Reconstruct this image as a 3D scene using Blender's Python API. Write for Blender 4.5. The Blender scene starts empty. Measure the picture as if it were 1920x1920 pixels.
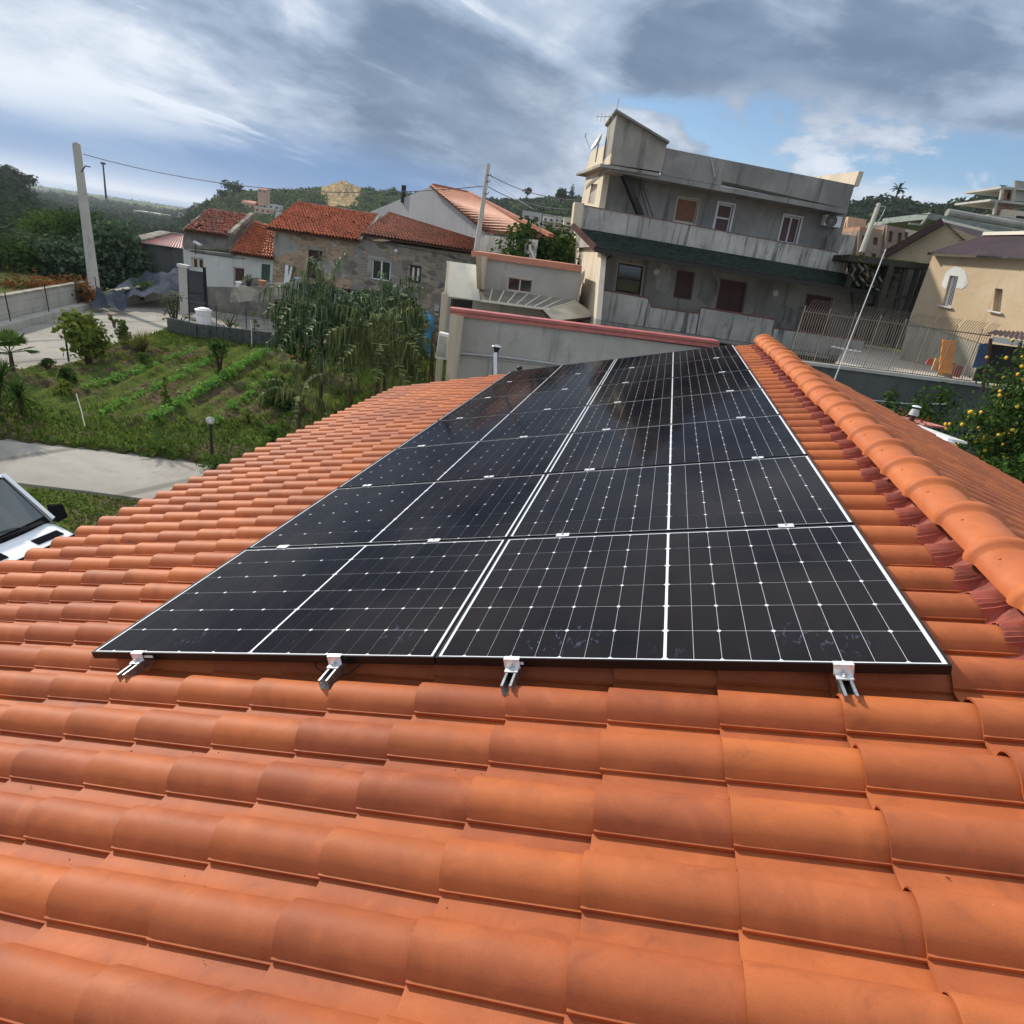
import bpy, bmesh, math, random
import numpy as np
from mathutils import Vector, Matrix

scene = bpy.context.scene
COL = scene.collection
random.seed(7)
rng = np.random.default_rng(11)
R_ = math.radians

# ------------------------------------------------------------------ camera
CAM_C = Vector((2.22993525, -1.87751564, 1.98174724))
CAM_R = np.array([[0.95966206, 0.24335533, 0.14080804],
                  [0.22210882, -0.34912556, -0.91037301],
                  [-0.17238444, 0.90492515, -0.38909392]])      # rows: image right, image down, forward
CAM_F = 1147.81
cam_d = bpy.data.cameras.new('camera')
cam = bpy.data.objects.new('camera', cam_d)
COL.objects.link(cam)
cam_d.sensor_width = 36.0
cam_d.lens = CAM_F * 36.0 / 1920.0
cam_d.clip_start = 0.05
cam_d.clip_end = 40000.0
m = Matrix((( CAM_R[0][0], -CAM_R[1][0], -CAM_R[2][0], CAM_C.x),
            ( CAM_R[0][1], -CAM_R[1][1], -CAM_R[2][1], CAM_C.y),
            ( CAM_R[0][2], -CAM_R[1][2], -CAM_R[2][2], CAM_C.z),
            (0, 0, 0, 1)))
cam.matrix_world = m
scene.camera = cam
scene.render.resolution_x = 1024
scene.render.resolution_y = 1024

# ------------------------------------------------------------------ sun
SUN_DIR = Vector((-0.75, 0.40, 0.53)).normalized()
sun_el = math.asin(SUN_DIR.z)
sun_az = math.atan2(SUN_DIR.x, SUN_DIR.y)
sd = bpy.data.lights.new('sun', 'SUN')
sd.energy = 4.6
sd.angle = R_(1.8)
sd.color = (1.0, 0.93, 0.82)
sun = bpy.data.objects.new('sun', sd)
COL.objects.link(sun)
sun.rotation_euler = SUN_DIR.to_track_quat('Z', 'Y').to_euler()
sun.location = (0, 0, 50)

# ------------------------------------------------------------------ world: Nishita sky with a broken cloud layer
world = bpy.data.worlds.new('World')
scene.world = world
world.use_nodes = True


class NT:
    """tiny node helper"""
    def __init__(s, tree):
        s.t = tree
        tree.nodes.clear()

    def n(s, kind, ins=None, **props):
        nd = s.t.nodes.new(kind)
        for k, v in props.items():
            setattr(nd, k, v)
        if ins:
            for k, v in ins.items():
                sock = nd.inputs[k]
                if isinstance(v, bpy.types.NodeSocket):
                    s.t.links.new(v, sock)
                elif isinstance(v, bpy.types.Node):
                    s.t.links.new(v.outputs[0], sock)
                else:
                    sock.default_value = v
        return nd

    def m(s, op, a, b=None, c=None, clamp=False):
        ins = {0: a}
        if b is not None: ins[1] = b
        if c is not None: ins[2] = c
        nd = s.n('ShaderNodeMath', ins, operation=op)
        nd.use_clamp = clamp
        return nd.outputs[0]

    def mr(s, v, a, b, c=0.0, d=1.0, smooth=True):
        nd = s.n('ShaderNodeMapRange', {0: v, 1: a, 2: b, 3: c, 4: d},
                 interpolation_type='SMOOTHSTEP' if smooth else 'LINEAR')
        return nd.outputs[0]

    def mix(s, f, a, b, blend='MIX'):
        nd = s.n('ShaderNodeMix', data_type='RGBA', blend_type=blend)
        for k, v in ((0, f), (6, a), (7, b)):
            if isinstance(v, bpy.types.NodeSocket): s.t.links.new(v, nd.inputs[k])
            else:
                nd.inputs[k].default_value = v if k == 0 else (tuple(v) + (1,) if len(v) == 3 else v)
        return nd.outputs[2]

    def noise(s, vec, scale, detail=4, rough=0.5, dist=0.0, lac=2.0):
        ins = {'Scale': scale, 'Detail': detail, 'Roughness': rough, 'Distortion': dist, 'Lacunarity': lac}
        if vec is not None: ins['Vector'] = vec
        return s.n('ShaderNodeTexNoise', ins).outputs['Fac']

    def mapping(s, vec, sc=(1, 1, 1), loc=(0, 0, 0), rot=(0, 0, 0)):
        return s.n('ShaderNodeMapping', {'Vector': vec, 'Scale': sc, 'Location': loc, 'Rotation': rot}).outputs[0]


def azel(az, el):
    a, e = R_(az), R_(el)
    return (math.sin(a) * math.cos(e), math.cos(a) * math.cos(e), math.sin(e))


w = NT(world.node_tree)
tc = w.n('ShaderNodeTexCoord').outputs['Generated']
sep = w.n('ShaderNodeSeparateXYZ', {0: tc})
el = sep.outputs[2]


def blob(az, el_, w0, w1):
    d = w.n('ShaderNodeVectorMath', {0: tc, 1: azel(az, el_)}, operation='DOT_PRODUCT').outputs['Value']
    return w.mr(d, math.cos(R_(w0)), math.cos(R_(w1)))          # w0 outer angle -> 0, w1 inner angle -> 1


# layered deck: long bands lying slightly tilted over the horizon, broken up by finer billows
tilt = w.mapping(tc, (1, 1, 1), rot=(0, R_(-9), R_(8)))
n_lay = w.noise(w.mapping(tilt, (1.7, 1.7, 8.5), (2.2, 0.4, 1.3)), 1.0, 7, 0.56, 0.55)
n_str = w.noise(w.mapping(tilt, (2.6, 2.6, 17.0), (6.4, 3.3, 2.2)), 1.0, 6, 0.52, 0.6)
n_fin = w.noise(w.mapping(tc, (1.0, 1.0, 2.2), (1.2, 0.3, 0.6)), 7.0, 9, 0.60, 0.25)
n_med = w.noise(w.mapping(tc, (1.0, 1.0, 2.4), (5.2, 2.3, 1.6)), 3.0, 7, 0.55, 0.35)
tone = w.m('ADD', w.m('MULTIPLY', w.mr(n_lay, 0.36, 0.64), 0.50), w.m('MULTIPLY', w.mr(n_med, 0.38, 0.62), 0.45))
tone = w.m('ADD', tone, w.m('MULTIPLY', w.m('SUBTRACT', n_fin, 0.5), 0.85))
left = w.mr(sep.outputs[0], 0.05, -0.55)
tone = w.m('ADD', tone, w.m('MULTIPLY', w.mr(n_str, 0.56, 0.70), w.m('MULTIPLY_ADD', left, 0.70, 0.16)))
upper = w.mr(el, 0.26, 0.42)
tone = w.m('ADD', tone, w.m('MULTIPLY_ADD', upper, 0.30, 0.07))
dark = w.m('ADD', w.m('MULTIPLY', blob(-1, 14.2, 8, 2), 0.75), w.m('ADD', w.m('MULTIPLY', blob(14, 14.0, 11, 3), 0.85), w.m('MULTIPLY', blob(-20, 9, 10, 2), 0.55)), clamp=True)
tone = w.m('SUBTRACT', tone, w.m('MULTIPLY', dark, w.m('MULTIPLY_ADD', n_lay, 0.5, 0.25)), clamp=True)
base_d = w.mix(w.mr(w.m('ADD', w.m('MULTIPLY', n_fin, 0.5), w.m('MULTIPLY', n_str, 0.5)), 0.38, 0.62), (0.155, 0.220, 0.325), (0.235, 0.315, 0.44))
ccol = w.mix(w.mr(tone, 0.0, 0.55), base_d, (0.37, 0.46, 0.60))
ccol = w.mix(w.mr(tone, 0.42, 1.0), ccol, (0.74, 0.80, 0.88))
# blue low in the seaward part of the sky, paler right at the horizon
bluelow = w.m('MULTIPLY', w.mr(w.m('ADD', el, w.m('MULTIPLY', w.m('SUBTRACT', n_lay, 0.5), 0.10)), 0.115, 0.045), w.mr(sep.outputs[0], -0.12, -0.45))
ccol = w.mix(w.m('MULTIPLY', bluelow, 0.95), ccol, w.mix(w.mr(n_lay, 0.35, 0.65), (0.14, 0.27, 0.50), (0.21, 0.35, 0.57)))
hz = w.m('MULTIPLY', w.mr(w.m('ADD', el, w.m('MULTIPLY', n_str, 0.02)), 0.045, 0.008), w.mr(sep.outputs[0], -0.45, -0.70))
ccol = w.mix(w.m('MULTIPLY', hz, 0.85), ccol, (0.40, 0.54, 0.72))
# white cumulus low on the right, gaps of blue sky between
lowwhite = w.m('MULTIPLY', w.mr(w.m('ADD', el, w.m('MULTIPLY', w.m('SUBTRACT', n_med, 0.5), 0.16)), 0.225, 0.185), w.mr(sep.outputs[0], -0.34, -0.16))
cum = w.m('ADD', w.m('MULTIPLY', n_fin, 0.45), w.m('MULTIPLY', n_med, 0.55))
ccol = w.mix(w.m('MULTIPLY', lowwhite, 0.85), ccol, w.mix(w.mr(cum, 0.40, 0.60), (0.30, 0.375, 0.49), (0.70, 0.76, 0.85)))
band = w.m('MULTIPLY', w.mr(w.m('ADD', el, w.m('MULTIPLY', w.m('SUBTRACT', n_lay, 0.5), 0.08)), 0.115, 0.150), w.mr(sep.outputs[0], -0.20, -0.09))
clear = w.m('MULTIPLY', band, w.mr(w.m('ADD', w.m('MULTIPLY', n_fin, 0.5), w.m('MULTIPLY', n_lay, 0.5)), 0.535, 0.475), clamp=True)
clear = w.m('MULTIPLY', clear, w.mr(w.m('ADD', el, w.m('MULTIPLY', w.m('SUBTRACT', n_med, 0.5), 0.10)), 0.218, 0.196))
sky = w.n('ShaderNodeTexSky', sky_type='NISHITA')
sky.sun_disc = False
sky.sun_elevation = sun_el
sky.sun_rotation = sun_az
sky.air_density = 1.0
sky.dust_density = 0.0
sky.ozone_density = 3.0
bg_s = w.n('ShaderNodeBackground', {'Color': sky.outputs[0], 'Strength': 0.115})
bg_c = w.n('ShaderNodeBackground', {'Color': ccol, 'Strength': 1.02})
mixw = w.n('ShaderNodeMixShader', {0: w.m('SUBTRACT', 1.0, clear), 1: bg_s.outputs[0], 2: bg_c.outputs[0]})
w.n('ShaderNodeOutputWorld', {'Surface': mixw.outputs[0]})

scene.view_settings.view_transform = 'Standard'
scene.view_settings.look = 'None'
scene.view_settings.exposure = 0.14
scene.view_settings.gamma = 1.0
scene.view_settings.use_curve_mapping = False
scene.render.engine = 'CYCLES'

# ------------------------------------------------------------------ geometry helpers
SIN, COS = 0.29, 0.957
# roof frame (slope coordinates u up the slope, v along the ridge, n out of the slope) -> world
ROOF = Matrix(((0.95702665, -0.00606044, -0.28993667, 0),
               (0.0, 0.99978161, -0.02089806, 0),
               (0.29, 0.02, 0.95681764, 0),
               (0, 0, 0, 1)))


def ray(x, y):
    d = CAM_R.T @ np.array([(x - 960) / CAM_F, (y - 960) / CAM_F, 1.0])
    return Vector(d)


def dep(x, y, d):
    """world point seen at photo position (x, y), d metres ahead of the camera"""
    return CAM_C + ray(x, y) * d


def gnd(x, y, z):
    r = ray(x, y)
    return CAM_C + r * ((z - CAM_C.z) / r.z)


def proj(p):
    q = CAM_R @ np.array(Vector(p) - CAM_C)
    return 960 + CAM_F * q[0] / q[2], 960 + CAM_F * q[1] / q[2], q[2]


class MB:
    """collects faces, builds one mesh object"""
    def __init__(s):
        s.v, s.f = [], []

    def add(s, vs, fs):
        o = len(s.v)
        s.v.extend([tuple(p) for p in vs])
        s.f.extend([tuple(i + o for i in f) for f in fs])
        return s

    def box(s, lo, hi, M=None):
        x0, y0, z0 = lo; x1, y1, z1 = hi
        vs = [(x0, y0, z0), (x1, y0, z0), (x1, y1, z0), (x0, y1, z0), (x0, y0, z1), (x1, y0, z1), (x1, y1, z1), (x0, y1, z1)]
        if M is not None: vs = [tuple(M @ Vector(p)) for p in vs]
        return s.add(vs, [(0, 3, 2, 1), (4, 5, 6, 7), (0, 1, 5, 4), (1, 2, 6, 5), (2, 3, 7, 6), (3, 0, 4, 7)])

    def hexa(s, b, t):
        """prism between two 4-point loops (bottom, top)"""
        return s.add(list(b) + list(t), [(0, 3, 2, 1), (4, 5, 6, 7), (0, 1, 5, 4), (1, 2, 6, 5), (2, 3, 7, 6), (3, 0, 4, 7)])

    def prism(s, loop, off):
        off = Vector(off)
        a = [Vector(p) for p in loop]; n = len(a)
        return s.add(a + [p + off for p in a],
                     [tuple(range(n))[::-1], tuple(range(n, 2 * n))] + [(i, (i + 1) % n, n + (i + 1) % n, n + i) for i in range(n)])

    def tube(s, pts, r, seg=6, cap=True):
        pts = [Vector(p) for p in pts]
        rs = r if isinstance(r, (list, tuple)) else [r] * len(pts)
        o = []
        up = Vector((0, 0, 1))
        for i, p in enumerate(pts):
            t = (pts[min(i + 1, len(pts) - 1)] - pts[max(i - 1, 0)])
            if t.length < 1e-9: t = Vector((0, 0, 1))
            t.normalize()
            a = t.cross(up)
            if a.length < 0.1: a = t.cross(Vector((1, 0, 0)))
            a.normalize(); b = t.cross(a)
            for k in range(seg):
                th = 2 * math.pi * k / seg
                o.append(p + (a * math.cos(th) + b * math.sin(th)) * rs[i])
        fs = []
        for i in range(len(pts) - 1):
            for k in range(seg):
                k2 = (k + 1) % seg
                fs.append((i * seg + k, i * seg + k2, (i + 1) * seg + k2, (i + 1) * seg + k))
        if cap:
            fs.append(tuple(range(seg))[::-1]); fs.append(tuple((len(pts) - 1) * seg + k for k in range(seg)))
        return s.add(o, fs)

    def lathe(s, c, prof, seg=16, axis=None):
        """prof: list of (radius, height) around vertical axis at c"""
        c = Vector(c); o = []
        for r, h in prof:
            for k in range(seg):
                th = 2 * math.pi * k / seg
                o.append(c + Vector((r * math.cos(th), r * math.sin(th), h)))
        fs = []
        for i in range(len(prof) - 1):
            for k in range(seg):
                k2 = (k + 1) % seg
                fs.append((i * seg + k, i * seg + k2, (i + 1) * seg + k2, (i + 1) * seg + k))
        fs.append(tuple(range(seg))[::-1]); fs.append(tuple((len(prof) - 1) * seg + k for k in range(seg)))
        return s.add(o, fs)

    def mesh(s, name, mat=None, smooth=False, angle=35):
        me = bpy.data.meshes.new(name)
        me.from_pydata(s.v, [], s.f)
        me.update()
        if mat: me.materials.append(mat)
        if smooth:
            me.polygons.foreach_set('use_smooth', [True] * len(me.polygons))
            me.set_sharp_from_angle(angle=R_(angle))
        return me

    def obj(s, name, mat=None, parent=None, smooth=False, angle=35, fixn=False):
        me = s.mesh(name, mat, smooth, angle)
        if fixn:
            bm = bmesh.new(); bm.from_mesh(me); bmesh.ops.recalc_face_normals(bm, faces=bm.faces); bm.to_mesh(me); bm.free()
        return link(name, me, parent)


def link(name, me, parent=None, mw=None):
    o = bpy.data.objects.new(name, me)
    COL.objects.link(o)
    if parent is not None: o.parent = parent
    if mw is not None: o.matrix_basis = mw
    return o


def np_mesh(name, V, F, mat, k=4):
    """fast mesh from arrays; F shape (n,k)"""
    V = np.asarray(V, np.float32); F = np.asarray(F, np.int32)
    me = bpy.data.meshes.new(name)
    me.vertices.add(len(V)); me.vertices.foreach_set('co', V.ravel())
    me.loops.add(F.size); me.loops.foreach_set('vertex_index', F.ravel())
    me.polygons.add(len(F))
    me.polygons.foreach_set('loop_start', np.arange(0, F.size, k, dtype=np.int32))
    me.polygons.foreach_set('loop_total', np.full(len(F), k, np.int32))
    me.update(calc_edges=True)
    if mat: me.materials.append(mat)
    return me


def empty(name, loc=(0, 0, 0), rz=0.0, M=None):
    o = bpy.data.objects.new(name, None)
    COL.objects.link(o)
    o.empty_display_size = 0.2
    if M is not None: o.matrix_basis = M
    else:
        o.location = loc; o.rotation_euler = (0, 0, rz)
    return o


def tag(o, label=None, cat=None, group=None, kind=None):
    if label: o['label'] = label
    if cat: o['category'] = cat
    if group: o['group'] = group
    if kind: o['kind'] = kind
    return o


def copy_tree(o, parent=None):
    c = o.copy(); COL.objects.link(c)
    if parent is not None: c.parent = parent
    for ch in list(o.children): copy_tree(ch, c)
    return c


# ------------------------------------------------------------------ materials
def mat(name, fn):
    mt = bpy.data.materials.new(name)
    mt.use_nodes = True
    t = NT(mt.node_tree)
    out = t.n('ShaderNodeOutputMaterial')
    sh = fn(t)
    t.t.links.new(sh.outputs[0] if isinstance(sh, bpy.types.Node) else sh, out.inputs[0])
    return mt


def bsdf(t, col, rough=0.8, bump=None, bstr=0.3, bdist=0.01, **kw):
    ins = {'Base Color': col if isinstance(col, bpy.types.NodeSocket) else tuple(col) + (1,), 'Roughness': rough}
    if not isinstance(rough, bpy.types.NodeSocket) and rough > 0.78 and 'Specular_IOR_Level' not in kw: ins['Specular IOR Level'] = 0.0
    for k, v in kw.items(): ins[k.replace('_', ' ')] = v
    if bump is not None:
        ins['Normal'] = t.n('ShaderNodeBump', {'Height': bump, 'Strength': bstr, 'Distance': bdist}).outputs[0]
    return t.n('ShaderNodeBsdfPrincipled', ins)


def plain(name, col, rough=0.6, metallic=0.0, var=0.12, sc=3.0, **kw):
    def fn(t):
        o = t.n('ShaderNodeTexCoord').outputs['Object']
        nz = t.noise(o, sc, 5, 0.6)
        c = t.mix(t.mr(nz, 0.3, 0.7), tuple(max(0, x * (1 - var)) for x in col), tuple(x * (1 + var) for x in col))
        return bsdf(t, c, rough, Metallic=metallic, **kw)
    return mat(name, fn)


def concrete(name, c0, c1, streak=0.5, stain=(0.05, 0.05, 0.045), sc=1.0, rough=0.9, patch=0.35, streak_lo=0.52):
    """weathered render/concrete: blotches, vertical run-off streaks, fine grain"""
    def fn(t):
        g = t.n('ShaderNodeNewGeometry').outputs['Position']
        big = t.noise(t.mapping(g, (sc * 0.5,) * 3), 1.0, 6, 0.62, 0.4)
        c = t.mix(t.mr(big, 0.34, 0.68), c0, c1)
        st = t.noise(t.mapping(g, (sc * 3.2, sc * 3.2, sc * 0.28)), 1.0, 5, 0.6, 0.1)
        c = t.mix(t.m('MULTIPLY', t.mr(st, streak_lo, streak_lo + 0.2), streak), c, stain)
        st2 = t.noise(t.mapping(g, (sc * 9, sc * 9, sc * 0.5), (3, 1, 2)), 1.0, 4, 0.6, 0.1)
        c = t.mix(t.m('MULTIPLY', t.m('MULTIPLY', t.mr(st2, 0.54, 0.70), t.mr(big, 0.45, 0.65)), streak * 0.5), c, stain)
        pt = t.noise(t.mapping(g, (sc * 1.5,) * 3, (4, 2, 9)), 1.0, 7, 0.7, 0.8)
        c = t.mix(t.m('MULTIPLY', t.mr(pt, 0.58, 0.72), patch), c, tuple(x * 0.55 for x in c0))
        fine = t.noise(t.mapping(g, (14, 14, 14)), 1.0, 4, 0.7)
        c = t.mix(t.m('MULTIPLY', t.m('SUBTRACT', fine, 0.35), 0.5, clamp=True), c, tuple(x * 0.6 for x in c0))
        return bsdf(t, c, rough, t.m('ADD', fine, t.m('MULTIPLY', pt, 2.0)), 0.35, 0.01)
    return mat(name, fn)


def masonry(name, c0, c1, mortar, sc=3.4, plaster=None, pl_thr=0.5):
    """rubble/brick wall too far away to pick stones apart, partly covered with old plaster"""
    def fn(t):
        g = t.n('ShaderNodeNewGeometry').outputs['Position']
        gm = t.mapping(g, (sc, sc, sc * 1.9))
        vo = t.n('ShaderNodeTexVoronoi', {'Vector': gm, 'Scale': 1.0, 'Randomness': 0.9})
        ed = t.n('ShaderNodeTexVoronoi', {'Vector': gm, 'Scale': 1.0, 'Randomness': 0.9}, feature='DISTANCE_TO_EDGE')
        hue = t.n('ShaderNodeSeparateColor', {0: vo.outputs['Color']}).outputs[0]
        c = t.mix(hue, c0, c1)
        c = t.mix(t.mr(ed.outputs['Distance'], 0.10, 0.02), c, mortar)
        big = t.noise(t.mapping(g, (0.55, 0.55, 0.8)), 1.0, 6, 0.62, 0.5)
        if plaster: c = t.mix(t.mr(big, pl_thr, pl_thr + 0.07), c, plaster)
        dirt = t.noise(t.mapping(g, (1.2, 1.2, 0.6), (7, 1, 3)), 1.0, 5, 0.6)
        c = t.mix(t.m('MULTIPLY', t.mr(dirt, 0.5, 0.72), 0.6), c, tuple(x * 0.4 for x in mortar))
        fine = t.noise(t.mapping(g, (9, 9, 9)), 1.0, 3, 0.7)
        return bsdf(t, c, 0.92, t.m('ADD', t.mr(ed.outputs['Distance'], 0.0, 0.12), fine), 0.5, 0.03)
    return mat(name, fn)


def foliage_mat(name, c0, c1, c2=None, rough=0.55, trans=0.25):
    def fn(t):
        g = t.n('ShaderNodeNewGeometry')
        r = g.outputs['Random Per Island']
        c = t.mix(r, c0, c1)
        if c2: c = t.mix(t.mr(t.noise(t.mapping(g.outputs['Position'], (0.35, 0.35, 0.35)), 1.0, 3, 0.6), 0.45, 0.62), c, c2)
        b = t.n('ShaderNodeBsdfDiffuse', {'Color': c})
        tr = t.n('ShaderNodeBsdfTranslucent', {'Color': c})
        return t.n('ShaderNodeMixShader', {0: trans, 1: b.outputs[0], 2: tr.outputs[0]})
    return mat(name, fn)


def tile_fn(c_a, c_b, c_dark, spots=True, ca=0.35):
    def fn(t):
        oi = t.n('ShaderNodeObjectInfo')
        g = t.n('ShaderNodeNewGeometry')
        r = t.m('FRACT', t.m('ADD', oi.outputs['Random'], g.outputs['Random Per Island']))
        pos = g.outputs['Position']
        c = t.mix(r, c_a, c_b)
        big = t.noise(t.mapping(pos, (0.9, 0.9, 0.9)), 1.0, 5, 0.6, 0.3)
        c = t.mix(t.m('MULTIPLY', t.mr(big, 0.35, 0.7), ca), c, c_dark)
        sm = t.noise(t.mapping(pos, (7, 7, 7), (3, 3, 3)), 1.0, 6, 0.65, 0.6)
        c = t.mix(t.m('MULTIPLY', t.mr(sm, 0.46, 0.74), 0.24), c, tuple(min(1, x * 1.28 + 0.02) for x in c_a))
        c = t.mix(t.m('MULTIPLY', t.mr(sm, 0.48, 0.26), 0.42), c, tuple(x * 0.66 for x in c_dark))
        gr = t.noise(t.mapping(pos, (260, 260, 260)), 1.0, 3, 0.7)
        c = t.mix(t.m('MULTIPLY', t.mr(gr, 0.50, 0.80), 0.35), c, tuple(x * 0.55 for x in c_dark))
        if spots:
            vo = t.n('ShaderNodeTexVoronoi', {'Vector': t.mapping(pos, (8, 8, 8)), 'Scale': 1.0})
            rr = t.n('ShaderNodeSeparateColor', {0: vo.outputs['Color']}).outputs[1]
            ds = t.m('ADD', vo.outputs['Distance'], t.m('MULTIPLY', t.noise(t.mapping(pos, (60, 60, 60)), 1.0, 3, 0.6), 0.12))
            sp = t.m('MULTIPLY', t.mr(ds, 0.095, 0.07), t.mr(rr, 0.66, 0.78))
            c = t.mix(t.m('MULTIPLY', sp, 0.75), c, (0.72, 0.44, 0.28))
        return bsdf(t, c, 0.60, t.m('ADD', t.m('MULTIPLY', sm, 1.2), t.m('MULTIPLY', gr, 0.6)), 0.15, 0.004, Specular_IOR_Level=0.20)
    return fn


M = {}
M['tile'] = mat('terracotta_tile', tile_fn((0.475, 0.136, 0.038), (0.35, 0.094, 0.034), (0.235, 0.068, 0.036), ca=0.5))
M['cap'] = mat('terracotta_ridge', tile_fn((0.52, 0.160, 0.048), (0.43, 0.122, 0.042), (0.42, 0.12, 0.052), ca=0.3))
M['oldtile_a'] = mat('old_tile_orange', tile_fn((0.62, 0.205, 0.10), (0.42, 0.125, 0.062), (0.20, 0.085, 0.05), False, 0.4))
M['oldtile_b'] = mat('old_tile_brown', tile_fn((0.46, 0.175, 0.10), (0.30, 0.115, 0.072), (0.15, 0.08, 0.055), False, 0.55))
M['oldtile_c'] = mat('old_tile_pale', tile_fn((0.50, 0.19, 0.10), (0.40, 0.15, 0.08), (0.28, 0.12, 0.07), False, 0.3))
M['oldtile_d'] = mat('old_tile_weathered', tile_fn((0.40, 0.135, 0.08), (0.28, 0.10, 0.07), (0.15, 0.08, 0.055), False, 0.6))
M['flash'] = plain('flashing_strip_red', (0.34, 0.082, 0.052), 0.55, var=0.25, sc=9)
M['blackmetal'] = plain('black_anodised_metal', (0.012, 0.012, 0.014), 0.35, 0.6)
M['gutter'] = plain('dark_gutter', (0.02, 0.018, 0.017), 0.5, 0.2)
M['galv'] = plain('galvanised_steel', (0.42, 0.43, 0.44), 0.35, 0.9, var=0.3, sc=30)
M['alu'] = plain('bright_aluminium', (0.80, 0.81, 0.83), 0.38, 0.55, sc=40)
M['steel'] = plain('stainless_steel', (0.5, 0.5, 0.5), 0.25, 1.0, sc=12)
M['underlay'] = plain('roof_underlay', (0.10, 0.05, 0.035), 0.9)
M['housewall'] = concrete('house_wall_render', (0.55, 0.50, 0.42), (0.62, 0.58, 0.50), 0.2)
M['black'] = plain('black_matte', (0.010, 0.010, 0.011), 0.6)
M['white'] = plain('white_paint', (0.74, 0.75, 0.77), 0.4, var=0.05)
M['pvc'] = plain('grey_plastic', (0.42, 0.43, 0.42), 0.5)
M['wood_d'] = plain('dark_brown_wood', (0.055, 0.022, 0.014), 0.6, var=0.3, sc=6)
M['shutter_red'] = plain('shutter_red_brown', (0.085, 0.028, 0.024), 0.55, var=0.2, sc=8)
M['shutter_or'] = plain('shutter_orange_brown', (0.26, 0.11, 0.065), 0.6, var=0.12, sc=8)
M['shutter_pl'] = plain('shutter_plum', (0.13, 0.065, 0.065), 0.6, var=0.12, sc=8)
M['cream'] = plain('cream_frame_paint', (0.55, 0.50, 0.40), 0.6)


def glass_fn(t):
    return bsdf(t, (0.018, 0.022, 0.026), 0.06, Specular_IOR_Level=0.7, Coat_Weight=1.0, Coat_Roughness=0.03)
M['glass'] = mat('dark_window_glass', glass_fn)
M['glass_cl'] = mat('car_window_glass', lambda t: bsdf(t, (0.055, 0.075, 0.075), 0.05, Specular_IOR_Level=0.8, Coat_Weight=1.0, Coat_Roughness=0.02))
# ================================================================== the tiled house we look across
TP, TL = 0.2225, 0.3605                       # tile pitch across (v) and exposed length (u)
U_E, V_A, V_END = 1.689 - 11 * TL, -0.175, 8.47
N_PAN = -0.155                                # level of the pans below the glass of the panels
RIDGE_U, RIDGE_N = 3.93, -0.085
SLOPE2 = R_(35.2)                             # angle between the two slopes

house = empty('tiled_house', M=ROOF.copy())
tag(house, 'low house under a new terracotta tiled roof carrying the black solar panels', 'house')


def tile_profile():
    pr = [(-0.0065, 0.015), (-0.0065, 0.0225), (-0.001, 0.0235)]
    c, a, b = 0.072, 0.074, 0.073
    for k in range(9):
        th = R_(164 - k * 19.5)
        pr.append((c + a * math.cos(th), 0.006 + b * math.sin(th)))
    pr += [(0.158, 0.009), (0.190, 0.006), (0.2225, 0.008), (0.243, 0.014)]
    return pr


def tile_mb(length=0.41, th=0.011, tilt=0.019, mb=None, M_=None):
    """one tile: u runs up the slope from 0; the down-slope end is raised to lie over the next tile"""
    pr = tile_profile(); n = len(pr)
    vs = []
    for (u, raise_, tap) in ((0.0, tilt, 1.0), (length, 0.0, 0.94)):
        for (v, h) in pr: vs.append((u, v, (h * tap) + raise_))
        for (v, h) in pr: vs.append((u, v + 0.004, max(h * tap - th, -0.004 if u > 0 else -0.009) + raise_))
    fs = []
    for i in range(n - 1):
        fs.append((i, i + 1, 2 * n + i + 1, 2 * n + i)[::-1])             # top
        fs.append((i, i + 1, n + i + 1, n + i))                           # lower end face
    fs.append((0, 2 * n, 3 * n, n)[::-1])
    mb = mb or MB()
    if M_ is not None: vs = [tuple(M_ @ Vector(p)) for p in vs]
    mb.add(vs, fs)
    return mb


tile_mesh = tile_mb().mesh('roof_tile', M['tile'], True, 40)
# slope 2 frame inside the roof frame: u2 runs down the far side
S2 = Matrix.Translation((RIDGE_U, 0, RIDGE_N + 0.005)) @ Matrix.Rotation(SLOPE2, 4, 'Y')
cands = []
for j in range(-8, 39):
    v = V_A + j * TP
    if v > V_END - 0.12: continue
    for k in range(0, 17):
        u = U_E + k * TL
        cands.append(('a', u, v, k, j))
    for k in range(0, 17):
        cands.append(('b', 0.05 + k * TL, v, k, j))
tiles = []
for side, u, v, k, j in cands:
    jit = Matrix.Rotation(random.gauss(0, 0.006), 4, 'Z') @ Matrix.Rotation(random.gauss(0, 0.006), 4, 'X')
    tr = Vector((random.gauss(0, 0.003), random.gauss(0, 0.0018), random.gauss(0, 0.0012)))
    if side == 'a':
        Mt = Matrix.Translation(Vector((u, v, N_PAN)) + tr) @ jit
        if k == 16:
            Mt = Mt @ Matrix.Diagonal((0.80, 1, 1, 1))
    else:
        Mt = S2 @ Matrix.Translation(Vector((u + 0.36, v + 0.235, -0.055)) + tr) @ jit @ Matrix.Rotation(math.pi, 4, 'Z')
    c = ROOF @ (Mt @ Vector((0.18, 0.1, 0.03)))
    X, Yp, d = proj(c)
    vis = d > 0.3 and -140 < X < 2060 and 600 < Yp < 2120
    hidden = side == 'a' and 0.10 < u < 3.2 and 0.5 < v < 7.8
    size = (1.0 / d) if (vis and not hidden) else 0
    if side == 'b': size *= 0.75
    tiles.append((size, Mt))
tiles.sort(key=lambda q: -q[0])
for size, Mt in tiles[:300]:
    o = link('roof_tile', tile_mesh, house, Mt)
rest = MB()
for size, Mt in tiles[300:]:
    tile_mb(mb=rest, M_=Mt)
o = rest.obj('roof_tiles', M['tile'], house, True, 40)
tag(o, kind='stuff')

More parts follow.
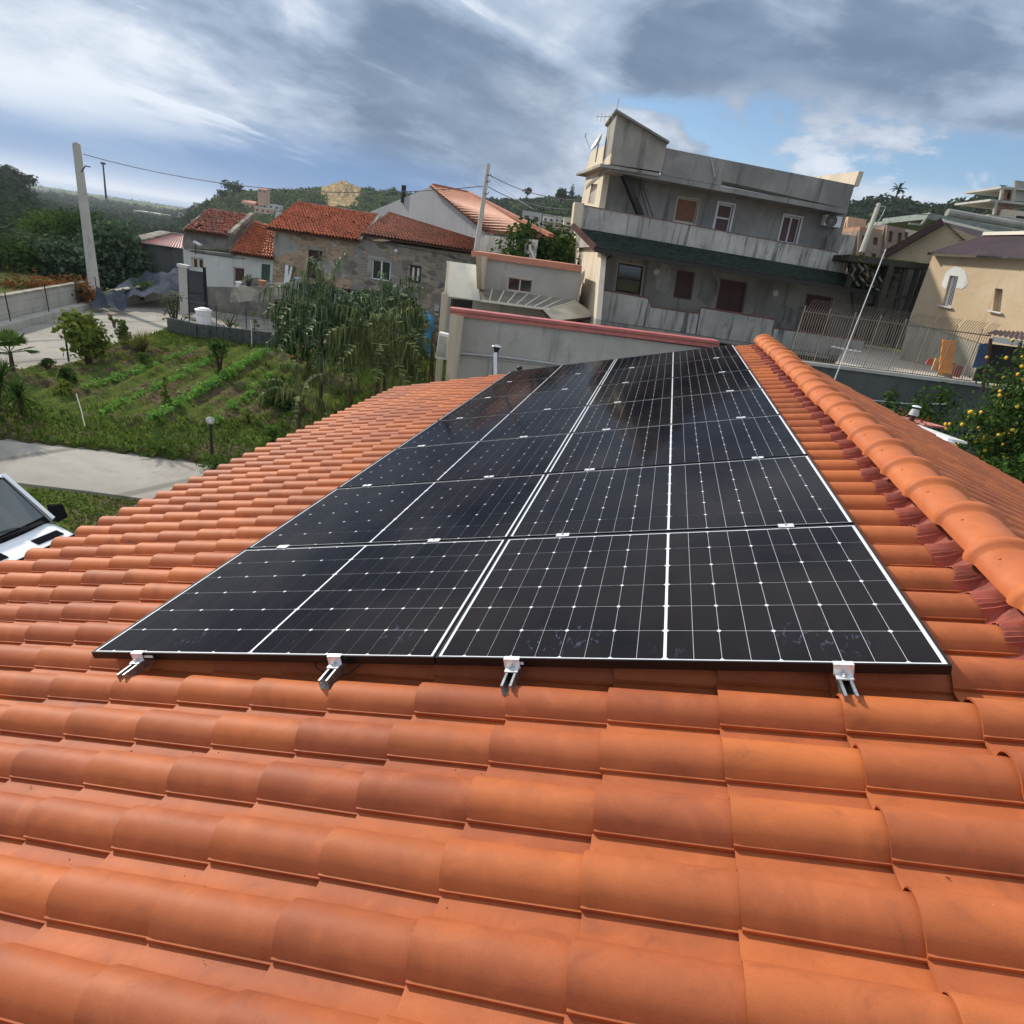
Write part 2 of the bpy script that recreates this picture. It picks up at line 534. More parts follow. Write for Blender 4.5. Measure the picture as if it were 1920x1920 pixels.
# boarding below the tiles, fascia, gutter, verge flashing
mb = MB()
mb.box((U_E + 0.03, V_A - 8 * TP, N_PAN - 0.10), (RIDGE_U, V_END - 0.02, N_PAN - 0.018))
mb.box((0, V_A - 8 * TP, -0.175), (6.2, V_END - 0.02, -0.085), S2)
mb.obj('roof_deck', M['underlay'], house)
mb = MB()
prof = []
for k in range(8):
    th = R_(180 + k * 180 / 7)
    prof.append((U_E - 0.062 + 0.075 * math.cos(th), N_PAN + 0.012 + 0.075 * math.sin(th)))
loop = [(u, n_) for u, n_ in prof] + [(u * 1 + 0.0, n_ + 0.004) for u, n_ in prof[::-1]]
v0, v1 = V_A - 8 * TP, V_END - 0.02
vs = [(u, v0, n_) for u, n_ in prof] + [(u, v1, n_) for u, n_ in prof]
np_ = len(prof)
mb.add(vs, [(i, i + 1, np_ + i + 1, np_ + i) for i in range(np_ - 1)])
mb.tube([(U_E - 0.137, v0, N_PAN + 0.014), (U_E - 0.137, v1, N_PAN + 0.014)], 0.009)
mb.obj('gutter', M['gutter'], house, True)
mb = MB()
mb.box((U_E - 0.02, V_END, N_PAN - 0.12), (RIDGE_U, V_END + 0.03, N_PAN + 0.072))
mb.box((U_E - 0.02, V_END + 0.028, N_PAN - 0.02), (RIDGE_U, V_END + 0.10, N_PAN + 0.05))
mb.box((0.0, V_END, -0.19), (6.2, V_END + 0.08, -0.005), S2)
mb.obj('verge_flashing', M['gutter'], house)
# small black vent hood on the verge
mb = MB(); mb.lathe((0.05, V_END + 0.02, N_PAN + 0.06), [(0.03, 0), (0.03, 0.05), (0.055, 0.06), (0.05, 0.10), (0.01, 0.12)], 10)
mb.obj('vent_cap', M['black'], house, True)
# house walls (world aligned, below the eaves)
inv = ROOF.inverted()
mb = MB()
mb.box((-1.75, -2.0, -3.93), (8.6, 8.25, -0.95), inv)
wall_top = [(-1.75, -0.95), (8.6, -0.95), (3.66, 0.80)]
vs = [inv @ Vector((x, 8.25, z)) for x, z in wall_top] + [inv @ Vector((x, 8.0, z)) for x, z in wall_top]
mb.add(vs, [(0, 1, 2), (5, 4, 3), (0, 2, 5, 3), (2, 1, 4, 5)])
mb.obj('wall', M['housewall'], house, fixn=True)

# ridge caps
def cap_mesh():
    L, seg = 0.43, 14
    # stations along v: (v, radius scale, extra)
    st = [(0.0, 0.93, -0.004), (0.10, 0.955, 0.0), (0.23, 0.985, 0.0), (0.330, 1.0, 0.0), (0.345, 1.01, 0.002), (0.358, 1.06, 0.014), (0.372, 1.09, 0.020), (0.392, 1.09, 0.020), (0.408, 1.07, 0.013), (L, 1.04, 0.004)]
    vs, fs = [], []
    for (v, rs, ex) in st:
        for k in range(seg + 1):
            th = R_(188 - k * 196 / seg)
            vs.append(((0.132 * rs + ex * 0.6) * math.cos(th), v, (0.092 * rs + ex) * math.sin(th)))
    w_ = seg + 1
    for i in range(len(st) - 1):
        for k in range(seg):
            fs.append((i * w_ + k, i * w_ + k + 1, (i + 1) * w_ + k + 1, (i + 1) * w_ + k)[::-1])
    # end thickness
    b = len(vs)
    for k in range(seg + 1):
        th = R_(188 - k * 196 / seg)
        vs.append(((0.124) * math.cos(th), L, 0.084 * math.sin(th)))
    e_ = (len(st) - 1) * w_
    for k in range(seg): fs.append((e_ + k, e_ + k + 1, b + k + 1, b + k)[::-1])
    mb = MB().add(vs, fs)
    for sx in (-1, 1):       # fixing dimples
        th = R_(90 + sx * 48)
        mb.lathe((0.130 * math.cos(th), 0.27, 0.090 * math.sin(th)), [(0.007, -0.004), (0.006, 0.003), (0.003, 0.005)], 6)
    return mb.mesh('ridge_cap', M['cap'], True, 50)


capm = cap_mesh()
CP = 0.376
for i in range(-6, 23):
    v = 0.431 + (i - 0) * CP - 0.0
    if v + 0.40 > V_END + 0.12: continue
    Mt = Matrix.Translation((RIDGE_U + random.gauss(0, 0.004), v - 0.02, RIDGE_N + 0.018 + random.gauss(0, 0.003))) @ \
        Matrix.Rotation(SLOPE2 / 2, 4, 'Y') @ Matrix.Rotation(random.gauss(0, 0.012), 4, 'Z') @ Matrix.Rotation(R_(1.6), 4, 'X')
    link('ridge_cap', capm, house, Mt)

# pleated flashing strip lying over the tiles below the caps
def prof_h(vv):
    x = (vv - V_A) % TP
    pr = tile_profile()[2:]
    return float(np.interp(x, [p[0] for p in pr], [p[1] for p in pr]))


for side in (0, 1):
    vs, fs = [], []
    vv = []
    v_ = -1.9
    while v_ < V_END - 0.03:
        vv.append(v_)
        s_ = (prof_h(v_ + 0.002) - prof_h(v_)) / 0.002
        v_ += 0.0105 / math.sqrt(1 + min(s_ * s_, 9.0))
    us = [0.0, 0.02, 0.09, 0.16, 0.25]
    for iv, v in enumerate(vv):
        h0 = prof_h(v)
        jag = 0.010 * math.sin(v * 17.0) + 0.006 * math.sin(v * 41.0 + 1.3)
        for iu, uu in enumerate(us):
            f_ = min(1, max(0, (uu - 0.06) / 0.19))
            h = h0 * (1 - f_) + 0.075 * f_
            pl_ = (0.0042 if iv % 2 else -0.0038) * (1.0 if iu > 0 else 0.7)
            x = 3.735 + uu * 0.6 + (jag if iu < 2 else 0)
            if side == 0: vs.append((x, v, N_PAN + 0.008 + h + pl_))
            else:
                p = S2 @ Vector((0.30 - uu + (jag if iu < 2 else 0), v + 0.0, -0.055 + 0.008 + h + pl_))
                vs.append(tuple(p))
    w_ = len(us)
    for i in range(len(vv) - 1):
        for k in range(w_ - 1):
            fs.append((i * w_ + k, i * w_ + k + 1, (i + 1) * w_ + k + 1, (i + 1) * w_ + k))
    MB().add(vs, fs).obj('flashing_strip', M['flash'], house)

# ================================================================== solar panels
PW, PH, PG = 1.729, 1.134, 0.02


def cell_fn(t):
    g = t.n('ShaderNodeNewGeometry'); oi = t.n('ShaderNodeObjectInfo')
    pos = g.outputs['Position']
    c = t.mix(oi.outputs['Random'], (0.0035, 0.0038, 0.0070), (0.0075, 0.0070, 0.0095))
    dust = t.noise(t.mapping(pos, (1.3, 1.3, 1.3)), 1.0, 6, 0.6, 0.4)
    c = t.mix(t.m('MULTIPLY', t.mr(dust, 0.35, 0.75), 0.10), c, (0.10, 0.072, 0.060))
    # hand smudges left near the front edge
    sm = t.noise(t.mapping(pos, (60, 26, 20), rot=(0, 0, 0.6)), 1.0, 3, 0.5, 0.6)
    tot = None
    for (uu, vv, r0) in ((0.46, 0.13, 0.10), (1.50, 0.17, 0.11), (2.17, 0.11, 0.15), (2.30, 0.17, 0.12), (3.08, 0.20, 0.14), (3.20, 0.10, 0.13), (1.0, 0.12, 0.05), (2.02, 1.22, 0.10), (2.6, 0.09, 0.08)):
        p = ROOF @ Vector((uu, vv, 0))
        d = t.n('ShaderNodeVectorMath', {0: pos, 1: tuple(p)}, operation='DISTANCE').outputs['Value']
        q = t.mr(d, r0, r0 * 0.3)
        tot = q if tot is None else t.m('MAXIMUM', tot, q)
    smu = t.m('MULTIPLY', tot, t.mr(sm, 0.58, 0.70))
    c = t.mix(t.m('MULTIPLY', smu, 0.5), c, (0.10, 0.13, 0.21))
    wv = t.noise(t.mapping(pos, (1.6, 1.6, 1.6), (5, 0, 0)), 1.0, 2, 0.5)
    nb = t.n('ShaderNodeBump', {'Height': wv, 'Strength': 0.25, 'Distance': 0.004}).outputs[0]
    return t.n('ShaderNodeBsdfPrincipled', {'Base Color': c, 'Roughness': 0.3, 'Specular IOR Level': 0.0,
                                            'Coat Weight': 0.42, 'Coat Roughness': 0.075, 'Coat IOR': 1.33, 'Coat Normal': nb, 'Normal': nb})


M['cell'] = mat('silicon_cell_under_glass', cell_fn)
M['back'] = mat('white_backsheet_under_glass', lambda t: t.n('ShaderNodeBsdfPrincipled', {
    'Base Color': (0.72, 0.74, 0.78, 1), 'Roughness': 0.35, 'Coat Weight': 0.5, 'Coat Roughness': 0.06}))


def cell_mesh(side):
    # half cell of 0.0885 x 0.1785, the two corners on 'side' chamfered
    a, b, ch = 0.0916, 0.1806, 0.0080
    if side > 0: loop = [(0, 0), (a - ch, 0), (a, ch), (a, b - ch), (a - ch, b), (0, b)]
    else: loop = [(ch, 0), (a, 0), (a, b), (ch, b), (0, b - ch), (0, ch)]
    vs = [(x, y, 0.0) for x, y in loop] + [(x, y, -0.0007) for x, y in loop]
    n = 6
    return MB().add(vs, [tuple(range(n))] + [(i, n + i, n + (i + 1) % n, (i + 1) % n) for i in range(n)]).mesh('solar_cell', M['cell'])


cellR, cellL = cell_mesh(1), cell_mesh(-1)


def make_panel():
    root = empty('solar_module', M=ROOF.copy())
    fr = MB(); wd, dp = 0.0075, 0.035
    fr.box((0, 0, -dp), (PW, wd, 0)); fr.box((0, PH - wd, -dp), (PW, PH, 0))
    fr.box((0, wd, -dp), (wd, PH - wd, 0)); fr.box((PW - wd, wd, -dp), (PW, PH - wd, 0))
    fr.obj('frame', M['blackmetal'], root)
    MB().box((wd, wd, -0.008), (PW - wd, PH - wd, -0.0035)).obj('backsheet', M['back'], root)
    cp, st = 0.0933, 0.010
    y0 = (PH - 6 * 0.1835) / 2
    for half in (0, 1):
        for k in range(9):
            for r in range(6):
                if half == 0:
                    x = PW / 2 - st / 2 - (k + 1) * cp + 0.0008
                    me = cellR if k % 2 == 0 else cellL
                else:
                    x = PW / 2 + st / 2 + k * cp + 0.0008
                    me = cellL if k % 2 == 0 else cellR
                # boundary k even -> the chamfer sits on the side nearer the middle
                link('solar_cell', me, root, Matrix.Translation((x, y0 + r * 0.1835 + 0.0015, -0.0026)))
    MB().box((0.30, -0.0006, -0.026), (0.352, 0.0, -0.014)).obj('rating_sticker', M['white'], root)
    return root


proto = make_panel()
names_col = ['left', 'right']
ordn = ['front', 'second', 'third', 'fourth', 'fifth', 'sixth', 'rearmost']
for cx_ in (0, 1):
    for ry in range(7):
        o = proto if (cx_ == 0 and ry == 0) else copy_tree(proto)
        o.matrix_basis = ROOF @ Matrix.Translation((cx_ * (PW + 0.006), ry * (PH + PG), random.gauss(0, 0.0006))) @ \
            Matrix.Rotation(random.gauss(0, 0.0012), 4, 'X')
        side = 'beside the ridge' if cx_ else 'on the eaves side'
        lab = ['front solar panel %s, its black edge over the clamps' % side,
               'second solar panel from the front, %s' % side, 'third solar panel from the front, %s' % side,
               'middle (fourth) solar panel of the column %s' % side, 'fifth solar panel from the front, %s' % side,
               'sixth solar panel from the front, %s' % side, 'rearmost solar panel, in the column %s' % side][ry]
        tag(o, lab, 'solar panel', 'solar panels laid in two columns on the tiled roof')

# rails
RU = [0.275, 1.292, 2.045, 3.160]
rl = ['leftmost', 'second from the left', 'third from the left', 'rightmost']
for i, u in enumerate(RU):
    root = empty('mounting_rail', M=ROOF @ Matrix.Translation((u, 0, 0)))
    mb = MB(); w_, h_, t_ = 0.0205, 0.041, 0.0025
    a, b = -0.115, 7 * (PH + PG) - 0.02 + 0.05
    zt = -0.0355
    mb.box((-w_, a, zt - h_), (-w_ + t_, b, zt)); mb.box((w_ - t_, a, zt - h_), (w_, b, zt))
    mb.box((-w_ + t_, a, zt - h_), (w_ - t_, b, zt - h_ + t_))
    mb.box((-w_ + t_, a, zt - t_), (-w_ + 0.009, b, zt)); mb.box((w_ - 0.009, a, zt - t_), (w_ - t_, b, zt))
    mb.box((-w_ + 0.0065, a, zt - 0.009), (-w_ + 0.009, b, zt - t_)); mb.box((w_ - 0.009, a, zt - 0.009), (w_ - 0.0065, b, zt - t_))
    mb.obj('channel', M['galv'], root)
    for v in (0.28, 2.1, 3.9, 5.7, 7.5):
        hk = MB()
        hk.box((-0.015, v, zt - h_ - 0.075), (0.015, v + 0.006, zt - h_))
        hk.box((-0.015, v, zt - h_ - 0.078), (0.015, v + 0.14, zt - h_ - 0.073))
        hk.obj('roof_hook', M['galv'], root)
    tag(root, '%s galvanised mounting rail poking out from under the front panels' % rl[i], 'rail', 'mounting rails under the solar panels')


def end_clamp():
    root = empty('end_clamp')
    mb = MB()
    hw = 0.030
    mb.box((-hw, -0.010, 0.0005), (hw, 0.011, 0.0045))             # lip over the frame
    mb.box((-hw, -0.010, -0.036), (hw, -0.0055, 0.0004))           # riser
    mb.box((-hw * 0.85, -0.036, -0.0355), (hw * 0.85, -0.0102, -0.031))  # foot
    mb.obj('bracket', M['alu'], root)
    bt = MB(); bt.lathe((0, -0.022, -0.031), [(0.0085, 0), (0.0085, 0.006), (0.0055, 0.008), (0.0055, 0.013)], 6)
    bt.obj('bolt', M['steel'], root)
    return root


def mid_clamp():
    root = empty('mid_clamp')
    MB().box((-0.035, -0.019, 0.0012), (0.035, 0.019, 0.0045)).box((-0.035, -0.006, -0.03), (0.035, 0.006, 0.0012)).obj('clamp_plate', M['alu'], root)
    MB().lathe((0, 0, 0.0045), [(0.0065, 0), (0.0065, 0.004), (0.003, 0.0045)], 8).obj('bolt', M['steel'], root)
    return root


ec, mc = None, None
rn = ['leftmost', 'second', 'third', 'rightmost']
for i, u in enumerate(RU):
    o = end_clamp() if ec is None else copy_tree(ec)
    ec = ec or o
    o.matrix_basis = ROOF @ Matrix.Translation((u, -0.0012, 0))
    tag(o, '%s silver end clamp gripping the front edge of the panels' % (rn[i] if i in (0, 3) else rn[i] + ' from the left,'), 'clamp', 'end clamps along the front edge')
    for k in range(1, 7):
        o = mid_clamp() if mc is None else copy_tree(mc)
        mc = mc or o
        o.matrix_basis = ROOF @ Matrix.Translation((u, k * (PH + PG) - PG / 2, 0))
        tag(o, 'small bright clamp on the %s rail, in joint %s from the front between panel rows' % (rn[i], ['one', 'two', 'three', 'four', 'five', 'six'][k - 1]),
            'clamp', 'mid clamps between the panel rows')
# cable sagging under the front edge
mb = MB()
mb.tube([ROOF @ Vector(p) for p in ((1.12, 0.10, -0.05), (1.17, 0.02, -0.075), (1.24, -0.005, -0.092), (1.33, 0.0, -0.088), (1.40, 0.06, -0.05))], 0.003, 6)
o = mb.obj('solar_cable', M['black'], None, True)
tag(o, 'thin black cable sagging under the front panel edge by the second rail', 'cable')

# bits of leaf and grit lying in the pans
g = random.Random(31); mb = MB()
for i in range(26):
    u, v = g.uniform(0.2, 3.7), g.uniform(-1.5, -0.1)
    v = V_A + round((v - V_A) / TP) * TP - g.uniform(0.02, 0.06)
    p = Vector((u, v, N_PAN + 0.0245)); a = g.uniform(0, 3.14); L = g.uniform(.002, .007)
    d = Vector((math.cos(a) * L, math.sin(a) * L * .6, g.uniform(0, .003))); s_ = Vector((-d.y, d.x, 0)) * .3
    mb.add([ROOF @ (p - d - s_), ROOF @ (p - d + s_), ROOF @ (p + d + s_ * .4), ROOF @ (p + d - s_ * .4), ROOF @ (p + Vector((0, 0, .003)))], [(0, 1, 4), (1, 2, 4), (2, 3, 4), (3, 0, 4)])
tag(mb.obj('roof_litter', plain('dry_litter', (0.05, 0.035, 0.022), .9), None), kind='stuff')
# ================================================================== land, sea, woods
OX, OY = CAM_C.x, CAM_C.y
AZ = np.array([-180, -62, -53, -50.4, -49.4, -47, -44, -41, -39.3, -37, -33.4, -28.6, -23.5, -15.7, -11, -8.5, 0, 11, 14, 18, 19.6, 21.2, 30, 60, 180.0])
RK = np.array([0, 34, 50, 80, 130, 220, 340, 480, 800, 1600, 2700, 3300, 21000.0])
#            0     34    50    80    130   220   340   480  800  1600 4800 6200 40000
left = [-3.97, -3.97, -4.6, -6.5, -9.5, -13, -16, -18, -20, -21, -22.5, -40, -40]
HT = []
for a in AZ:
    h = list(left)
    if a <= -50.4: h[4:9] = [-7.5, -7.0, -1.5, -2, -12]
    elif a <= -49.4: h[4:9] = [-9.5, -12, -12, -13, -18]
    hill = {-39.3: (-12, -12, -8), -37: (-9, -5, 8), -33.4: (-8, -1, 12.5), -28.6: (-7, 5, 21.5), -23.5: (-6, 8, 25), -15.7: (-5, 12, 29), -11: (-4, 20, 36),
            -8.5: (-3, 22, 38), 0: (0, 26, 42), 11: (6, 38, 46), 14: (8, 43, 46), 18: (8, 42, 46), 19.6: (9, 48, 52), 21.2: (10, 50, 54), 30: (10, 50, 54), 60: (10, 40, 50)}
    if a in hill:
        h5, h6, h7 = hill[a]
        f = np.clip((a + 42) / 45, 0, 1)
        h[2:5] = [-4.3 + 2.5 * f, -6 + 5.0 * f, -8.5 + 9.5 * f]
        h[5:10] = [h5, h6, h7, h7 * 0.9, -21 if a < -39 else h7 * 0.5]
        if a > -39: h[10] = -10
    HT.append(h)
HT = np.array(HT)
_t = np.random.default_rng(5)
_ph = _t.uniform(0, 6.28, (10, 2)); _k = _t.uniform(-1, 1, (10, 2))


def wob(x, y, s):
    r = 0
    for i in range(10):
        f = s * (1 + i * 0.45)
        r = r + np.sin(x * f * _k[i, 0] + y * f * _k[i, 1] + _ph[i, 0]) / (1 + i * 0.45)
    return r * 0.33


def land_h(x, y):
    dx, dy = np.asarray(x) - OX, np.asarray(y) - OY
    r = np.hypot(dx, dy); a = np.degrees(np.arctan2(dx, dy))
    ia = np.clip(np.searchsorted(AZ, a) - 1, 0, len(AZ) - 2)
    fa = (a - AZ[ia]) / (AZ[ia + 1] - AZ[ia])
    ir = np.clip(np.searchsorted(RK, r) - 1, 0, len(RK) - 2)
    fr = np.clip((r - RK[ir]) / (RK[ir + 1] - RK[ir]), 0, 1)
    fr = fr * fr * (3 - 2 * fr)
    h = (HT[ia, ir] * (1 - fa) + HT[ia + 1, ir] * fa) * (1 - fr) + (HT[ia, ir + 1] * (1 - fa) + HT[ia + 1, ir + 1] * fa) * fr
    return h + np.clip((r - 42) / 150, 0, 1) * np.clip((7000 - r) / 3000, 0, 1) * wob(dx, dy, 0.02) * 2.2 * np.clip((900 - r) / 500, 0.05, 1)


rr = np.concatenate([np.linspace(0, 34, 9), np.geomspace(38, 900, 90), np.geomspace(980, 20000, 26)])
aa = np.radians(np.concatenate([np.linspace(-180, -66, 18), np.linspace(-64, 34, 220), np.linspace(40, 180, 20)]))
Rg, Ag = np.meshgrid(rr, aa, indexing='ij')
X, Yg = OX + Rg * np.sin(Ag), OY + Rg * np.cos(Ag)
Zg = land_h(X, Yg)
V = np.stack([X, Yg, Zg], -1).reshape(-1, 3)
na = len(aa); F = []
i, j = np.meshgrid(np.arange(len(rr) - 1), np.arange(na - 1), indexing='ij')
F = np.stack([i * na + j, i * na + j + 1, (i + 1) * na + j + 1, (i + 1) * na + j], -1).reshape(-1, 4)[:, ::-1]


def land_fn(t):
    g = t.n('ShaderNodeNewGeometry').outputs['Position']
    a = t.noise(t.mapping(g, (0.035, 0.035, 0.05)), 1.0, 7, 0.62, 0.4)
    b = t.noise(t.mapping(g, (0.6, 0.6, 0.6)), 1.0, 6, 0.65)
    c = t.mix(t.mr(a, 0.35, 0.65), (0.035, 0.055, 0.018), (0.085, 0.095, 0.035))
    c = t.mix(t.mr(b, 0.45, 0.68), c, (0.14, 0.115, 0.07))
    c = t.mix(t.m('MULTIPLY', t.mr(a, 0.60, 0.70), 0.6), c, (0.22, 0.20, 0.08))
    cam_d = t.n('ShaderNodeVectorMath', {0: g, 1: tuple(CAM_C)}, operation='DISTANCE').outputs['Value']
    fl = t.noise(t.mapping(g, (0.004, 0.0015, 0.01)), 1.0, 5, 0.6)
    plaincol = t.mix(t.mr(fl, 0.42, 0.60), (0.17, 0.20, 0.085), (0.070, 0.100, 0.055))
    plaincol = t.mix(t.m('MULTIPLY', t.mr(b, 0.5, 0.7), 0.3), plaincol, (0.26, 0.25, 0.22))
    c = t.mix(t.mr(cam_d, 1100, 1900), c, plaincol)
    return bsdf(t, c, 0.95, b, 0.5, 0.2)


M['land'] = mat('scrubby_land', land_fn)
me = np_mesh('terrain', V, F, M['land'])
me.polygons.foreach_set('use_smooth', [True] * len(me.polygons))
tag(link('terrain', me), kind='structure')


def sea_fn(t):
    g = t.n('ShaderNodeNewGeometry').outputs['Position']
    n1 = t.noise(t.mapping(g, (0.0012, 0.0004, 0.001)), 1.0, 5, 0.6)
    n2 = t.noise(t.mapping(g, (0.05, 0.05, 0.05)), 1.0, 4, 0.6)
    c = t.mix(n1, (0.10, 0.19, 0.32), (0.18, 0.28, 0.40))
    return bsdf(t, c, 0.75, n2, 0.2, 1.0, Specular_IOR_Level=0.15)


M['sea'] = mat('sea_water', sea_fn)
mb = MB()
ring = [(OX + 19800 * math.sin(R_(a)), OY + 19800 * math.cos(R_(a)), -25.0) for a in range(0, 360, 5)]
mb.add(ring, [tuple(range(len(ring)))[::-1]])
tag(mb.obj('sea', M['sea']), kind='structure')

# ---- foliage clumps as joined leaf faces
def _unused(): pass


def leaf_cloud(C_, Rad, n, size, flat=0.0, inward=0.55, seed=1, zs=0.8, up=0.3):
    """C_: centres (k,3); Rad: radii (k,); n leaves per centre; returns V,F of quads"""
    g = np.random.default_rng(seed)
    k = len(C_)
    d = g.normal(size=(k, n, 3)); d /= np.linalg.norm(d, axis=2, keepdims=True)
    rad = Rad[:, None, None] * (inward + (1 - inward) * np.sqrt(g.random((k, n, 1)))) * (1 + 0.22 * np.sin(d[..., :1] * 5 + np.arange(k)[:, None, None]) )
    p = C_[:, None, :] + d * rad * np.array([1, 1, zs])
    nrm = d + g.normal(size=d.shape) * 0.55 + np.array([0, 0, up])
    nrm /= np.linalg.norm(nrm, axis=2, keepdims=True)
    t = np.cross(nrm, g.normal(size=d.shape)); t /= np.linalg.norm(t, axis=2, keepdims=True) + 1e-9
    b = np.cross(nrm, t)
    s = (np.asarray(size).reshape(-1, 1, 1) * np.ones((k, n, 1))) * (0.6 + 0.8 * g.random((k, n, 1)))
    a1 = s * 1.0; b1 = s * 0.62
    q = np.stack([p - t * a1, p - b * b1 + nrm * s * 0.12, p + t * a1, p + b * b1 + nrm * s * 0.12], 2).reshape(-1, 3)
    nq = k * n
    return q, np.arange(nq * 4).reshape(nq, 4)


M['wood_far'] = foliage_mat('woodland_leaves', (0.045, 0.080, 0.028), (0.105, 0.150, 0.050), (0.12, 0.15, 0.060))
M['wood_dark'] = foliage_mat('dark_woodland_leaves', (0.026, 0.046, 0.020), (0.044, 0.070, 0.028), (0.036, 0.058, 0.022), 0.6, 0.10)
M['olive'] = foliage_mat('grey_green_leaves', (0.055, 0.080, 0.038), (0.085, 0.11, 0.05), (0.05, 0.075, 0.035))
M['leaf'] = foliage_mat('green_leaves', (0.040, 0.085, 0.018), (0.105, 0.165, 0.035), None, 0.4)
M['leaf_y'] = foliage_mat('yellow_green_leaves', (0.085, 0.13, 0.020), (0.21, 0.25, 0.05), None, 0.4)
M['leaf_d'] = foliage_mat('dark_glossy_leaves', (0.022, 0.052, 0.014), (0.065, 0.115, 0.026), None, 0.32)
M['bark'] = plain('bark', (0.09, 0.065, 0.045), 0.9, var=0.4, sc=8)


def scatter(name, n, az0, az1, r0, r1, size, leaves, mt, seed, matp=None, keep=None, zoff=0.35, lf=0.30):
    g = np.random.default_rng(seed)
    a = np.radians(g.uniform(az0, az1, n)); r = np.exp(g.uniform(np.log(r0), np.log(r1), n))
    x, y = OX + r * np.sin(a), OY + r * np.cos(a)
    if keep is not None:
        m_ = keep(np.degrees(a), r, x, y, g); x, y, r = x[m_], y[m_], r[m_]
    rad = size[0] + (size[1] - size[0]) * g.random(len(x)) ** 1.5
    zc = land_h(x, y) + rad * zoff
    q, f = leaf_cloud(np.stack([x, y, zc], -1), rad, leaves, np.sqrt(rad) * lf * np.clip(np.hypot(x - OX, y - OY) / 150, 0.45, 3.0) ** 0.6, seed=seed, zs=0.62)
    tag(link(name, np_mesh(name, q, f, mt)), kind='stuff')


def kvalley(a, r, x, y, g): return (wob(x, y, 0.06) > -0.45)
def khill(a, r, x, y, g): return (wob(x * 1.0, y * 1.0, 0.05) > -0.25 - 0.5 * (r < 300)) & ~((a > -29.9) & (a < -27.2) & (r > 380) & (r < 450))


scatter('valley_orchard', 2100, -60, -33, 78, 260, (1.2, 2.4), 130, M['wood_dark'], 21, keep=kvalley)
scatter('valley_olives', 420, -58, -33, 60, 300, (1.1, 2.2), 80, M['olive'], 22)
scatter('far_valley_wood', 3400, -58, -38, 240, 1500, (2.4, 5.5), 20, M['wood_dark'], 23)
scatter('left_hillside_wood', 420, -62, -49.3, 200, 420, (2.0, 4.0), 120, M['wood_dark'], 24)
scatter('ridge_wood', 4200, -39, -7, 220, 600, (1.8, 4.2), 44, M['wood_far'], 25, keep=khill)
scatter('ridge_olives', 1300, -38, -14, 240, 540, (1.6, 3.2), 34, M['olive'], 26, keep=khill)
scatter('dark_ridge_wood', 1500, -17, -5, 230, 560, (2.4, 4.6), 70, M['wood_dark'], 27)
scatter('right_hill_wood', 1700, 5, 32, 150, 420, (2.4, 5.0), 90, M['wood_dark'], 28)
scatter('coastal_plain_trees', 700, -53, -36, 900, 2600, (3.0, 8.0), 10, M['wood_dark'], 29, keep=lambda a, r, x, y, g: wob(x, y, 0.004) > 0.1)

# sandy cliff on the ridge
def cliff():
    a0, a1, r = -30.2, -27.0, 432
    nx, nz = 34, 16; vs, fs = [], []
    g = np.random.default_rng(3)
    for iz in range(nz + 1):
        for ix in range(nx + 1):
            a = R_(a0 + (a1 - a0) * ix / nx)
            edge = math.sin(math.pi * min(1, max(0, ix / nx)))
            top = 1.2 + 17.5 * (edge ** 0.55) * (1.0 if ix > 6 else 0.8)
            t_ = iz / nz
            rr_ = 372 + 78 * t_ + 3 * math.sin(ix * 0.9) * math.sin(iz * 0.4 + ix * 0.2) + g.normal() * 0.6
            lz = float(land_h(OX + rr_ * math.sin(a), OY + rr_ * math.cos(a)))
            z = lz + 0.5 + (5.5 * max(0, (t_ - .62) / .38) ** .6 * (.5 + .5 * edge) if t_ > .62 else 0) * (1 + .10 * math.sin(ix * .31 + 2) + .05 * math.sin(ix * 1.3)) + .22 * math.sin(ix * 1.1 + iz) - (1.5 if ix in (0, nx) or iz in (0,) else 0)
            vs.append((OX + rr_ * math.sin(a), OY + rr_ * math.cos(a), z))
    for iz in range(nz):
        for ix in range(nx):
            b = iz * (nx + 1) + ix
            fs.append((b, b + 1, b + nx + 2, b + nx + 1))
    def fn(t):
        g_ = t.n('ShaderNodeNewGeometry').outputs['Position']
        n_ = t.noise(t.mapping(g_, (0.25, 0.25, 0.08)), 1.0, 6, 0.65, 0.5)
        c = t.mix(t.mr(n_, 0.35, 0.65), (0.42, 0.29, 0.16), (0.17, 0.15, 0.07))
        return bsdf(t, c, 0.95, n_, 0.6, 1.0)
    M['cliff'] = mat('sandy_cliff', fn)
    tag(MB().add(vs, fs).obj('cliff', M['cliff']), kind='structure')
cliff()


# individual far trees on the skylines
def far_tree(px, py_top, py_base, d, width, label, mt, kind='round', seed=0, group=None, n=170):
    base = dep(px, py_base, d); top = dep(px, py_top, d)
    H = top.z - base.z
    base = Vector((top.x, top.y, top.z - H))
    root = empty('tree', base)
    tag(root, label, 'tree', group)
    MB().tube([(0, 0, -1.5), (0.1, 0, H * 0.5), (0, 0, H * 0.8)], [width * 0.07, width * 0.05, width * 0.02], 6).obj('trunk', M['bark'], root)
    g = np.random.default_rng(seed)
    if kind == 'cypress':
        zc = np.linspace(0.15, 0.95, 7) * H; C_ = np.stack([zc * 0, zc * 0, zc], -1)
        rad = width * 0.5 * np.array([0.8, 1, 1, 0.85, 0.7, 0.5, 0.3])
    else:
        k = 9
        C_ = np.stack([g.normal(0, width * 0.22, k), g.normal(0, width * 0.22, k), H * (0.52 + 0.3 * g.random(k))], -1)
        rad = np.full(k, width * 0.30) * (0.7 + 0.6 * g.random(k))
    q, f = leaf_cloud(C_, rad, n // 3, rad * 0.26, seed=seed)
    link('crown', np_mesh('crown', q, f, mt), root)


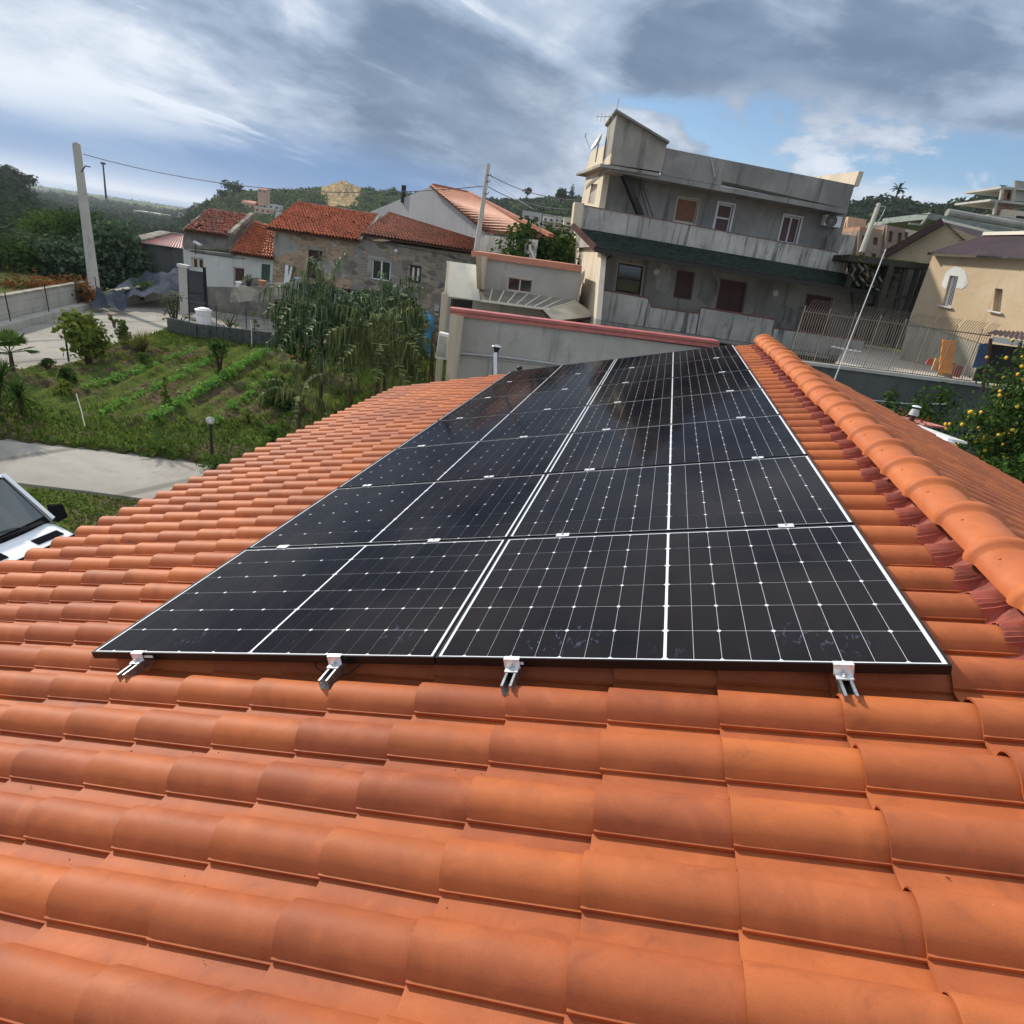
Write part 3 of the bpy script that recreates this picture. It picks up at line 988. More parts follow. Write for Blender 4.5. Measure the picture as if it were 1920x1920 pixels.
far_tree(437, 343, 364, 330, 8, 'tall round tree on the seaward end of the far ridge, above its neighbours', M['wood_dark'], seed=41)
far_tree(417, 358, 372, 330, 5, 'smaller dark tree just left of the tall round one on the far ridge', M['wood_dark'], seed=42)
far_tree(1075, 345, 375, 300, 3.2, 'narrow pointed tree at the dark ridge edge, beside the concrete house', M['wood_dark'], 'cypress', 43)
far_tree(990, 350, 372, 300, 4.5, 'dark tree rising from the wooded ridge between the utility pole and the concrete house', M['wood_dark'], seed=44)
far_tree(1055, 353, 378, 300, 7, 'broad dark tree on the ridge beside the narrow pointed one', M['wood_dark'], seed=45)
far_tree(20, 308, 348, 260, 7, 'dark tree on the left hillside skyline, at the photo edge', M['wood_dark'], seed=46)
far_tree(52, 330, 352, 250, 6, 'last round tree where the left hillside drops to the plain', M['wood_dark'], seed=47)
far_tree(735, 352, 372, 380, 6, 'round tree on the ridge left of the grey gable peak', M['wood_far'], seed=48)


def palm(root_loc, H, fr_len, nf, mt, seed, name='palm_tree', lf=0.5, droop=1.0, trunk_r=0.12, leaflets=26, lw=0.03, start_h=None, els=(-10, 75), parent_tag=None, stems=1, spread=0.0, hang=0.8, first=0.5):
    g = random.Random(seed)
    root = empty(name, root_loc)
    if parent_tag: tag(root, *parent_tag)
    tops = []
    for s in range(stems):
        a = 6.283 * s / max(1, stems) + g.uniform(0, 1); sp = spread * g.uniform(0.4, 1.0) if stems > 1 else 0
        h = H * g.uniform(0.72, 1.0) if stems > 1 else H
        p0 = Vector((sp * 0.35 * math.cos(a), sp * 0.35 * math.sin(a), -0.1)); p1 = Vector((sp * math.cos(a), sp * math.sin(a), h))
        MB().tube([p0, (p0 * 0.5 + p1 * 0.5) + Vector((0, 0, 0.1)), p1], [trunk_r, trunk_r * 0.8, trunk_r * 0.7], 7).obj('trunk', M['bark'], root)
        tops.append(p1)
    for s, top in enumerate(tops):
        for i in range(nf):
            az = 2.399 * i + g.uniform(-0.2, 0.2) + s
            el = R_(els[1] - (els[1] - els[0]) * (i / nf) + g.uniform(-8, 8))
            L = fr_len * g.uniform(0.75, 1.1)
            pts, d, p = [], Vector((math.cos(az) * math.cos(el), math.sin(az) * math.cos(el), math.sin(el))), top.copy()
            steps = 9
            for k in range(steps + 1):
                pts.append(p.copy())
                d = (d + Vector((0, 0, -0.105 * droop * (0.5 + k * 0.16)))).normalized()
                p += d * (L / steps)
            mb = MB()
            mb.tube(pts, [0.020 * (1 - 0.8 * k / steps) * (fr_len / 1.6) for k in range(steps + 1)], 4, cap=False)
            for q in range(leaflets):
                u = min(0.999, 0.14 + 0.86 * (q + (g.uniform(0, .9) if hang > 3 else 0)) / leaflets)
                f = u * steps; k = min(int(f), steps - 1)
                c = pts[k].lerp(pts[k + 1], f - k); ax = (pts[k + 1] - pts[k]).normalized()
                sd_ = ax.cross(Vector((0, 0, 1)));
                if sd_.length < 0.05: sd_ = Vector((1, 0, 0))
                sd_.normalize(); upv = sd_.cross(ax)
                for sgn in (-1, 1):
                    ll = lf * (math.sin(math.pi * (0.12 + 0.82 * u)) * 0.8 + 0.25) * (g.uniform(0.45, 1.25) if hang > 3 else g.uniform(0.8, 1.15))
                    dr = (sd_ * sgn * 0.75 + ax * 0.55 + Vector((0, 0, 0.25)) + Vector((g.uniform(-.15, .15), g.uniform(-.15, .15), 0))).normalized()
                    m1 = c + dr * ll * first
                    d2 = (dr + Vector((g.uniform(-.8, .8) * (hang > 3), g.uniform(-.8, .8) * (hang > 3), -hang))).normalized()
                    e = m1 + d2 * ll * (1 - first)
                    wv = ax * lw
                    mb.add([c - wv * 0.5, c + wv * 0.5, m1 + wv * 0.5, m1 - wv * 0.5, e], [(0, 1, 2, 3), (3, 2, 4)])
            mb.obj('frond', mt, root)
    return root
# ================================================================== building helpers
class VP:
    """a vertical plane (a facade line): through a point, with a heading in degrees"""
    def __init__(s, p, heading):
        s.p = Vector(p); h = R_(heading)
        s.d = Vector((math.cos(h), math.sin(h), 0)); s.n = Vector((math.sin(h), -math.cos(h), 0))    # n faces the viewer

    def at(s, px, py, back=0.0):
        r = ray(px, py); p = s.p - s.n * back
        return CAM_C + r * ((p - CAM_C).dot(s.n) / r.dot(s.n))


def newroot(name, loc, label, cat, group=None):
    r = empty(name, Vector(loc))
    r['_w'] = 1
    tag(r, label, cat, group)
    del r['_w']
    return r


def part(mb, name, mt, root, smooth=False, fixn=False, kind=None):
    """mesh given in world coordinates, parented to a root (or to another world-placed part)"""
    me = mb.mesh(name, mt, smooth) if isinstance(mb, MB) else mb
    if fixn:
        bm = bmesh.new(); bm.from_mesh(me); bmesh.ops.recalc_face_normals(bm, faces=bm.faces); bm.to_mesh(me); bm.free()
    o = bpy.data.objects.new(name, me); COL.objects.link(o)
    o.parent = root
    if root.type == 'EMPTY': o.matrix_parent_inverse = Matrix.Translation(-root.location)
    if kind: o['kind'] = kind
    return o


class Quad:
    """a wall quad given by photo corners TL,TR,BR,BL on a vertical plane; st coordinates over it"""
    def __init__(s, vp, px, back=0.0, world=None):
        s.px = [np.array(p, float) for p in px]
        s.w = [vp.at(p[0], p[1], back) for p in px] if world is None else world
        s.n = vp.n
        s.vp, s.back = vp, back

    def st(s, x, y):
        a, b = 0.5, 0.5; TL, TR, BR, BL = s.px
        for _ in range(25):
            P = (TL * (1 - a) + TR * a) * (1 - b) + (BL * (1 - a) + BR * a) * b
            da = (TR - TL) * (1 - b) + (BR - BL) * b; db = (BL - TL) * (1 - a) + (BR - TR) * a
            e = np.array([x, y]) - P
            det = da[0] * db[1] - da[1] * db[0]
            a += (e[0] * db[1] - e[1] * db[0]) / det; b += (da[0] * e[1] - da[1] * e[0]) / det
        return a, b

    def pt(s, a, b, out=0.0):
        TL, TR, BR, BL = s.w
        return (TL * (1 - a) + TR * a) * (1 - b) + (BL * (1 - a) + BR * a) * b + s.n * out

    def slab(s, mb, a0, b0, a1, b1, o0, o1):
        """box between st rectangle, from outward offset o0 to o1"""
        q = [(a0, b0), (a1, b0), (a1, b1), (a0, b1)]
        mb.hexa([s.pt(a, b, o0) for a, b in q], [s.pt(a, b, o1) for a, b in q])

    def rect(s, tl, br):
        a0, b0 = s.st(*tl); a1, b1 = s.st(*br)
        return min(a0, a1), min(b0, b1), max(a0, a1), max(b0, b1)

    def wall(s, holes, th=0.3, mb=None):
        mb = mb or MB()
        xs = sorted({0.0, 1.0} | {h[0] for h in holes} | {h[2] for h in holes})
        ys = sorted({0.0, 1.0} | {h[1] for h in holes} | {h[3] for h in holes})
        for i in range(len(xs) - 1):
            for j in range(len(ys) - 1):
                if xs[i + 1] - xs[i] < 1e-5 or ys[j + 1] - ys[j] < 1e-5: continue
                cx, cy = (xs[i] + xs[i + 1]) / 2, (ys[j] + ys[j + 1]) / 2
                if any(h[0] < cx < h[2] and h[1] < cy < h[3] for h in holes): continue
                s.slab(mb, xs[i], ys[j], xs[i + 1], ys[j + 1], -th, 0.0)
        return mb

    def size(s):
        return (s.w[1] - s.w[0]).length, (s.w[3] - s.w[0]).length


def window(Q, r, root, kind='glass', frame=None, pane=None, cols=2, rows=1, inset=0.12, fw=0.05, trim=0.0, trim_m=None, name='window', bars=False):
    """window or door in the hole r (st rectangle) of quad Q"""
    W_, H_ = Q.size(); a0, b0, a1, b1 = r
    fa, fb = fw / W_, fw / H_
    frame = frame or M['white']; pane = pane or M['glass']
    mb = MB()
    Q.slab(mb, a0, b0, a1, b0 + fb, -inset - 0.05, -inset); Q.slab(mb, a0, b1 - fb, a1, b1, -inset - 0.05, -inset)
    Q.slab(mb, a0, b0 + fb, a0 + fa, b1 - fb, -inset - 0.05, -inset); Q.slab(mb, a1 - fa, b0 + fb, a1, b1 - fb, -inset - 0.05, -inset)
    for c in range(1, cols):
        m_ = a0 + (a1 - a0) * c / cols; Q.slab(mb, m_ - fa * 0.6, b0 + fb, m_ + fa * 0.6, b1 - fb, -inset - 0.045, -inset + 0.006)
    for c in range(1, rows):
        m_ = b0 + (b1 - b0) * c / rows; Q.slab(mb, a0 + fa, m_ - fb * 0.5, a1 - fa, m_ + fb * 0.5, -inset - 0.04, -inset + 0.003)
    wo = part(mb, name, frame, root)
    if kind == 'glass':
        for c in range(cols):
            p0, p1 = a0 + (a1 - a0) * c / cols, a0 + (a1 - a0) * (c + 1) / cols
            mb = MB(); Q.slab(mb, p0 + fa * 0.5, b0 + fb * 0.5, p1 - fa * 0.5, b1 - fb * 0.5, -inset - 0.03, -inset - 0.022)
            part(mb, 'pane', pane, wo)
    elif kind in ('shutter', 'door', 'roller'):
        n_s = max(6, int((b1 - b0) * H_ / (0.10 if kind != 'roller' else 0.06)))
        for c in range(cols):
            p0, p1 = a0 + (a1 - a0) * c / cols + fa * 0.7, a0 + (a1 - a0) * (c + 1) / cols - fa * 0.7
            mb = MB(); Q.slab(mb, p0, b0 + fb, p1, b1 - fb, -inset - 0.035, -inset - 0.022)
            if kind == 'door':
                Q.slab(mb, p0 + fa, b0 + fb * 2, p1 - fa, b0 + (b1 - b0) * 0.48, -inset - 0.021, -inset - 0.012)
                Q.slab(mb, p0 + fa, b0 + (b1 - b0) * 0.55, p1 - fa, b1 - fb * 2, -inset - 0.021, -inset - 0.012)
            else:
                for k in range(n_s):
                    q0 = b0 + fb + (b1 - b0 - 2 * fb) * k / n_s; q1 = q0 + (b1 - b0 - 2 * fb) / n_s * 0.7
                    Q.slab(mb, p0 + fa * 0.5, q0, p1 - fa * 0.5, q1, -inset - 0.0215, -inset - 0.008)
            part(mb, 'shutter' if kind != 'door' else 'door_leaf', pane, wo)
    elif kind == 'dark':
        mb = MB(); Q.slab(mb, a0 + fa * .5, b0 + fb * .5, a1 - fa * .5, b1 - fb * .5, -inset - 0.5, -inset - 0.48)
        part(mb, 'dark_interior', M['black'], wo)
    if bars:
        mb = MB()
        for c in range(1, 6):
            a = a0 + (a1 - a0) * c / 6
            mb.tube([Q.pt(a, b0, -inset + 0.06), Q.pt(a, b1, -inset + 0.06)], 0.012, 4)
        part(mb, 'security_bars', M['white'], wo)
    if trim > 0:
        ta, tb = trim / W_, trim / H_; mb = MB()
        Q.slab(mb, a0 - ta, b0 - tb, a1 + ta, b0 - 0.002 / H_, -0.01, 0.025)
        Q.slab(mb, a0 - ta, b0 + 0.0, a0 - 0.002 / W_, b1, -0.01, 0.022); Q.slab(mb, a1 + 0.002 / W_, b0 + 0.0, a1 + ta, b1, -0.01, 0.022)
        Q.slab(mb, a0 - ta, b1 + 0.002 / H_, a1 + ta, b1 + tb, -0.01, 0.05)
        part(mb, 'window_surround', trim_m or frame, wo)
    return wo


def tiled_slope(el, er, rr_, rl, cols, rows, mt, root, amp=0.05, lift=0.035, name='roof_tiles', messy=0.0, seed=1, thick=0.10):
    """old tile slope between eave-left, eave-right, ridge-right, ridge-left; stepped barrel rows"""
    g = random.Random(seed)
    el, er, rr_, rl = map(Vector, (el, er, rr_, rl))
    nrm = (er - el).cross(rl - el).normalized()
    if nrm.z < 0: nrm = -nrm
    sub = 4
    prof = [0.0, 0.85, 1.0, 0.35]
    vs, fs = [], []
    def P(a, b, h): return (el * (1 - a) + er * a) * (1 - b) + (rl * (1 - a) + rr_ * a) * b + nrm * h
    for c in range(cols):
        for r in range(rows):
            j = g.gauss(0, 0.004 + messy * 0.02); da = g.gauss(0, 0.05 + messy * 0.15) / cols; sk = g.gauss(0, 0.04 + messy * 0.2) / cols
            if messy and g.random() < messy * 0.12: j += 0.06; da += g.uniform(-.4, .4) / cols; sk += g.uniform(-.6, .6) / cols
            o = len(vs)
            for e in (0, 1):
                bb = (r + (0 if e == 0 else 1.12)) / rows
                for k in range(sub + 1):
                    kk = k % sub
                    vs.append(P((c + k / sub) / cols + da + sk * e, min(bb, 1.02), prof[kk if k < sub else 0] * amp * (1 - 0.12 * e) + (lift if e == 0 else 0) + j))
            for k in range(sub + 1):
                kk = k % sub
                vs.append(P((c + k / sub) / cols + da, r / rows, prof[kk if k < sub else 0] * amp + lift + j - 0.045))
            for k in range(sub):
                fs.append((o + k, o + k + 1, o + sub + 2 + k, o + sub + 1 + k))
                fs.append((o + k, o + k + 1, o + 2 * (sub + 1) + k + 1, o + 2 * (sub + 1) + k)[::-1])
    part(MB().add(vs, fs), name, mt, root, kind='stuff')
    mb = MB(); mb.hexa([p - nrm * thick for p in (el, er, rr_, rl)], [p - nrm * 0.012 for p in (el, er, rr_, rl)])
    part(mb, 'roof_base', M['underlay'], root)


def bar(mb, p, q, w, h=None, up=Vector((0, 0, 1))):
    """rectangular bar between two points"""
    p, q = Vector(p), Vector(q); h = h or w
    t = (q - p).normalized(); a = t.cross(up)
    if a.length < 0.05: a = t.cross(Vector((1, 0, 0)))
    a.normalize(); b = a.cross(t).normalized()
    f = lambda c: [c - a * w / 2 - b * h / 2, c + a * w / 2 - b * h / 2, c + a * w / 2 + b * h / 2, c - a * w / 2 + b * h / 2]
    mb.hexa(f(p), f(q))
    return mb


def q_(sx, sy, k): return lambda x, y: (sx + x / k, sy + y / k)
q1, q2, q3 = q_(0, 250, 4.0), q_(330, 330, 4.8), q_(680, 320, 4.364)
q4, q5, q6 = q_(1040, 180, 3.097), q_(1480, 300, 4.364), q_(0, 540, 3.0)

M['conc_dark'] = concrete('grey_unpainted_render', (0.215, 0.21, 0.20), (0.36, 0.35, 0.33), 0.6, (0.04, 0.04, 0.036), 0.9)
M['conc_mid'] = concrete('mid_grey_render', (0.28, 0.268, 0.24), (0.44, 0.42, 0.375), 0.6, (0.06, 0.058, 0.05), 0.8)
M['parapet'] = concrete('mottled_grey_white_parapet', (0.37, 0.36, 0.335), (0.53, 0.515, 0.475), 0.95, (0.09, 0.088, 0.08), 1.3, patch=0.7, streak_lo=0.50)
M['cream_w'] = concrete('cream_side_wall', (0.58, 0.50, 0.38), (0.66, 0.58, 0.46), 0.35, (0.20, 0.16, 0.11), 0.8)
M['shed_w'] = concrete('smooth_cement_wall', (0.38, 0.365, 0.335), (0.50, 0.475, 0.435), 0.55, (0.15, 0.145, 0.13), 0.7)
M['lav_w'] = concrete('pale_grey_gable_render', (0.42, 0.41, 0.42), (0.50, 0.49, 0.50), 0.15, sc=0.4, patch=0.15)
M['white_w'] = concrete('whitewashed_wall', (0.54, 0.54, 0.52), (0.66, 0.655, 0.62), 0.5, (0.28, 0.265, 0.23), 0.9, patch=0.4)
M['stain_w'] = concrete('stained_old_wall', (0.13, 0.122, 0.11), (0.34, 0.315, 0.275), 0.4, (0.05, 0.05, 0.045), 1.2, patch=0.8)
M['yellow_w'] = concrete('ochre_yellow_render', (0.47, 0.36, 0.235), (0.56, 0.445, 0.31), 0.35, (0.30, 0.22, 0.15), 0.8, patch=0.45)
M['yellow_s'] = concrete('worn_wall_base', (0.34, 0.32, 0.25), (0.46, 0.42, 0.34), 0.4, sc=1.2, patch=0.8)
M['brick_w'] = masonry('rough_brick_wall', (0.50, 0.33, 0.21), (0.26, 0.185, 0.125), (0.44, 0.37, 0.28), 2.6, (0.48, 0.43, 0.36), 0.60)
M['stone_w'] = masonry('grey_rubble_wall', (0.40, 0.33, 0.25), (0.15, 0.13, 0.11), (0.30, 0.265, 0.22), 2.0, (0.27, 0.252, 0.222), 0.50)
M['stone_l'] = masonry('old_garden_wall', (0.34, 0.31, 0.25), (0.22, 0.20, 0.17), (0.25, 0.23, 0.20), 2.0, (0.40, 0.37, 0.31), 0.5)
M['retain'] = concrete('retaining_wall_concrete', (0.42, 0.41, 0.37), (0.52, 0.50, 0.45), 0.45, (0.14, 0.14, 0.12), 0.8, patch=0.4)
M['dkwall'] = concrete('dark_damp_concrete', (0.085, 0.092, 0.088), (0.155, 0.16, 0.15), 0.4, (0.03, 0.03, 0.03), 0.6, patch=0.5)
M['pinkcap'] = plain('pink_metal_coping', (0.46, 0.135, 0.125), 0.45, var=0.12)
M['orangecap'] = plain('salmon_coping', (0.50, 0.20, 0.12), 0.6, var=0.12)
M['redroof'] = plain('red_sheet_roof', (0.22, 0.055, 0.050), 0.6, var=0.3, sc=0.8)
M['plumroof'] = plain('plum_corrugated_roof', (0.075, 0.030, 0.032), 0.6, var=0.4, sc=1.2)
M['canopy'] = plain('dusty_translucent_canopy', (0.52, 0.48, 0.37), 0.35, var=0.2, sc=1.2)
M['canopy_w'] = plain('cream_sheet', (0.74, 0.70, 0.58), 0.35, var=0.10, sc=0.8)
M['canopy_p'] = plain('grey_polycarbonate_sheet', (0.24, 0.225, 0.19), 0.22, var=0.25, sc=1.2)
M['copper'] = plain('red_brown_coping', (0.20, 0.085, 0.07), 0.6, var=0.3)
M['tarp'] = plain('blue_grey_tarpaulin', (0.060, 0.070, 0.088), 0.95, var=0.3, sc=1.0)
M['bluetank'] = plain('blue_plastic_tank', (0.055, 0.27, 0.52), 0.35, var=0.1)
M['pole_c'] = concrete('concrete_pole', (0.42, 0.40, 0.35), (0.50, 0.48, 0.42), 0.3, patch=0.2)
M['pole_w'] = plain('pale_painted_metal', (0.55, 0.56, 0.56), 0.5)
M['wire'] = plain('dark_cable', (0.06, 0.06, 0.065), 0.6)


def shingle_fn(t):
    g = t.n('ShaderNodeNewGeometry'); p = g.outputs['Position']
    c = t.mix(g.outputs['Random Per Island'], (0.020, 0.028, 0.023), (0.048, 0.062, 0.052))
    n_ = t.noise(t.mapping(p, (1.1, 1.1, 1.1)), 1.0, 5, 0.6)
    c = t.mix(t.mr(n_, 0.4, 0.7), c, (0.036, 0.052, 0.041))
    return bsdf(t, c, 0.85)


M['shingle'] = mat('dark_green_shingle', shingle_fn)
# ================================================================== big grey concrete house
PB = VP(dep(1120, 600, 26), 14)
rootB = newroot('concrete_house', PB.at(1350, 640, 4) * Vector((1, 1, 0)) if False else Vector((6.0, 33.0, -3.9)),
                'three storey unpainted grey concrete house with balconies and green shingle eaves roof', 'house')
BK = 1.3
# upper wall with shuttered windows
Qu = Quad(PB, [q4(290, 425), q4(1705, 655), q4(1625, 960), q4(243, 720)], BK)
h1 = Qu.rect(q4(712, 583), q4(805, 742)); h2 = Qu.rect(q4(948, 618), q4(1000, 793)); h3 = Qu.rect(q4(1330, 690), q4(1393, 860))
part(Qu.wall([h1, h2, h3]), 'wall', M['conc_dark'], rootB)
window(Qu, h1, rootB, 'roller', M['cream'], M['shutter_or'], cols=1, fw=0.05, trim=0.04, trim_m=M['cream'])
window(Qu, h2, rootB, 'roller', M['white'], M['shutter_pl'], cols=1, rows=2, fw=0.06, trim=0.07, trim_m=M['white'])
window(Qu, h3, rootB, 'shutter', M['white'], M['shutter_pl'], cols=2, fw=0.05, trim=0.06, trim_m=M['white'])
# lower wall
Ql = Quad(PB, [q4(262, 905), q4(1868, 1160), q4(1780, 1535), q4(215, 1300)], BK)
k1 = Ql.rect(q4(370, 965), q4(490, 1155)); k2 = Ql.rect(q4(710, 1015), q4(778, 1172)); k3 = Ql.rect(q4(958, 1062), q4(1075, 1262)); k4 = Ql.rect(q4(1462, 1150), q4(1560, 1400))
part(Ql.wall([k1, k2, k3, k4]), 'wall', M['conc_mid'], rootB)
window(Ql, k1, rootB, 'glass', M['wood_d'], M['glass'], cols=1, rows=2, fw=0.07, trim=0.05, trim_m=M['cream'])
window(Ql, k2, rootB, 'shutter', M['shutter_red'], M['shutter_red'], cols=1, trim=0.05, trim_m=M['shutter_pl'])
window(Ql, k3, rootB, 'shutter', M['shutter_red'], M['shutter_red'], cols=2, trim=0.04, trim_m=M['copper'])
window(Ql, k4, rootB, 'shutter', M['shutter_red'], M['shutter_red'], cols=2, trim=0.04, trim_m=M['copper'])
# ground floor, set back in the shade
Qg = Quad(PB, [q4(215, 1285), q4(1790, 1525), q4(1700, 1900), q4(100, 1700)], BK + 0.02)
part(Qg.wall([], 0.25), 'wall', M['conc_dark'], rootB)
# balcony floor slabs
for (a, b, nm) in ((q4(150, 768), q4(1690, 1028), 'balcony_floor'), (q4(252, 1302), q4(1768, 1532), 'balcony_floor')):
    mb = MB(); p, q = PB.at(*a), PB.at(*b)
    up = Vector((0, 0, 0.16))
    mb.hexa([p - up, q - up, q - up - PB.n * BK, p - up - PB.n * BK], [p - Vector((0, 0, 0.005)), q - Vector((0, 0, 0.005)), q - Vector((0, 0, .005)) - PB.n * BK, p - Vector((0, 0, .005)) - PB.n * BK])
    part(mb, nm, M['conc_mid'], rootB)
# upper balcony parapet + end piers
Qp = Quad(PB, [q4(168, 636), q4(1640, 908), q4(1622, 1018), q4(150, 765)])
part(Qp.wall([], 0.13), 'balcony_parapet', M['parapet'], rootB)
mb = MB(); W_, H_ = Qp.size()
Qp.slab(mb, -0.002, -0.03, 1.0, -0.001, -0.16, 0.03); part(mb, 'parapet_coping', M['copper'], rootB)
Qr = Quad(PB, [q4(1668, 803), q4(1752, 812), q4(1688, 1034), q4(1618, 1020)], -0.02)
part(Qr.wall([], 1.25), 'balcony_pier', M['parapet'], rootB)
Qe = Quad(PB, [q4(118, 613), q4(172, 622), q4(152, 765), q4(103, 742)], -0.015)
part(Qe.wall([], 0.9), 'balcony_pier', M['cream_w'], rootB)
# side walls (sunlit, facing left)
c_up = PB.at(*q4(290, 425), BK)
PSu = VP(c_up, 104); PSu.n = -PSu.n if PSu.n.x > 0 else PSu.n
S1 = Quad(PSu, [q4(187, 448), q4(290, 425), q4(250, 690), q4(150, 640)])
hs = S1.rect(q4(232, 510), q4(222, 630)); hs = (hs[0] - 0.12, hs[1], hs[2] + 0.12, hs[3])
part(S1.wall([hs], 0.25), 'side_wall', M['cream_w'], rootB)
window(S1, hs, rootB, 'roller', M['cream'], M['shutter_pl'], cols=1, inset=0.08)
c_lo = PB.at(*q4(262, 905), 0.02)
PSl = VP(c_lo, 104); PSl.n = -PSl.n if PSl.n.x > 0 else PSl.n
S2q = Quad(PSl, [q4(112, 760), q4(272, 925), q4(240, 1295), q4(118, 1185)])
part(S2q.wall([], 0.2), 'side_wall', M['cream_w'], rootB)
S3q = Quad(PSl, [q4(110, 1180), q4(240, 1296), q4(180, 1700), q4(80, 1600)])
part(S3q.wall([], 0.2), 'side_wall', M['conc_mid'], rootB)
# roof parapet band
top = [Quad(PB, [q4(640, 300), q4(1000, 372), q4(965, 520), q4(620, 457)], 0.15),
       Quad(PB, [q4(1000, 372), q4(1742, 517), q4(1702, 657), q4(968, 492)], 0.15)]
top.append(Quad(PB, [q4(960, 470), q4(1705, 630), q4(1702, 672), q4(960, 505)], 0.6))
top.append(Quad(PB, [q4(650, 330), q4(1735, 545), q4(1702, 655), q4(640, 455)], 1.0))
mb = MB()
for t_ in top: t_.wall([], 0.18, mb)
part(mb, 'roof_parapet', M['conc_dark'], rootB)
# roof slab / cornice
mb = MB()
pts = [PB.at(*q4(310, 402), 0.15), PB.at(*q4(622, 447), 0.15), PB.at(*q4(1702, 657), 0.15)]
bk = -PB.n * 8.0; up = Vector((0, 0, 0.18))
mb.hexa([pts[0] - up, pts[2] - up, pts[2] - up + bk, pts[0] - up + bk], [pts[0], pts[2], pts[2] + bk, pts[0] + bk])
part(mb, 'roof_slab', M['conc_dark'], rootB)
# cornice going back on the left, and low left parapet
PT = VP(PB.at(*q4(318, 395), 0.1), 104); PT.n = -PT.n if PT.n.x > 0 else PT.n
T1 = Quad(PT, [q4(212, 322), q4(300, 283), q4(285, 408), q4(172, 452)], 0.0)
part(T1.wall([], 0.15), 'roof_parapet', M['cream_w'], rootB)
mb = MB(); a, b = PT.at(*q4(318, 400)), PT.at(*q4(160, 455))
mb.hexa([a + PT.n * 0.35 - up * 0.6, b + PT.n * 0.35 - up * 0.6, b - PT.n * 2 - up * 0.6, a - PT.n * 2 - up * 0.6], [a + PT.n * 0.35, b + PT.n * 0.35, b - PT.n * 2, a - PT.n * 2])
part(mb, 'cornice', M['conc_mid'], rootB)
# stair tower with its sloping top
Tw = [PB.at(*q4(365, 84), 0.1), PB.at(*q4(655, 262), 0.1), PB.at(*q4(620, 440), 0.1), PB.at(*q4(318, 395), 0.1)]
mb = MB().hexa([p - PB.n * 2.6 for p in Tw], Tw); part(mb, 'stair_tower', M['conc_mid'], rootB, fixn=True)
Ts = Quad(PT, [q4(320, 112), q4(364, 84), q4(318, 396), q4(272, 408)], -0.012)
hh = Ts.rect(q4(336, 112), q4(332, 188)); hh = (hh[0] - 0.1, hh[1], hh[2] + 0.15, hh[3])
part(Ts.wall([hh], 0.05), 'side_wall', M['cream_w'], rootB)
window(Ts, hh, rootB, 'dark', M['conc_dark'], cols=1, inset=0.0, fw=0.03)
mb = MB(); a, b = PB.at(*q4(355, 72), -0.15), PB.at(*q4(668, 262), -0.15)
mb.hexa([a - Vector((0, 0, .07)), b - Vector((0, 0, .07)), b - Vector((0, 0, .07)) - PB.n * 3, a - Vector((0, 0, .07)) - PB.n * 3], [a, b, b - PB.n * 3, a - PB.n * 3])
part(mb, 'tower_roof', M['conc_dark'], rootB, fixn=True)
# right end parapet seen from inside (sunlit)
cr = PB.at(*q4(1745, 515), 0.2)
PR = VP(cr, 104); PR.n = -PR.n if PR.n.x > 0 else PR.n
R1 = Quad(PR, [q4(1520, 466), q4(1768, 436), q4(1738, 520), q4(1500, 560)], 0.0)
part(R1.wall([], 0.2), 'roof_parapet', M['cream_w'], rootB)
# green shingle lean-to: rows of shingles
e0, e1 = PB.at(*q4(232, 880), -0.95), PB.at(*q4(1892, 1140), -0.95)
t0, t1 = PB.at(*q4(150, 768), -0.01), PB.at(*q4(1690, 1032), -0.01)
vs, fs = [], []
rows_, cols_ = 9, 90
gq = random.Random(4)
nr = (e1 - e0).cross(t0 - e0).normalized(); nr = nr if nr.z > 0 else -nr
for r in range(rows_):
    for c in range(cols_):
        a0, a1 = (c + (0.5 if r % 2 else 0)) / cols_, (c + 0.94 + (0.5 if r % 2 else 0)) / cols_
        if a0 > 0.995: continue
        a1 = min(a1, 1)
        b0, b1 = r / rows_ + gq.uniform(-.01, .01), (r + 1.1) / rows_
        P = lambda a, b, h: (e0 * (1 - a) + e1 * a) * (1 - b) + (t0 * (1 - a) + t1 * a) * b + nr * h
        o = len(vs); vs += [P(a0, b0, .028), P(a1, b0, .028), P(a1, min(b1, 1), .010), P(a0, min(b1, 1), .010), P(a0, b0, .012), P(a1, b0, .012)]
        fs += [(o, o + 1, o + 2, o + 3), (o, o + 4, o + 5, o + 1)]
part(MB().add(vs, fs), 'shingles', M['shingle'], rootB, kind='stuff')
mb = MB(); dn = Vector((0, 0, -0.10))
mb.hexa([e0 + dn, e1 + dn, t1 + dn, t0 + dn], [e0, e1, t1, t0]); part(mb, 'eaves_board', M['wood_d'], rootB, fixn=True)
mb = MB(); bar(mb, e0 + Vector((0, 0, -.09)) + PB.n * 0.05, e1 + Vector((0, 0, -.09)) + PB.n * 0.05, 0.09, 0.14); part(mb, 'fascia_gutter', M['gutter'], rootB)
mb = MB(); bar(mb, PB.at(*q4(105, 752), -0.1), e0 + PB.n * 0.03, 0.10, 0.20); part(mb, 'verge_trim', M['copper'], rootB)
mb = MB(); bar(mb, t1 + nr * .05, e1 + nr * .05, 0.05, 0.05); part(mb, 'verge_trim', M['galv'], rootB)
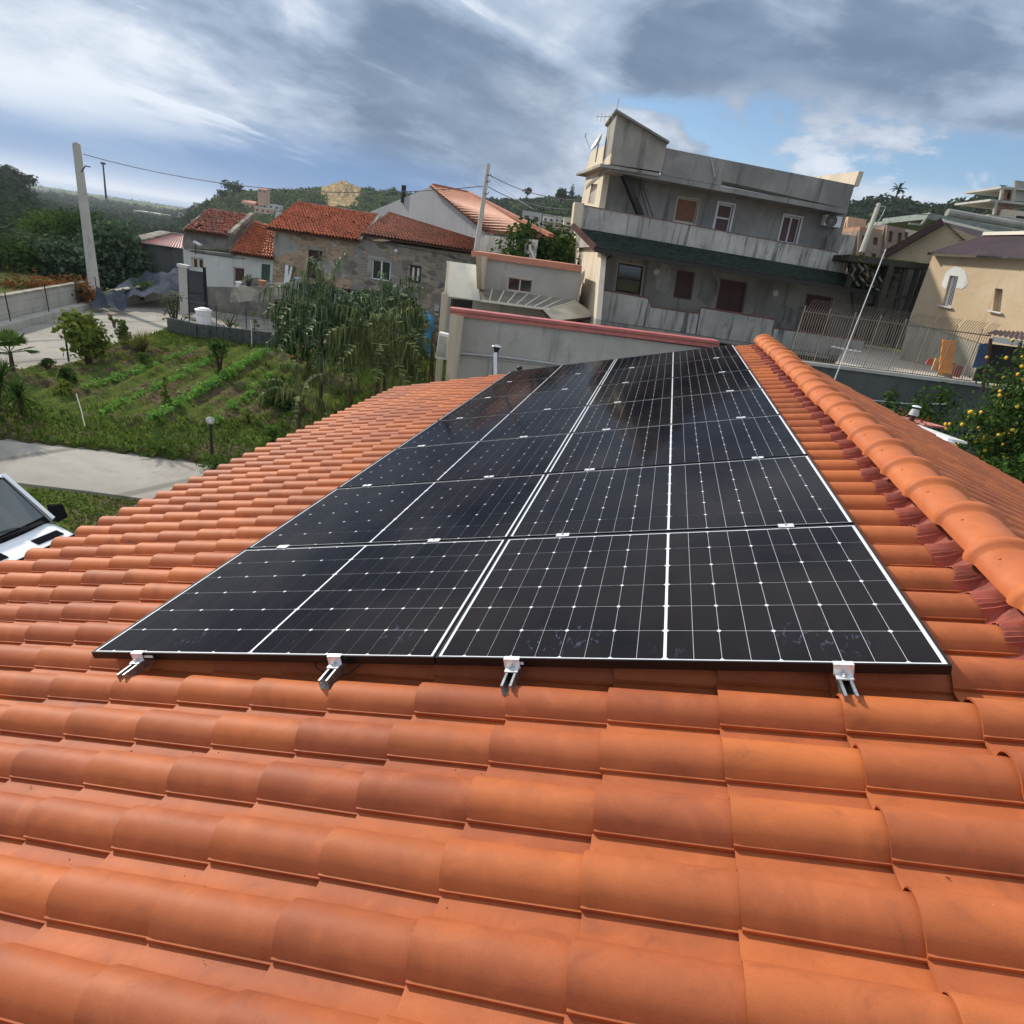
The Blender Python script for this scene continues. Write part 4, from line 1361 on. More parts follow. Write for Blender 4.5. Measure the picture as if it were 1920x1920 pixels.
# lower balcony parapet in sections with its red-brown rail
def bot(x): return 1300 + (x - 250) * 0.1523
secs = [((278, 1130), (540, 1178)), ((556, 1228), (835, 1268)), ((850, 1232), (1275, 1302)), ((1275, 1352), (1800, 1425))]
mbp, mbr = MB(), MB()
for (xa, ya), (xb, yb) in secs:
    lean = 0.16
    Qs = Quad(PB, [q4(xa, ya), q4(xb, yb), q4(xb - (bot(xb) - yb) * lean, bot(xb - 30)), q4(xa - (bot(xa) - ya) * lean, bot(xa - 30))])
    Qs.wall([], 0.13, mbp)
    mbr.tube([Qs.pt(0, 0, -0.06) + Vector((0, 0, .03)), Qs.pt(1, 0, -0.06) + Vector((0, 0, .03))], 0.045, 6)
for (a, b) in (((540, 1178), (556, 1228)), ((835, 1268), (850, 1232))):
    mbr.tube([PB.at(*q4(*a), .06), PB.at(*q4(*b), .06)], 0.045, 6)
Qs = Quad(PB, [q4(538, 1177), q4(558, 1228), q4(545, bot(545)), q4(520, bot(520))]); Qs.wall([], .12, mbp)
part(mbp, 'balcony_parapet', M['parapet'], rootB); part(mbr, 'balcony_rail', M['copper'], rootB)
Qs = Quad(PB, [q4(255, 1118), q4(284, 1128), q4(252, 1302), q4(222, 1290)], -0.01)
part(Qs.wall([], 1.2), 'balcony_pier', M['cream_w'], rootB)
# red-brown railings on the low section by the door
mb = MB()
for k in range(26):
    x = 1400 + k * 15; a = PB.at(*q4(x + 22, 1225 + (x - 1400) * .15), .06); b = PB.at(*q4(x, 1368 + (x - 1400) * .15), .06)
    mb.tube([a, b], 0.012, 4)
mb.tube([PB.at(*q4(1420, 1228), .06), PB.at(*q4(1812, 1286), .06)], 0.02, 4)
part(mb, 'balcony_railing', M['shutter_pl'], rootB)
# wall lamps, drain, pipes
for (x, y) in ((592, 1022), (1283, 1145)):
    o = part(MB().lathe((0, 0, 0), [(0.13, -0.03), (0.14, 0.0), (0.12, 0.03), (0.06, 0.055), (0.0, 0.06)], 16), 'wall_lamp', M['white'], rootB, True)
    o.data.transform(Matrix.Translation(PB.at(*q4(x, y), BK - 0.05)) @ Matrix.Rotation(R_(14), 4, 'Z') @ Matrix.Rotation(R_(90), 4, 'X'))
mb = MB(); mb.tube([PB.at(*q4(330, 925), -.6), PB.at(*q4(283, 950), -.2), PB.at(*q4(262, 1000), -.05), PB.at(*q4(207, 1262), -.05)], 0.05, 6)
part(mb, 'downpipe', M['gutter'], rootB, True)
mb = MB(); mb.tube([PB.at(*q4(1890, 1150), -.5), PB.at(*q4(1855, 1205), .3), PB.at(*q4(1800, 1220), 1.0)], 0.05, 6)
part(mb, 'downpipe', M['gutter'], rootB, True)
mb = MB()
a, b = PB.at(*q4(385, 435), BK - .25), PB.at(*q4(492, 700), BK - .25)
bar(mb, a, b, 0.06, 0.2); a2, b2 = PB.at(*q4(415, 440), BK - .9), PB.at(*q4(520, 700), BK - .9)
for k in range(14):
    f = k / 13; bar(mb, a.lerp(b, f), a.lerp(b, f) - PB.n * -0.55, 0.16, 0.03)
bar(mb, a + PB.n * .55, b + PB.n * .55, 0.06, 0.2)
part(mb, 'iron_stair', M['black'], rootB)
mb = MB()
for (p, q) in (((478, 465), (545, 700)), ((497, 480), (572, 705)), ((500, 505), (480, 640))):
    mb.tube([PB.at(*q4(*p), BK - .3), PB.at(*q4(*q), BK - .3)], 0.015, 4)
part(mb, 'stair_handrail', M['black'], rootB)
mb = MB(); mb.tube([PB.at(*q4(908, 362), .1), PB.at(*q4(930, 470), .1)], 0.025, 5); part(mb, 'conduit', M['pvc'], rootB)
# bulk behind
mb = MB()
p0, p1 = PB.at(*q4(262, 905), BK + .35), PB.at(*q4(1800, 1150), BK + .35)
mb.hexa([Vector((p.x, p.y, -3.9)) for p in (p0, p1, p1 - PB.n * 8, p0 - PB.n * 8)], [Vector((p.x, p.y, 2.6)) for p in (p0, p1, p1 - PB.n * 8, p0 - PB.n * 8)])
u0, u1 = PB.at(*q4(290, 425), BK + .35), PB.at(*q4(1640, 650), BK + .35)
mb.hexa([Vector((p.x, p.y, 2.6)) for p in (u0, u1, u1 - PB.n * 7.5, u0 - PB.n * 7.5)], [Vector((p.x, p.y, 5.0)) for p in (u0, u1, u1 - PB.n * 7.5, u0 - PB.n * 7.5)])
part(mb, 'rear_walls', M['conc_mid'], rootB, fixn=True)

# air conditioner
def box_at(name, Q, tl, br, depth_, mt, label, cat, extra=None):
    a0, b0, a1, b1 = Q.rect(tl, br)
    root = newroot(name, Q.pt((a0 + a1) / 2, b1), label, cat)
    mb = MB(); Q.slab(mb, a0, b0, a1, b1, 0.04, depth_); part(mb, 'casing', mt, root)
    return root, (a0, b0, a1, b1)


root, r = box_at('air_conditioner', Qu, q4(1552, 688), q4(1632, 764), 0.36, M['white'], 'white air conditioner unit on the top floor wall of the concrete house', 'air conditioner')
c = Qu.pt(r[0] + (r[2] - r[0]) * 0.38, (r[1] + r[3]) / 2, 0.365)
mr_ = Matrix.Translation(c) @ Matrix.Rotation(R_(14), 4, 'Z') @ Matrix.Rotation(R_(90), 4, 'X')
mb = MB()
for k in range(1, 5):
    pts = [mr_ @ Vector((0.06 * k * math.cos(t), 0.06 * k * math.sin(t), 0)) for t in np.linspace(0, 6.283, 18)]
    mb.tube(pts, 0.008, 4)
for k in range(6):
    t = k * math.pi / 6; mb.tube([mr_ @ Vector((0.24 * math.cos(t), 0.24 * math.sin(t), 0)), mr_ @ Vector((-0.24 * math.cos(t), -0.24 * math.sin(t), 0))], 0.006, 4)
part(mb, 'fan_grille', M['pvc'], root)
mb = MB().lathe((0, 0, 0), [(0.25, -0.004), (0.25, 0.0)], 20); mb.v = [tuple(mr_ @ Vector(p)) for p in mb.v]; part(mb, 'fan_opening', M['black'], root)
# satellite dish on the tower corner
c = PT.at(*q4(255, 275), -0.3)
root = newroot('satellite_dish', c, 'satellite dish on the left roof corner of the concrete house', 'satellite dish')
md = Matrix.Translation(c) @ Matrix.Rotation(R_(-70), 4, 'Z') @ Matrix.Rotation(R_(65), 4, 'X')
mb = MB().lathe((0, 0, 0), [(0.02, 0), (0.18, 0.02), (0.32, 0.07), (0.42, 0.13), (0.425, 0.135), (0.32, 0.08), (0.18, 0.03), (0.02, 0.01)], 20); mb.v = [tuple(md @ Vector(p)) for p in mb.v]
part(mb, 'dish', M['pole_w'], root, True)
mb = MB(); mb.tube([md @ Vector((0, -.4, .1)), md @ Vector((0, -.1, .65))], 0.015, 5).tube([md @ Vector((0, -.14, .60)), md @ Vector((0, 0, .66))], 0.035, 6); part(mb, 'feed_arm', M['pole_w'], root)
mb = MB(); mb.tube([c + Vector((0, 0, -.7)), c], 0.03, 6); part(mb, 'mast', M['pvc'], root)
# aerial on the tower
c = PB.at(*q4(362, 72), 0.6); root = newroot('roof_aerial', c, 'thin television aerial on top of the stair tower', 'aerial')
mb = MB(); mb.tube([c - Vector((0, 0, .2)), c + Vector((0, 0, .35))], 0.015, 5); part(mb, 'mast', M['pvc'], root)
mb = MB(); mb.tube([c + Vector((-.75, 0, -.35)), c + Vector((0.1, 0, -.25))], 0.012, 4)
for k in range(5): mb.tube([c + Vector((-.7 + k * .15, 0, -.5)), c + Vector((-.7 + k * .15, 0, -.2))], 0.008, 4)
part(mb, 'yagi_boom', M['pvc'], root)

# ================================================================== low grey building with salmon coping and canopies
PL = VP(dep(980, 510, 25.5), 14)
rootL = newroot('low_cement_building', (-4.0, 26.5, -3.9), 'low grey cement building with salmon coping, sliding window and dusty canopies', 'building')
Qw = Quad(PL, [q3(985, 700), q3(1792, 822), q3(1745, 1070), q3(962, 968)])
hw = Qw.rect(q3(1190, 866), q3(1378, 1005))
part(Qw.wall([hw]), 'wall', M['shed_w'], rootL)
window(Qw, hw, rootL, 'glass', M['cream'], M['glass'], cols=2, fw=0.05, inset=0.06, trim=0.03)
Qw2 = Quad(PL, [q3(700, 1030), q3(1760, 1130), q3(1700, 1500), q3(640, 1500)], 0.6)
hd = Qw2.rect(q3(725, 1045), q3(925, 1140)); hd2 = Qw2.rect(q3(1125, 1105), q3(1150, 1170))
part(Qw2.wall([hd]), 'wall', M['shed_w'], rootL)
window(Qw2, hd, rootL, 'dark', M['wood_d'], cols=1)
PLs = VP(PL.at(*q3(985, 700)), 104); PLs.n = -PLs.n if PLs.n.x > 0 else PLs.n
Qs = Quad(PLs, [q3(925, 690), q3(987, 700), q3(963, 970), q3(935, 965)])
part(Qs.wall([], 0.2), 'side_wall', M['cream_w'], rootL)
mb = MB(); a, b = PL.at(*q3(888, 655), -.15), PL.at(*q3(1792, 778), -.15)
c, d = PL.at(*q3(888, 702), -.15), PL.at(*q3(1792, 830), -.15)
mb.hexa([c, d, d - PL.n * 4, c - PL.n * 4], [a, b, b - PL.n * 4, a - PL.n * 4]); part(mb, 'coping', M['orangecap'], rootL, fixn=True)
# curved cream sheet at the left end
vs, fs = [], []
for i in range(11):
    f = i / 10
    a = PL.at(*q3(688 + 238 * f, 738 + 32 * f), -0.3 + 0.25 * math.sin(math.pi * f)); b = PL.at(*q3(690 + 272 * f, 1022 + 38 * f), -1.5 + 0.3 * math.sin(math.pi * f))
    vs += [a, b, a - Vector((0, 0, .03)), b - Vector((0, 0, .03))]
for i in range(10):
    o = i * 4; fs += [(o, o + 4, o + 5, o + 1), (o + 2, o + 3, o + 7, o + 6), (o + 1, o + 5, o + 7, o + 3), (o, o + 2, o + 6, o + 4)]
part(MB().add(vs, fs), 'cream_sheet_roof', M['canopy_w'], rootL, True)
# ribbed canopy
ctop = [q3(962 + i * 97.5, 962 + i * 12.8) for i in range(9)]
cbot = [q3(965 + i * 72, 1062 + i * 9.5) for i in range(9)]
for i in range(8):
    a, b = PL.at(*ctop[i], -0.03), PL.at(*ctop[i + 1], -0.03); c, d = PL.at(*cbot[i], -1.5), PL.at(*cbot[i + 1], -1.5)
    dz = Vector((0, 0, .012)); part(MB().hexa([a - dz, b - dz, d - dz, c - dz], [a, b, d, c]), 'canopy_sheet', M['canopy_p'], rootL, fixn=True)
mb = MB()
for i in range(1, 9): bar(mb, PL.at(*ctop[i], -0.03) + Vector((0, 0, .02)), PL.at(*cbot[i], -1.5) + Vector((0, 0, .02)), 0.05, 0.03)
bar(mb, PL.at(*cbot[0], -1.52), PL.at(*cbot[8], -1.52), 0.06, 0.08)
part(mb, 'canopy_frame', M['canopy_w'], rootL)
# broad dusty canopy on the right
a, b, c, d = PL.at(*q3(1742, 1068), -0.05), PL.at(*q3(1925, 1190), -0.9), PL.at(*q3(1560, 1228), -2.6), PL.at(*q3(1465, 1130), -1.5)
ns = 22; vs, fs = [], []
for i in range(ns + 1):
    f = i / ns; w_ = 0.03 * (i % 2)
    vs += [a.lerp(b, f) + Vector((0, 0, w_)), d.lerp(c, f) + Vector((0, 0, w_))]
fs = [(2 * i, 2 * i + 1, 2 * i + 3, 2 * i + 2) for i in range(ns)]
part(MB().add(vs, fs), 'corrugated_canopy', M['canopy'], rootL)
mb = MB(); bar(mb, c - Vector((0, 0, .05)), b - Vector((0, 0, .05)), .06, .08); bar(mb, c - Vector((0, 0, .05)), d - Vector((0, 0, .05)), .06, .08)
for p in (c, b): mb.tube([p, Vector((p.x, p.y, -3.9))], 0.04, 5)
part(mb, 'canopy_post', M['wood_d'], rootL)
mb = MB(); a, b = PL.at(*q3(665, 745), -1.4), PL.at(*q3(712, 750), -1.4)
bar(mb, PL.at(*q3(675, 1000), -1.5), Vector((PL.at(*q3(655, 1330), -1.5).x, PL.at(*q3(655, 1330), -1.5).y, -3.9)), 0.22, 0.22)
bar(mb, PL.at(*q3(700, 745), -.4), PL.at(*q3(675, 1000), -1.5), 0.08, 0.08)
part(mb, 'corner_post', M['cream_w'], rootL)
mb = MB(); p, q = PL.at(*q3(940, 720), 4.2), PL.at(*q3(1790, 840), 4.2)
r_, s_ = PL.at(*q3(940, 720), .3), PL.at(*q3(1790, 840), .3)
mb.hexa([Vector((v.x, v.y, -3.9)) for v in (r_, s_, q, p)], [Vector((v.x, v.y, 1.2)) for v in (r_, s_, q, p)]); part(mb, 'rear_walls', M['shed_w'], rootL, fixn=True)

# ================================================================== front shed wall with pink coping
PP = VP(dep(850, 600, 19.5), 13)
rootP = newroot('cement_shed', (-1.0, 18.6, -3.9), 'grey cement shed with pink metal coping just beyond our roof', 'shed')
Qp2 = Quad(PP, [q3(780, 1185), (1345, 656), (1330, 900), (846, 745)])
part(Qp2.wall([], 0.25), 'wall', M['shed_w'], rootP)
PPs = VP(PP.at(*q3(780, 1185)), 103); PPs.n = -PPs.n if PPs.n.x > 0 else PPs.n
Qps = Quad(PPs, [q3(716, 1170), q3(782, 1185), (848, 745), (832, 750)])
part(Qps.wall([], 0.2), 'side_wall', M['cream_w'], rootP)
mb, mb2 = MB(), MB()
for (dy0, dy1, out, m__) in ((0, 22, 0.12, mb), (22, 34, 0.06, mb2), (34, 60, 0.10, mb)):
    a, b = PP.at(*q3(712, 1122 + dy0), -out), PP.at(1349, 640 + dy0 / 4.4, -out); c, d = PP.at(*q3(712, 1122 + dy1), -out), PP.at(1349, 640 + dy1 / 4.4, -out)
    m__.hexa([c, d, d - PP.n * .5, c - PP.n * .5], [a, b, b - PP.n * .5, a - PP.n * .5])
part(mb, 'coping', M['pinkcap'], rootP, fixn=True); part(mb2, 'coping_joint', M['orangecap'], rootP, fixn=True)
mb = MB(); mb.tube([PP.at(*q3(715, 1487), -.08), PP.at(*q3(1180, 1528), -.08), PP.at(*q3(1640, 1590), -.08)], 0.035, 6); mb.tube([PP.at(*q3(715, 1502), -.03), PP.at(*q3(1640, 1606), -.03)], 0.02, 5)
mb.tube([PP.at(*q3(748, 1500), -.05), PP.at(*q3(722, 1720), -.05)], 0.03, 6); mb.tube([PP.at(*q3(760, 1540), -.05), PP.at(*q3(738, 1720), -.05)], 0.03, 6)
mb.tube([PP.at(*q3(1045, 1500), -.04), PP.at(*q3(1030, 1690), -.04)], 0.025, 6)
part(mb, 'conduit', M['pvc'], rootP, True)
mb = MB(); p, q = PP.at(*q3(782, 1190), 3.5), PP.at(1335, 660, 3.5); r_, s_ = PP.at(*q3(782, 1190), .25), PP.at(1335, 660, .25)
mb.hexa([Vector((v.x, v.y, -3.9)) for v in (r_, s_, q, p)], [Vector((v.x, v.y, -0.5)) for v in (r_, s_, q, p)]); part(mb, 'rear_walls', M['shed_w'], rootP, fixn=True)
# white meter box / condenser
Qm = Quad(PP, [q3(625, 1325), q3(712, 1345), q3(690, 1550), q3(592, 1535)], -0.1)
root = newroot('outdoor_unit', Qm.pt(.5, 1), 'white outdoor unit box hung on the left corner of the cement shed', 'outdoor unit')
part(Qm.wall([], 0.35), 'casing', M['white'], root)
mb = MB(); Qm.slab(mb, 0.12, 0.1, 0.85, 0.9, 0.002, 0.012); part(mb, 'front_grille', M['pvc'], root)
# flue
a = dep(927, 706, 14.0); b = dep(930, 662, 14.0)
root = newroot('flue_pipe', a, 'shiny steel flue pipe with a black cowl rising behind our roof verge', 'flue')
ax = (b - a); base = Vector((a.x - 0.05, a.y, -3.9))
part(MB().tube([base, a, b], 0.062, 10), 'pipe', M['steel'], root, True)
part(MB().lathe(b, [(0.05, 0), (0.055, 0.06), (0.08, 0.12), (0.07, 0.13), (0.03, 0.13)], 12), 'cowl', M['black'], root, True)
part(MB().lathe(b + Vector((0, 0, .15)), [(0.12, 0), (0.11, 0.015), (0.02, 0.04)], 12), 'rain_cap', M['steel'], root, True)

# ================================================================== grey stone house (right of the terrace)
PS = VP(dep(780, 500, 36), 14)
rootS = newroot('stone_house', (-14, 38, -3.5), 'grey rubble stone house with brown tiled roof, white and brown shuttered windows', 'house')
Qs2 = Quad(PS, [(664, 446), (889, 478), (868, 690), (655, 640)])
w1 = Qs2.rect(q3(78, 712), q3(222, 898)); w2 = Qs2.rect(q3(388, 760), q3(470, 912))
part(Qs2.wall([w1, w2], 0.4), 'wall', M['stone_w'], rootS)
window(Qs2, w1, rootS, 'glass', M['white'], M['glass'], cols=2, fw=0.07, inset=0.08)
window(Qs2, w2, rootS, 'shutter', M['wood_d'], M['white'], cols=2, fw=0.12, inset=0.1)
mb = MB(); a0, b0, a1, b1 = w1; W_, H_ = Qs2.size(); m_ = 0.16
Qs2.slab(mb, a0 - m_ / W_ * 1.6, b0 - m_ / H_, a1 + m_ / W_ * .3, b0 - .002, 0.003, 0.02); Qs2.slab(mb, a0 - m_ / W_ * 1.6, b0, a0 - .003, b1, 0.003, 0.02)
part(mb, 'plaster_patch', M['stone_l'], rootS)
def at_back(px, py, back): return PS.at(px, py, back)
el, er, rr2, rl = PS.at(676, 439, -.35), PS.at(887, 471, -.35), PS.at(*q3(918, 568), 3.6), PS.at(*q3(212, 350), 3.6)
tiled_slope(el, er, rr2, rl, 34, 11, M['oldtile_b'], rootS, 0.09, 0.06, seed=3)
mb = MB(); bar(mb, rl + Vector((0, 0, .05)), rr2 + Vector((0, 0, .05)), .22, .12); part(mb, 'ridge_tiles', M['oldtile_b'], rootS)
mb = MB(); a, b = PS.at(664, 446, .4), PS.at(889, 478, .4)
mb.hexa([Vector((v.x, v.y, -3.5)) for v in (a, b, b - PS.n * 3.6, a - PS.n * 3.6)], [Vector((v.x, v.y, z)) for v, z in ((a, a.z), (b, b.z), (b - PS.n * 3.6, rr2.z - .2), (a - PS.n * 3.6, rl.z - .2))])
part(mb, 'rear_walls', M['stone_w'], rootS, fixn=True)
# ================================================================== brick house
rootR = newroot('brick_house', (-19.5, 36.5, -3.5), 'rough brick house with bright orange tiled roof and tall brown door', 'house')
Qb = Quad(PS, [q2(888, 488), q2(1645, 585), q2(1640, 1030), q2(852, 990)], 0.05)
d1 = Qb.rect(q2(1190, 660), q2(1308, 925))
part(Qb.wall([d1], 0.4), 'wall', M['brick_w'], rootR)
window(Qb, d1, rootR, 'door', M['wood_d'], M['wood_d'], cols=1, fw=0.09, inset=0.15, name='door')
mb = MB(); a0, b0, a1, b1 = d1; Qb.slab(mb, a0 - .02, b0 - .075, a1 + .02, b0 - .003, 0.0, 0.03); part(mb, 'door_lintel', M['stone_l'], rootR)
el, er, rr2, rl = PS.at(*q2(808, 468), -.35), PS.at(*q2(1640, 585), -.35), PS.at(*q2(1828, 358), 4.2), PS.at(*q2(1095, 240), 4.2)
tiled_slope(el, er, rr2, rl, 28, 13, M['oldtile_a'], rootR, 0.12, 0.07, seed=5, messy=0.10)
mb = MB(); bar(mb, rl + Vector((0, 0, .05)), rr2 + Vector((0, 0, .05)), .25, .14); bar(mb, rr2 + Vector((0, 0, .05)), er.lerp(rr2, .05), .28, .12); part(mb, 'verge_coping', M['stone_l'], rootR)
mb = MB(); a, b = PS.at(*q2(888, 488), .4), PS.at(*q2(1645, 585), .4)
mb.hexa([Vector((v.x, v.y, -3.5)) for v in (a, b, b - PS.n * 3.8, a - PS.n * 3.8)], [Vector((v.x, v.y, z)) for v, z in ((a, a.z), (b, b.z), (b - PS.n * 3.8, rr2.z - .25), (a - PS.n * 3.8, rl.z - .25))])
part(mb, 'rear_walls', M['brick_w'], rootR, fixn=True)
# ================================================================== white house with damaged roof + lower wing
rootW = newroot('white_house', (-26.5, 33.5, -3.5), 'old whitewashed house with a broken red tiled roof and a lower tiled wing', 'house')
Qwu = Quad(PS, [q2(68, 488), q2(492, 545), q2(490, 668), q2(62, 650)], -0.04)
part(Qwu.wall([], 0.35), 'wall', M['stain_w'], rootW)
Qwl = Quad(PS, [q2(62, 650), q2(878, 745), q2(862, 1010), q2(85, 990)], 0.0)
a_ = Qwl.rect(q2(135, 728), q2(252, 840)); b_ = Qwl.rect(q2(518, 820), q2(612, 985)); c_ = Qwl.rect(q2(770, 790), q2(842, 942))
part(Qwl.wall([a_, b_, c_], 0.35), 'wall', M['white_w'], rootW)
M['green_door'] = plain('dark_green_paint', (0.03, 0.075, 0.045), 0.5)
window(Qwl, a_, rootW, 'door', M['cream'], M['wood_d'], cols=2, fw=0.1, inset=0.1)
window(Qwl, b_, rootW, 'door', M['cream'], M['wood_d'], cols=1, fw=0.05, inset=0.12, name='door')
window(Qwl, c_, rootW, 'glass', M['green_door'], M['green_door'], cols=1, fw=0.1, inset=0.08, name='door')
el, er, rr2, rl = PS.at(*q2(72, 485), -.3), PS.at(*q2(482, 545), -.3), PS.at(*q2(690, 362), 3.2), PS.at(*q2(305, 300), 3.2)
tiled_slope(el, er, rr2, rl, 17, 10, M['oldtile_d'], rootW, 0.10, 0.06, seed=7, messy=0.55)
mb = MB(); bar(mb, er + Vector((0, 0, .1)), rr2 + Vector((0, 0, .12)), .24, .2); bar(mb, PS.at(*q2(490, 668), -.15), PS.at(*q2(700, 385), 3.2), .22, .18); bar(mb, el, rl, .12, .14)
part(mb, 'verge_coping', M['stone_l'], rootW)
Qvw = [PS.at(*q2(490, 668), .05), er + Vector((0, 0, 0)), rr2, PS.at(*q2(700, 385), 3.2)]
mb = MB(); mb.hexa([p + Vector((-.1, 0, -.05)) for p in Qvw], [p + Vector((.1, 0, -.05)) for p in Qvw]); part(mb, 'verge_wall', M['stain_w'], rootW, fixn=True)
el, er, rr2, rl = PS.at(*q2(492, 688), -.35), PS.at(*q2(882, 745), -.35), PS.at(*q2(895, 470), 3.2), PS.at(*q2(695, 410), 3.2)
tiled_slope(el, er, rr2, rl, 14, 12, M['oldtile_a'], rootW, 0.12, 0.07, seed=8, messy=0.15)
mb = MB(); a, b = PS.at(*q2(80, 560), .4), PS.at(*q2(870, 745), .4)
mb.hexa([Vector((v.x, v.y, -3.5)) for v in (a, b, b - PS.n * 3, a - PS.n * 3)], [Vector((v.x, v.y, -0.75)) for v in (a, b, b - PS.n * 3, a - PS.n * 3)])
part(mb, 'rear_walls', M['stain_w'], rootW, fixn=True)
Qwb = Quad(PS, [(344, 536), (516, 541), (512, 610), (346, 606)], -0.02)
part(Qwb.wall([], .35), 'wall_base', M['stain_w'], rootW)
# leaning white door, crates and clutter on the terrace in front
c = PS.at(*q2(1000, 975), -.6)
root = newroot('leaning_door', c, 'white panelled door leaning against the brick house wall', 'door')
Qd = Quad(PS, [q2(985, 800), q2(1050, 812), q2(1025, 975), q2(970, 968)], -0.35)
part(Qd.wall([], 0.05), 'door_leaf', M['white'], root)
mb = MB()
for (b0, b1) in ((.06, .30), (.36, .62), (.68, .94)): Qd.slab(mb, .15, b0, .85, b1, .001, .015)
part(mb, 'raised_panel', M['white'], root)

# terrace wall and dark sheet fence
PF = VP(dep(560, 560, 33.0), 14)
rootT = newroot('terrace_wall', PF.at(540, 572), 'low old stone terrace wall in front of the white house', 'wall')
Qt = Quad(PF, [q2(500, 1000), q2(1115, 985), q2(1110, 1090), q2(478, 1140)])
part(Qt.wall([], 0.3), 'wall', M['stone_l'], rootT)
mb = MB(); Qt.slab(mb, 0.48, -0.22, 1.0, 0.0, -0.3, 0.01); part(mb, 'raised_end', M['stone_l'], rootT)
rootF = newroot('sheet_fence', PF.at(620, 575), 'dark grey sheet metal fence between the palm fronds and the stone house', 'fence')
M['dk_sheet'] = plain('dark_grey_sheet', (0.035, 0.038, 0.044), 0.5, var=0.2)
xs = [1118, 1240, 1300, 1420, 1560, 1700, 1850, 2010, 2180]
for i in range(len(xs) - 1):
    Qf = Quad(PF, [q2(xs[i], 960 + (xs[i] - 1118) * .128), q2(xs[i + 1] - 8, 960 + (xs[i + 1] - 1118) * .128), q2(xs[i + 1] - 20, 1240 + (xs[i + 1] - 1118) * .128), q2(xs[i] - 12, 1240 + (xs[i] - 1118) * .128)], -0.3)
    part(Qf.wall([], 0.03), 'sheet_panel', M['dk_sheet'], rootF)
for x in xs[:-1]:
    mb = MB(); a = PF.at(*q2(x - 2, 955 + (x - 1118) * .128), -.33); bar(mb, a, Vector((a.x, a.y, -3.9)), .06, .06); part(mb, 'fence_post', M['blackmetal'], rootF)

# ================================================================== pale gable house behind
PG_ = VP(dep(*q3(570, 125), 44), -38)
A_ = PG_.at(*q3(572, 125)); Lf = PG_.at(*q3(0, 362)); Rt = PG_.at(*q3(1035, 512)); Rb = PG_.at(*q3(1020, 590)); Lb = PG_.at(*q3(-60, 460))
rootG = newroot('gable_house', (A_.x, A_.y, -4.5), 'house with a big pale grey blank gable and salmon tiled roof behind the stone house', 'house')
loop = [A_, Rt, Vector((Rt.x, Rt.y, -4.5)), Vector((Lf.x, Lf.y, -4.5)), Lf]
part(MB().prism([p for p in loop], -PG_.n * 0.35), 'gable_wall', M['lav_w'], rootG, fixn=True)
ridge_dir = -PG_.n
PRG = VP(A_, 52)
rB = PRG.at(*q3(862, 195)); rB = A_ + ridge_dir * (rB - A_).length
D_ = Rt + Vector((0, 0, 0.05)); C2 = D_ + ridge_dir * ((rB - A_).length + 4.5)
cc = gnd(*q3(1540, 545), D_.z)
C2 = cc if 3 < (cc - D_).length < 40 else C2
tiled_slope(D_ - ridge_dir * .2, C2, rB, A_ - ridge_dir * .2, 44, 18, M['oldtile_c'], rootG, 0.09, 0.06, seed=9)
mb = MB(); bar(mb, A_ + Vector((0, 0, .08)), rB + Vector((0, 0, .08)), .3, .16); bar(mb, rB + Vector((0, 0, .08)), C2 + Vector((0, 0, .08)), .3, .16); part(mb, 'ridge_tiles', M['oldtile_b'], rootG)
mb = MB(); w0, w1_ = D_ + Vector((-.3, 0, -.2)), C2 + Vector((-.6, 0, -.2))
mb.add([w0, w1_, Vector((w1_.x, w1_.y, -4.5)), Vector((w0.x, w0.y, -4.5))], [(0, 1, 2, 3)]); part(mb, 'side_wall', M['conc_dark'], rootG)
c = PG_.at(*q3(332, 215)); part(MB().tube([c - Vector((0, 0, .4)), c + Vector((0, 0, .8))], .18, 10), 'chimney', M['gutter'], rootG, True)

# ================================================================== shed with red sheet roof
PH_ = VP(dep(300, 500, 41), 14)
rootH = newroot('red_roof_shed', PH_.at(300, 515), 'dark block shed with red sheet roof left of the white house', 'shed')
Qh = Quad(PH_, [q1(1030, 822), q1(1375, 872), q1(1360, 1060), q1(1036, 1030)])
part(Qh.wall([], 0.25), 'wall', M['dkwall'], rootH)
a, b, c, d = PH_.at(*q1(1010, 815), -.2), PH_.at(*q1(1390, 868), -.2), PH_.at(*q1(1390, 765), 4), PH_.at(*q1(1225, 748), 4)
ns = 36; vs, fs = [], []
for i in range(ns + 1):
    f = i / ns; w_ = 0.05 * (i % 2); vs += [a.lerp(b, f) + Vector((0, 0, w_)), d.lerp(c, f) + Vector((0, 0, w_))]
part(MB().add(vs, [(2 * i, 2 * i + 2, 2 * i + 3, 2 * i + 1) for i in range(ns)]), 'corrugated_roof', M['redroof'], rootH)
mb = MB(); bar(mb, PH_.at(*q1(990, 803), -.2), PH_.at(*q1(1248, 742), 4), .9, .12); bar(mb, PH_.at(*q1(1248, 742), 4), PH_.at(*q1(1370, 760), 4), .3, .1); part(mb, 'roof_edge', M['stone_l'], rootH)
# ================================================================== yard, path, garden
G0 = -3.9


def sheet(name, pts, z, mt, th=0.0):
    vs = [(p[0], p[1], z) for p in pts]
    n = len(vs); mb = MB()
    if th:
        mb.prism(vs, (0, 0, -th))
    else: mb.add(vs, [tuple(range(n))])
    o = mb.obj(name, mt, None, fixn=True)
    if not th and o.data.polygons[0].normal.z < 0:
        o.data.flip_normals()
    return tag(o, kind='structure')


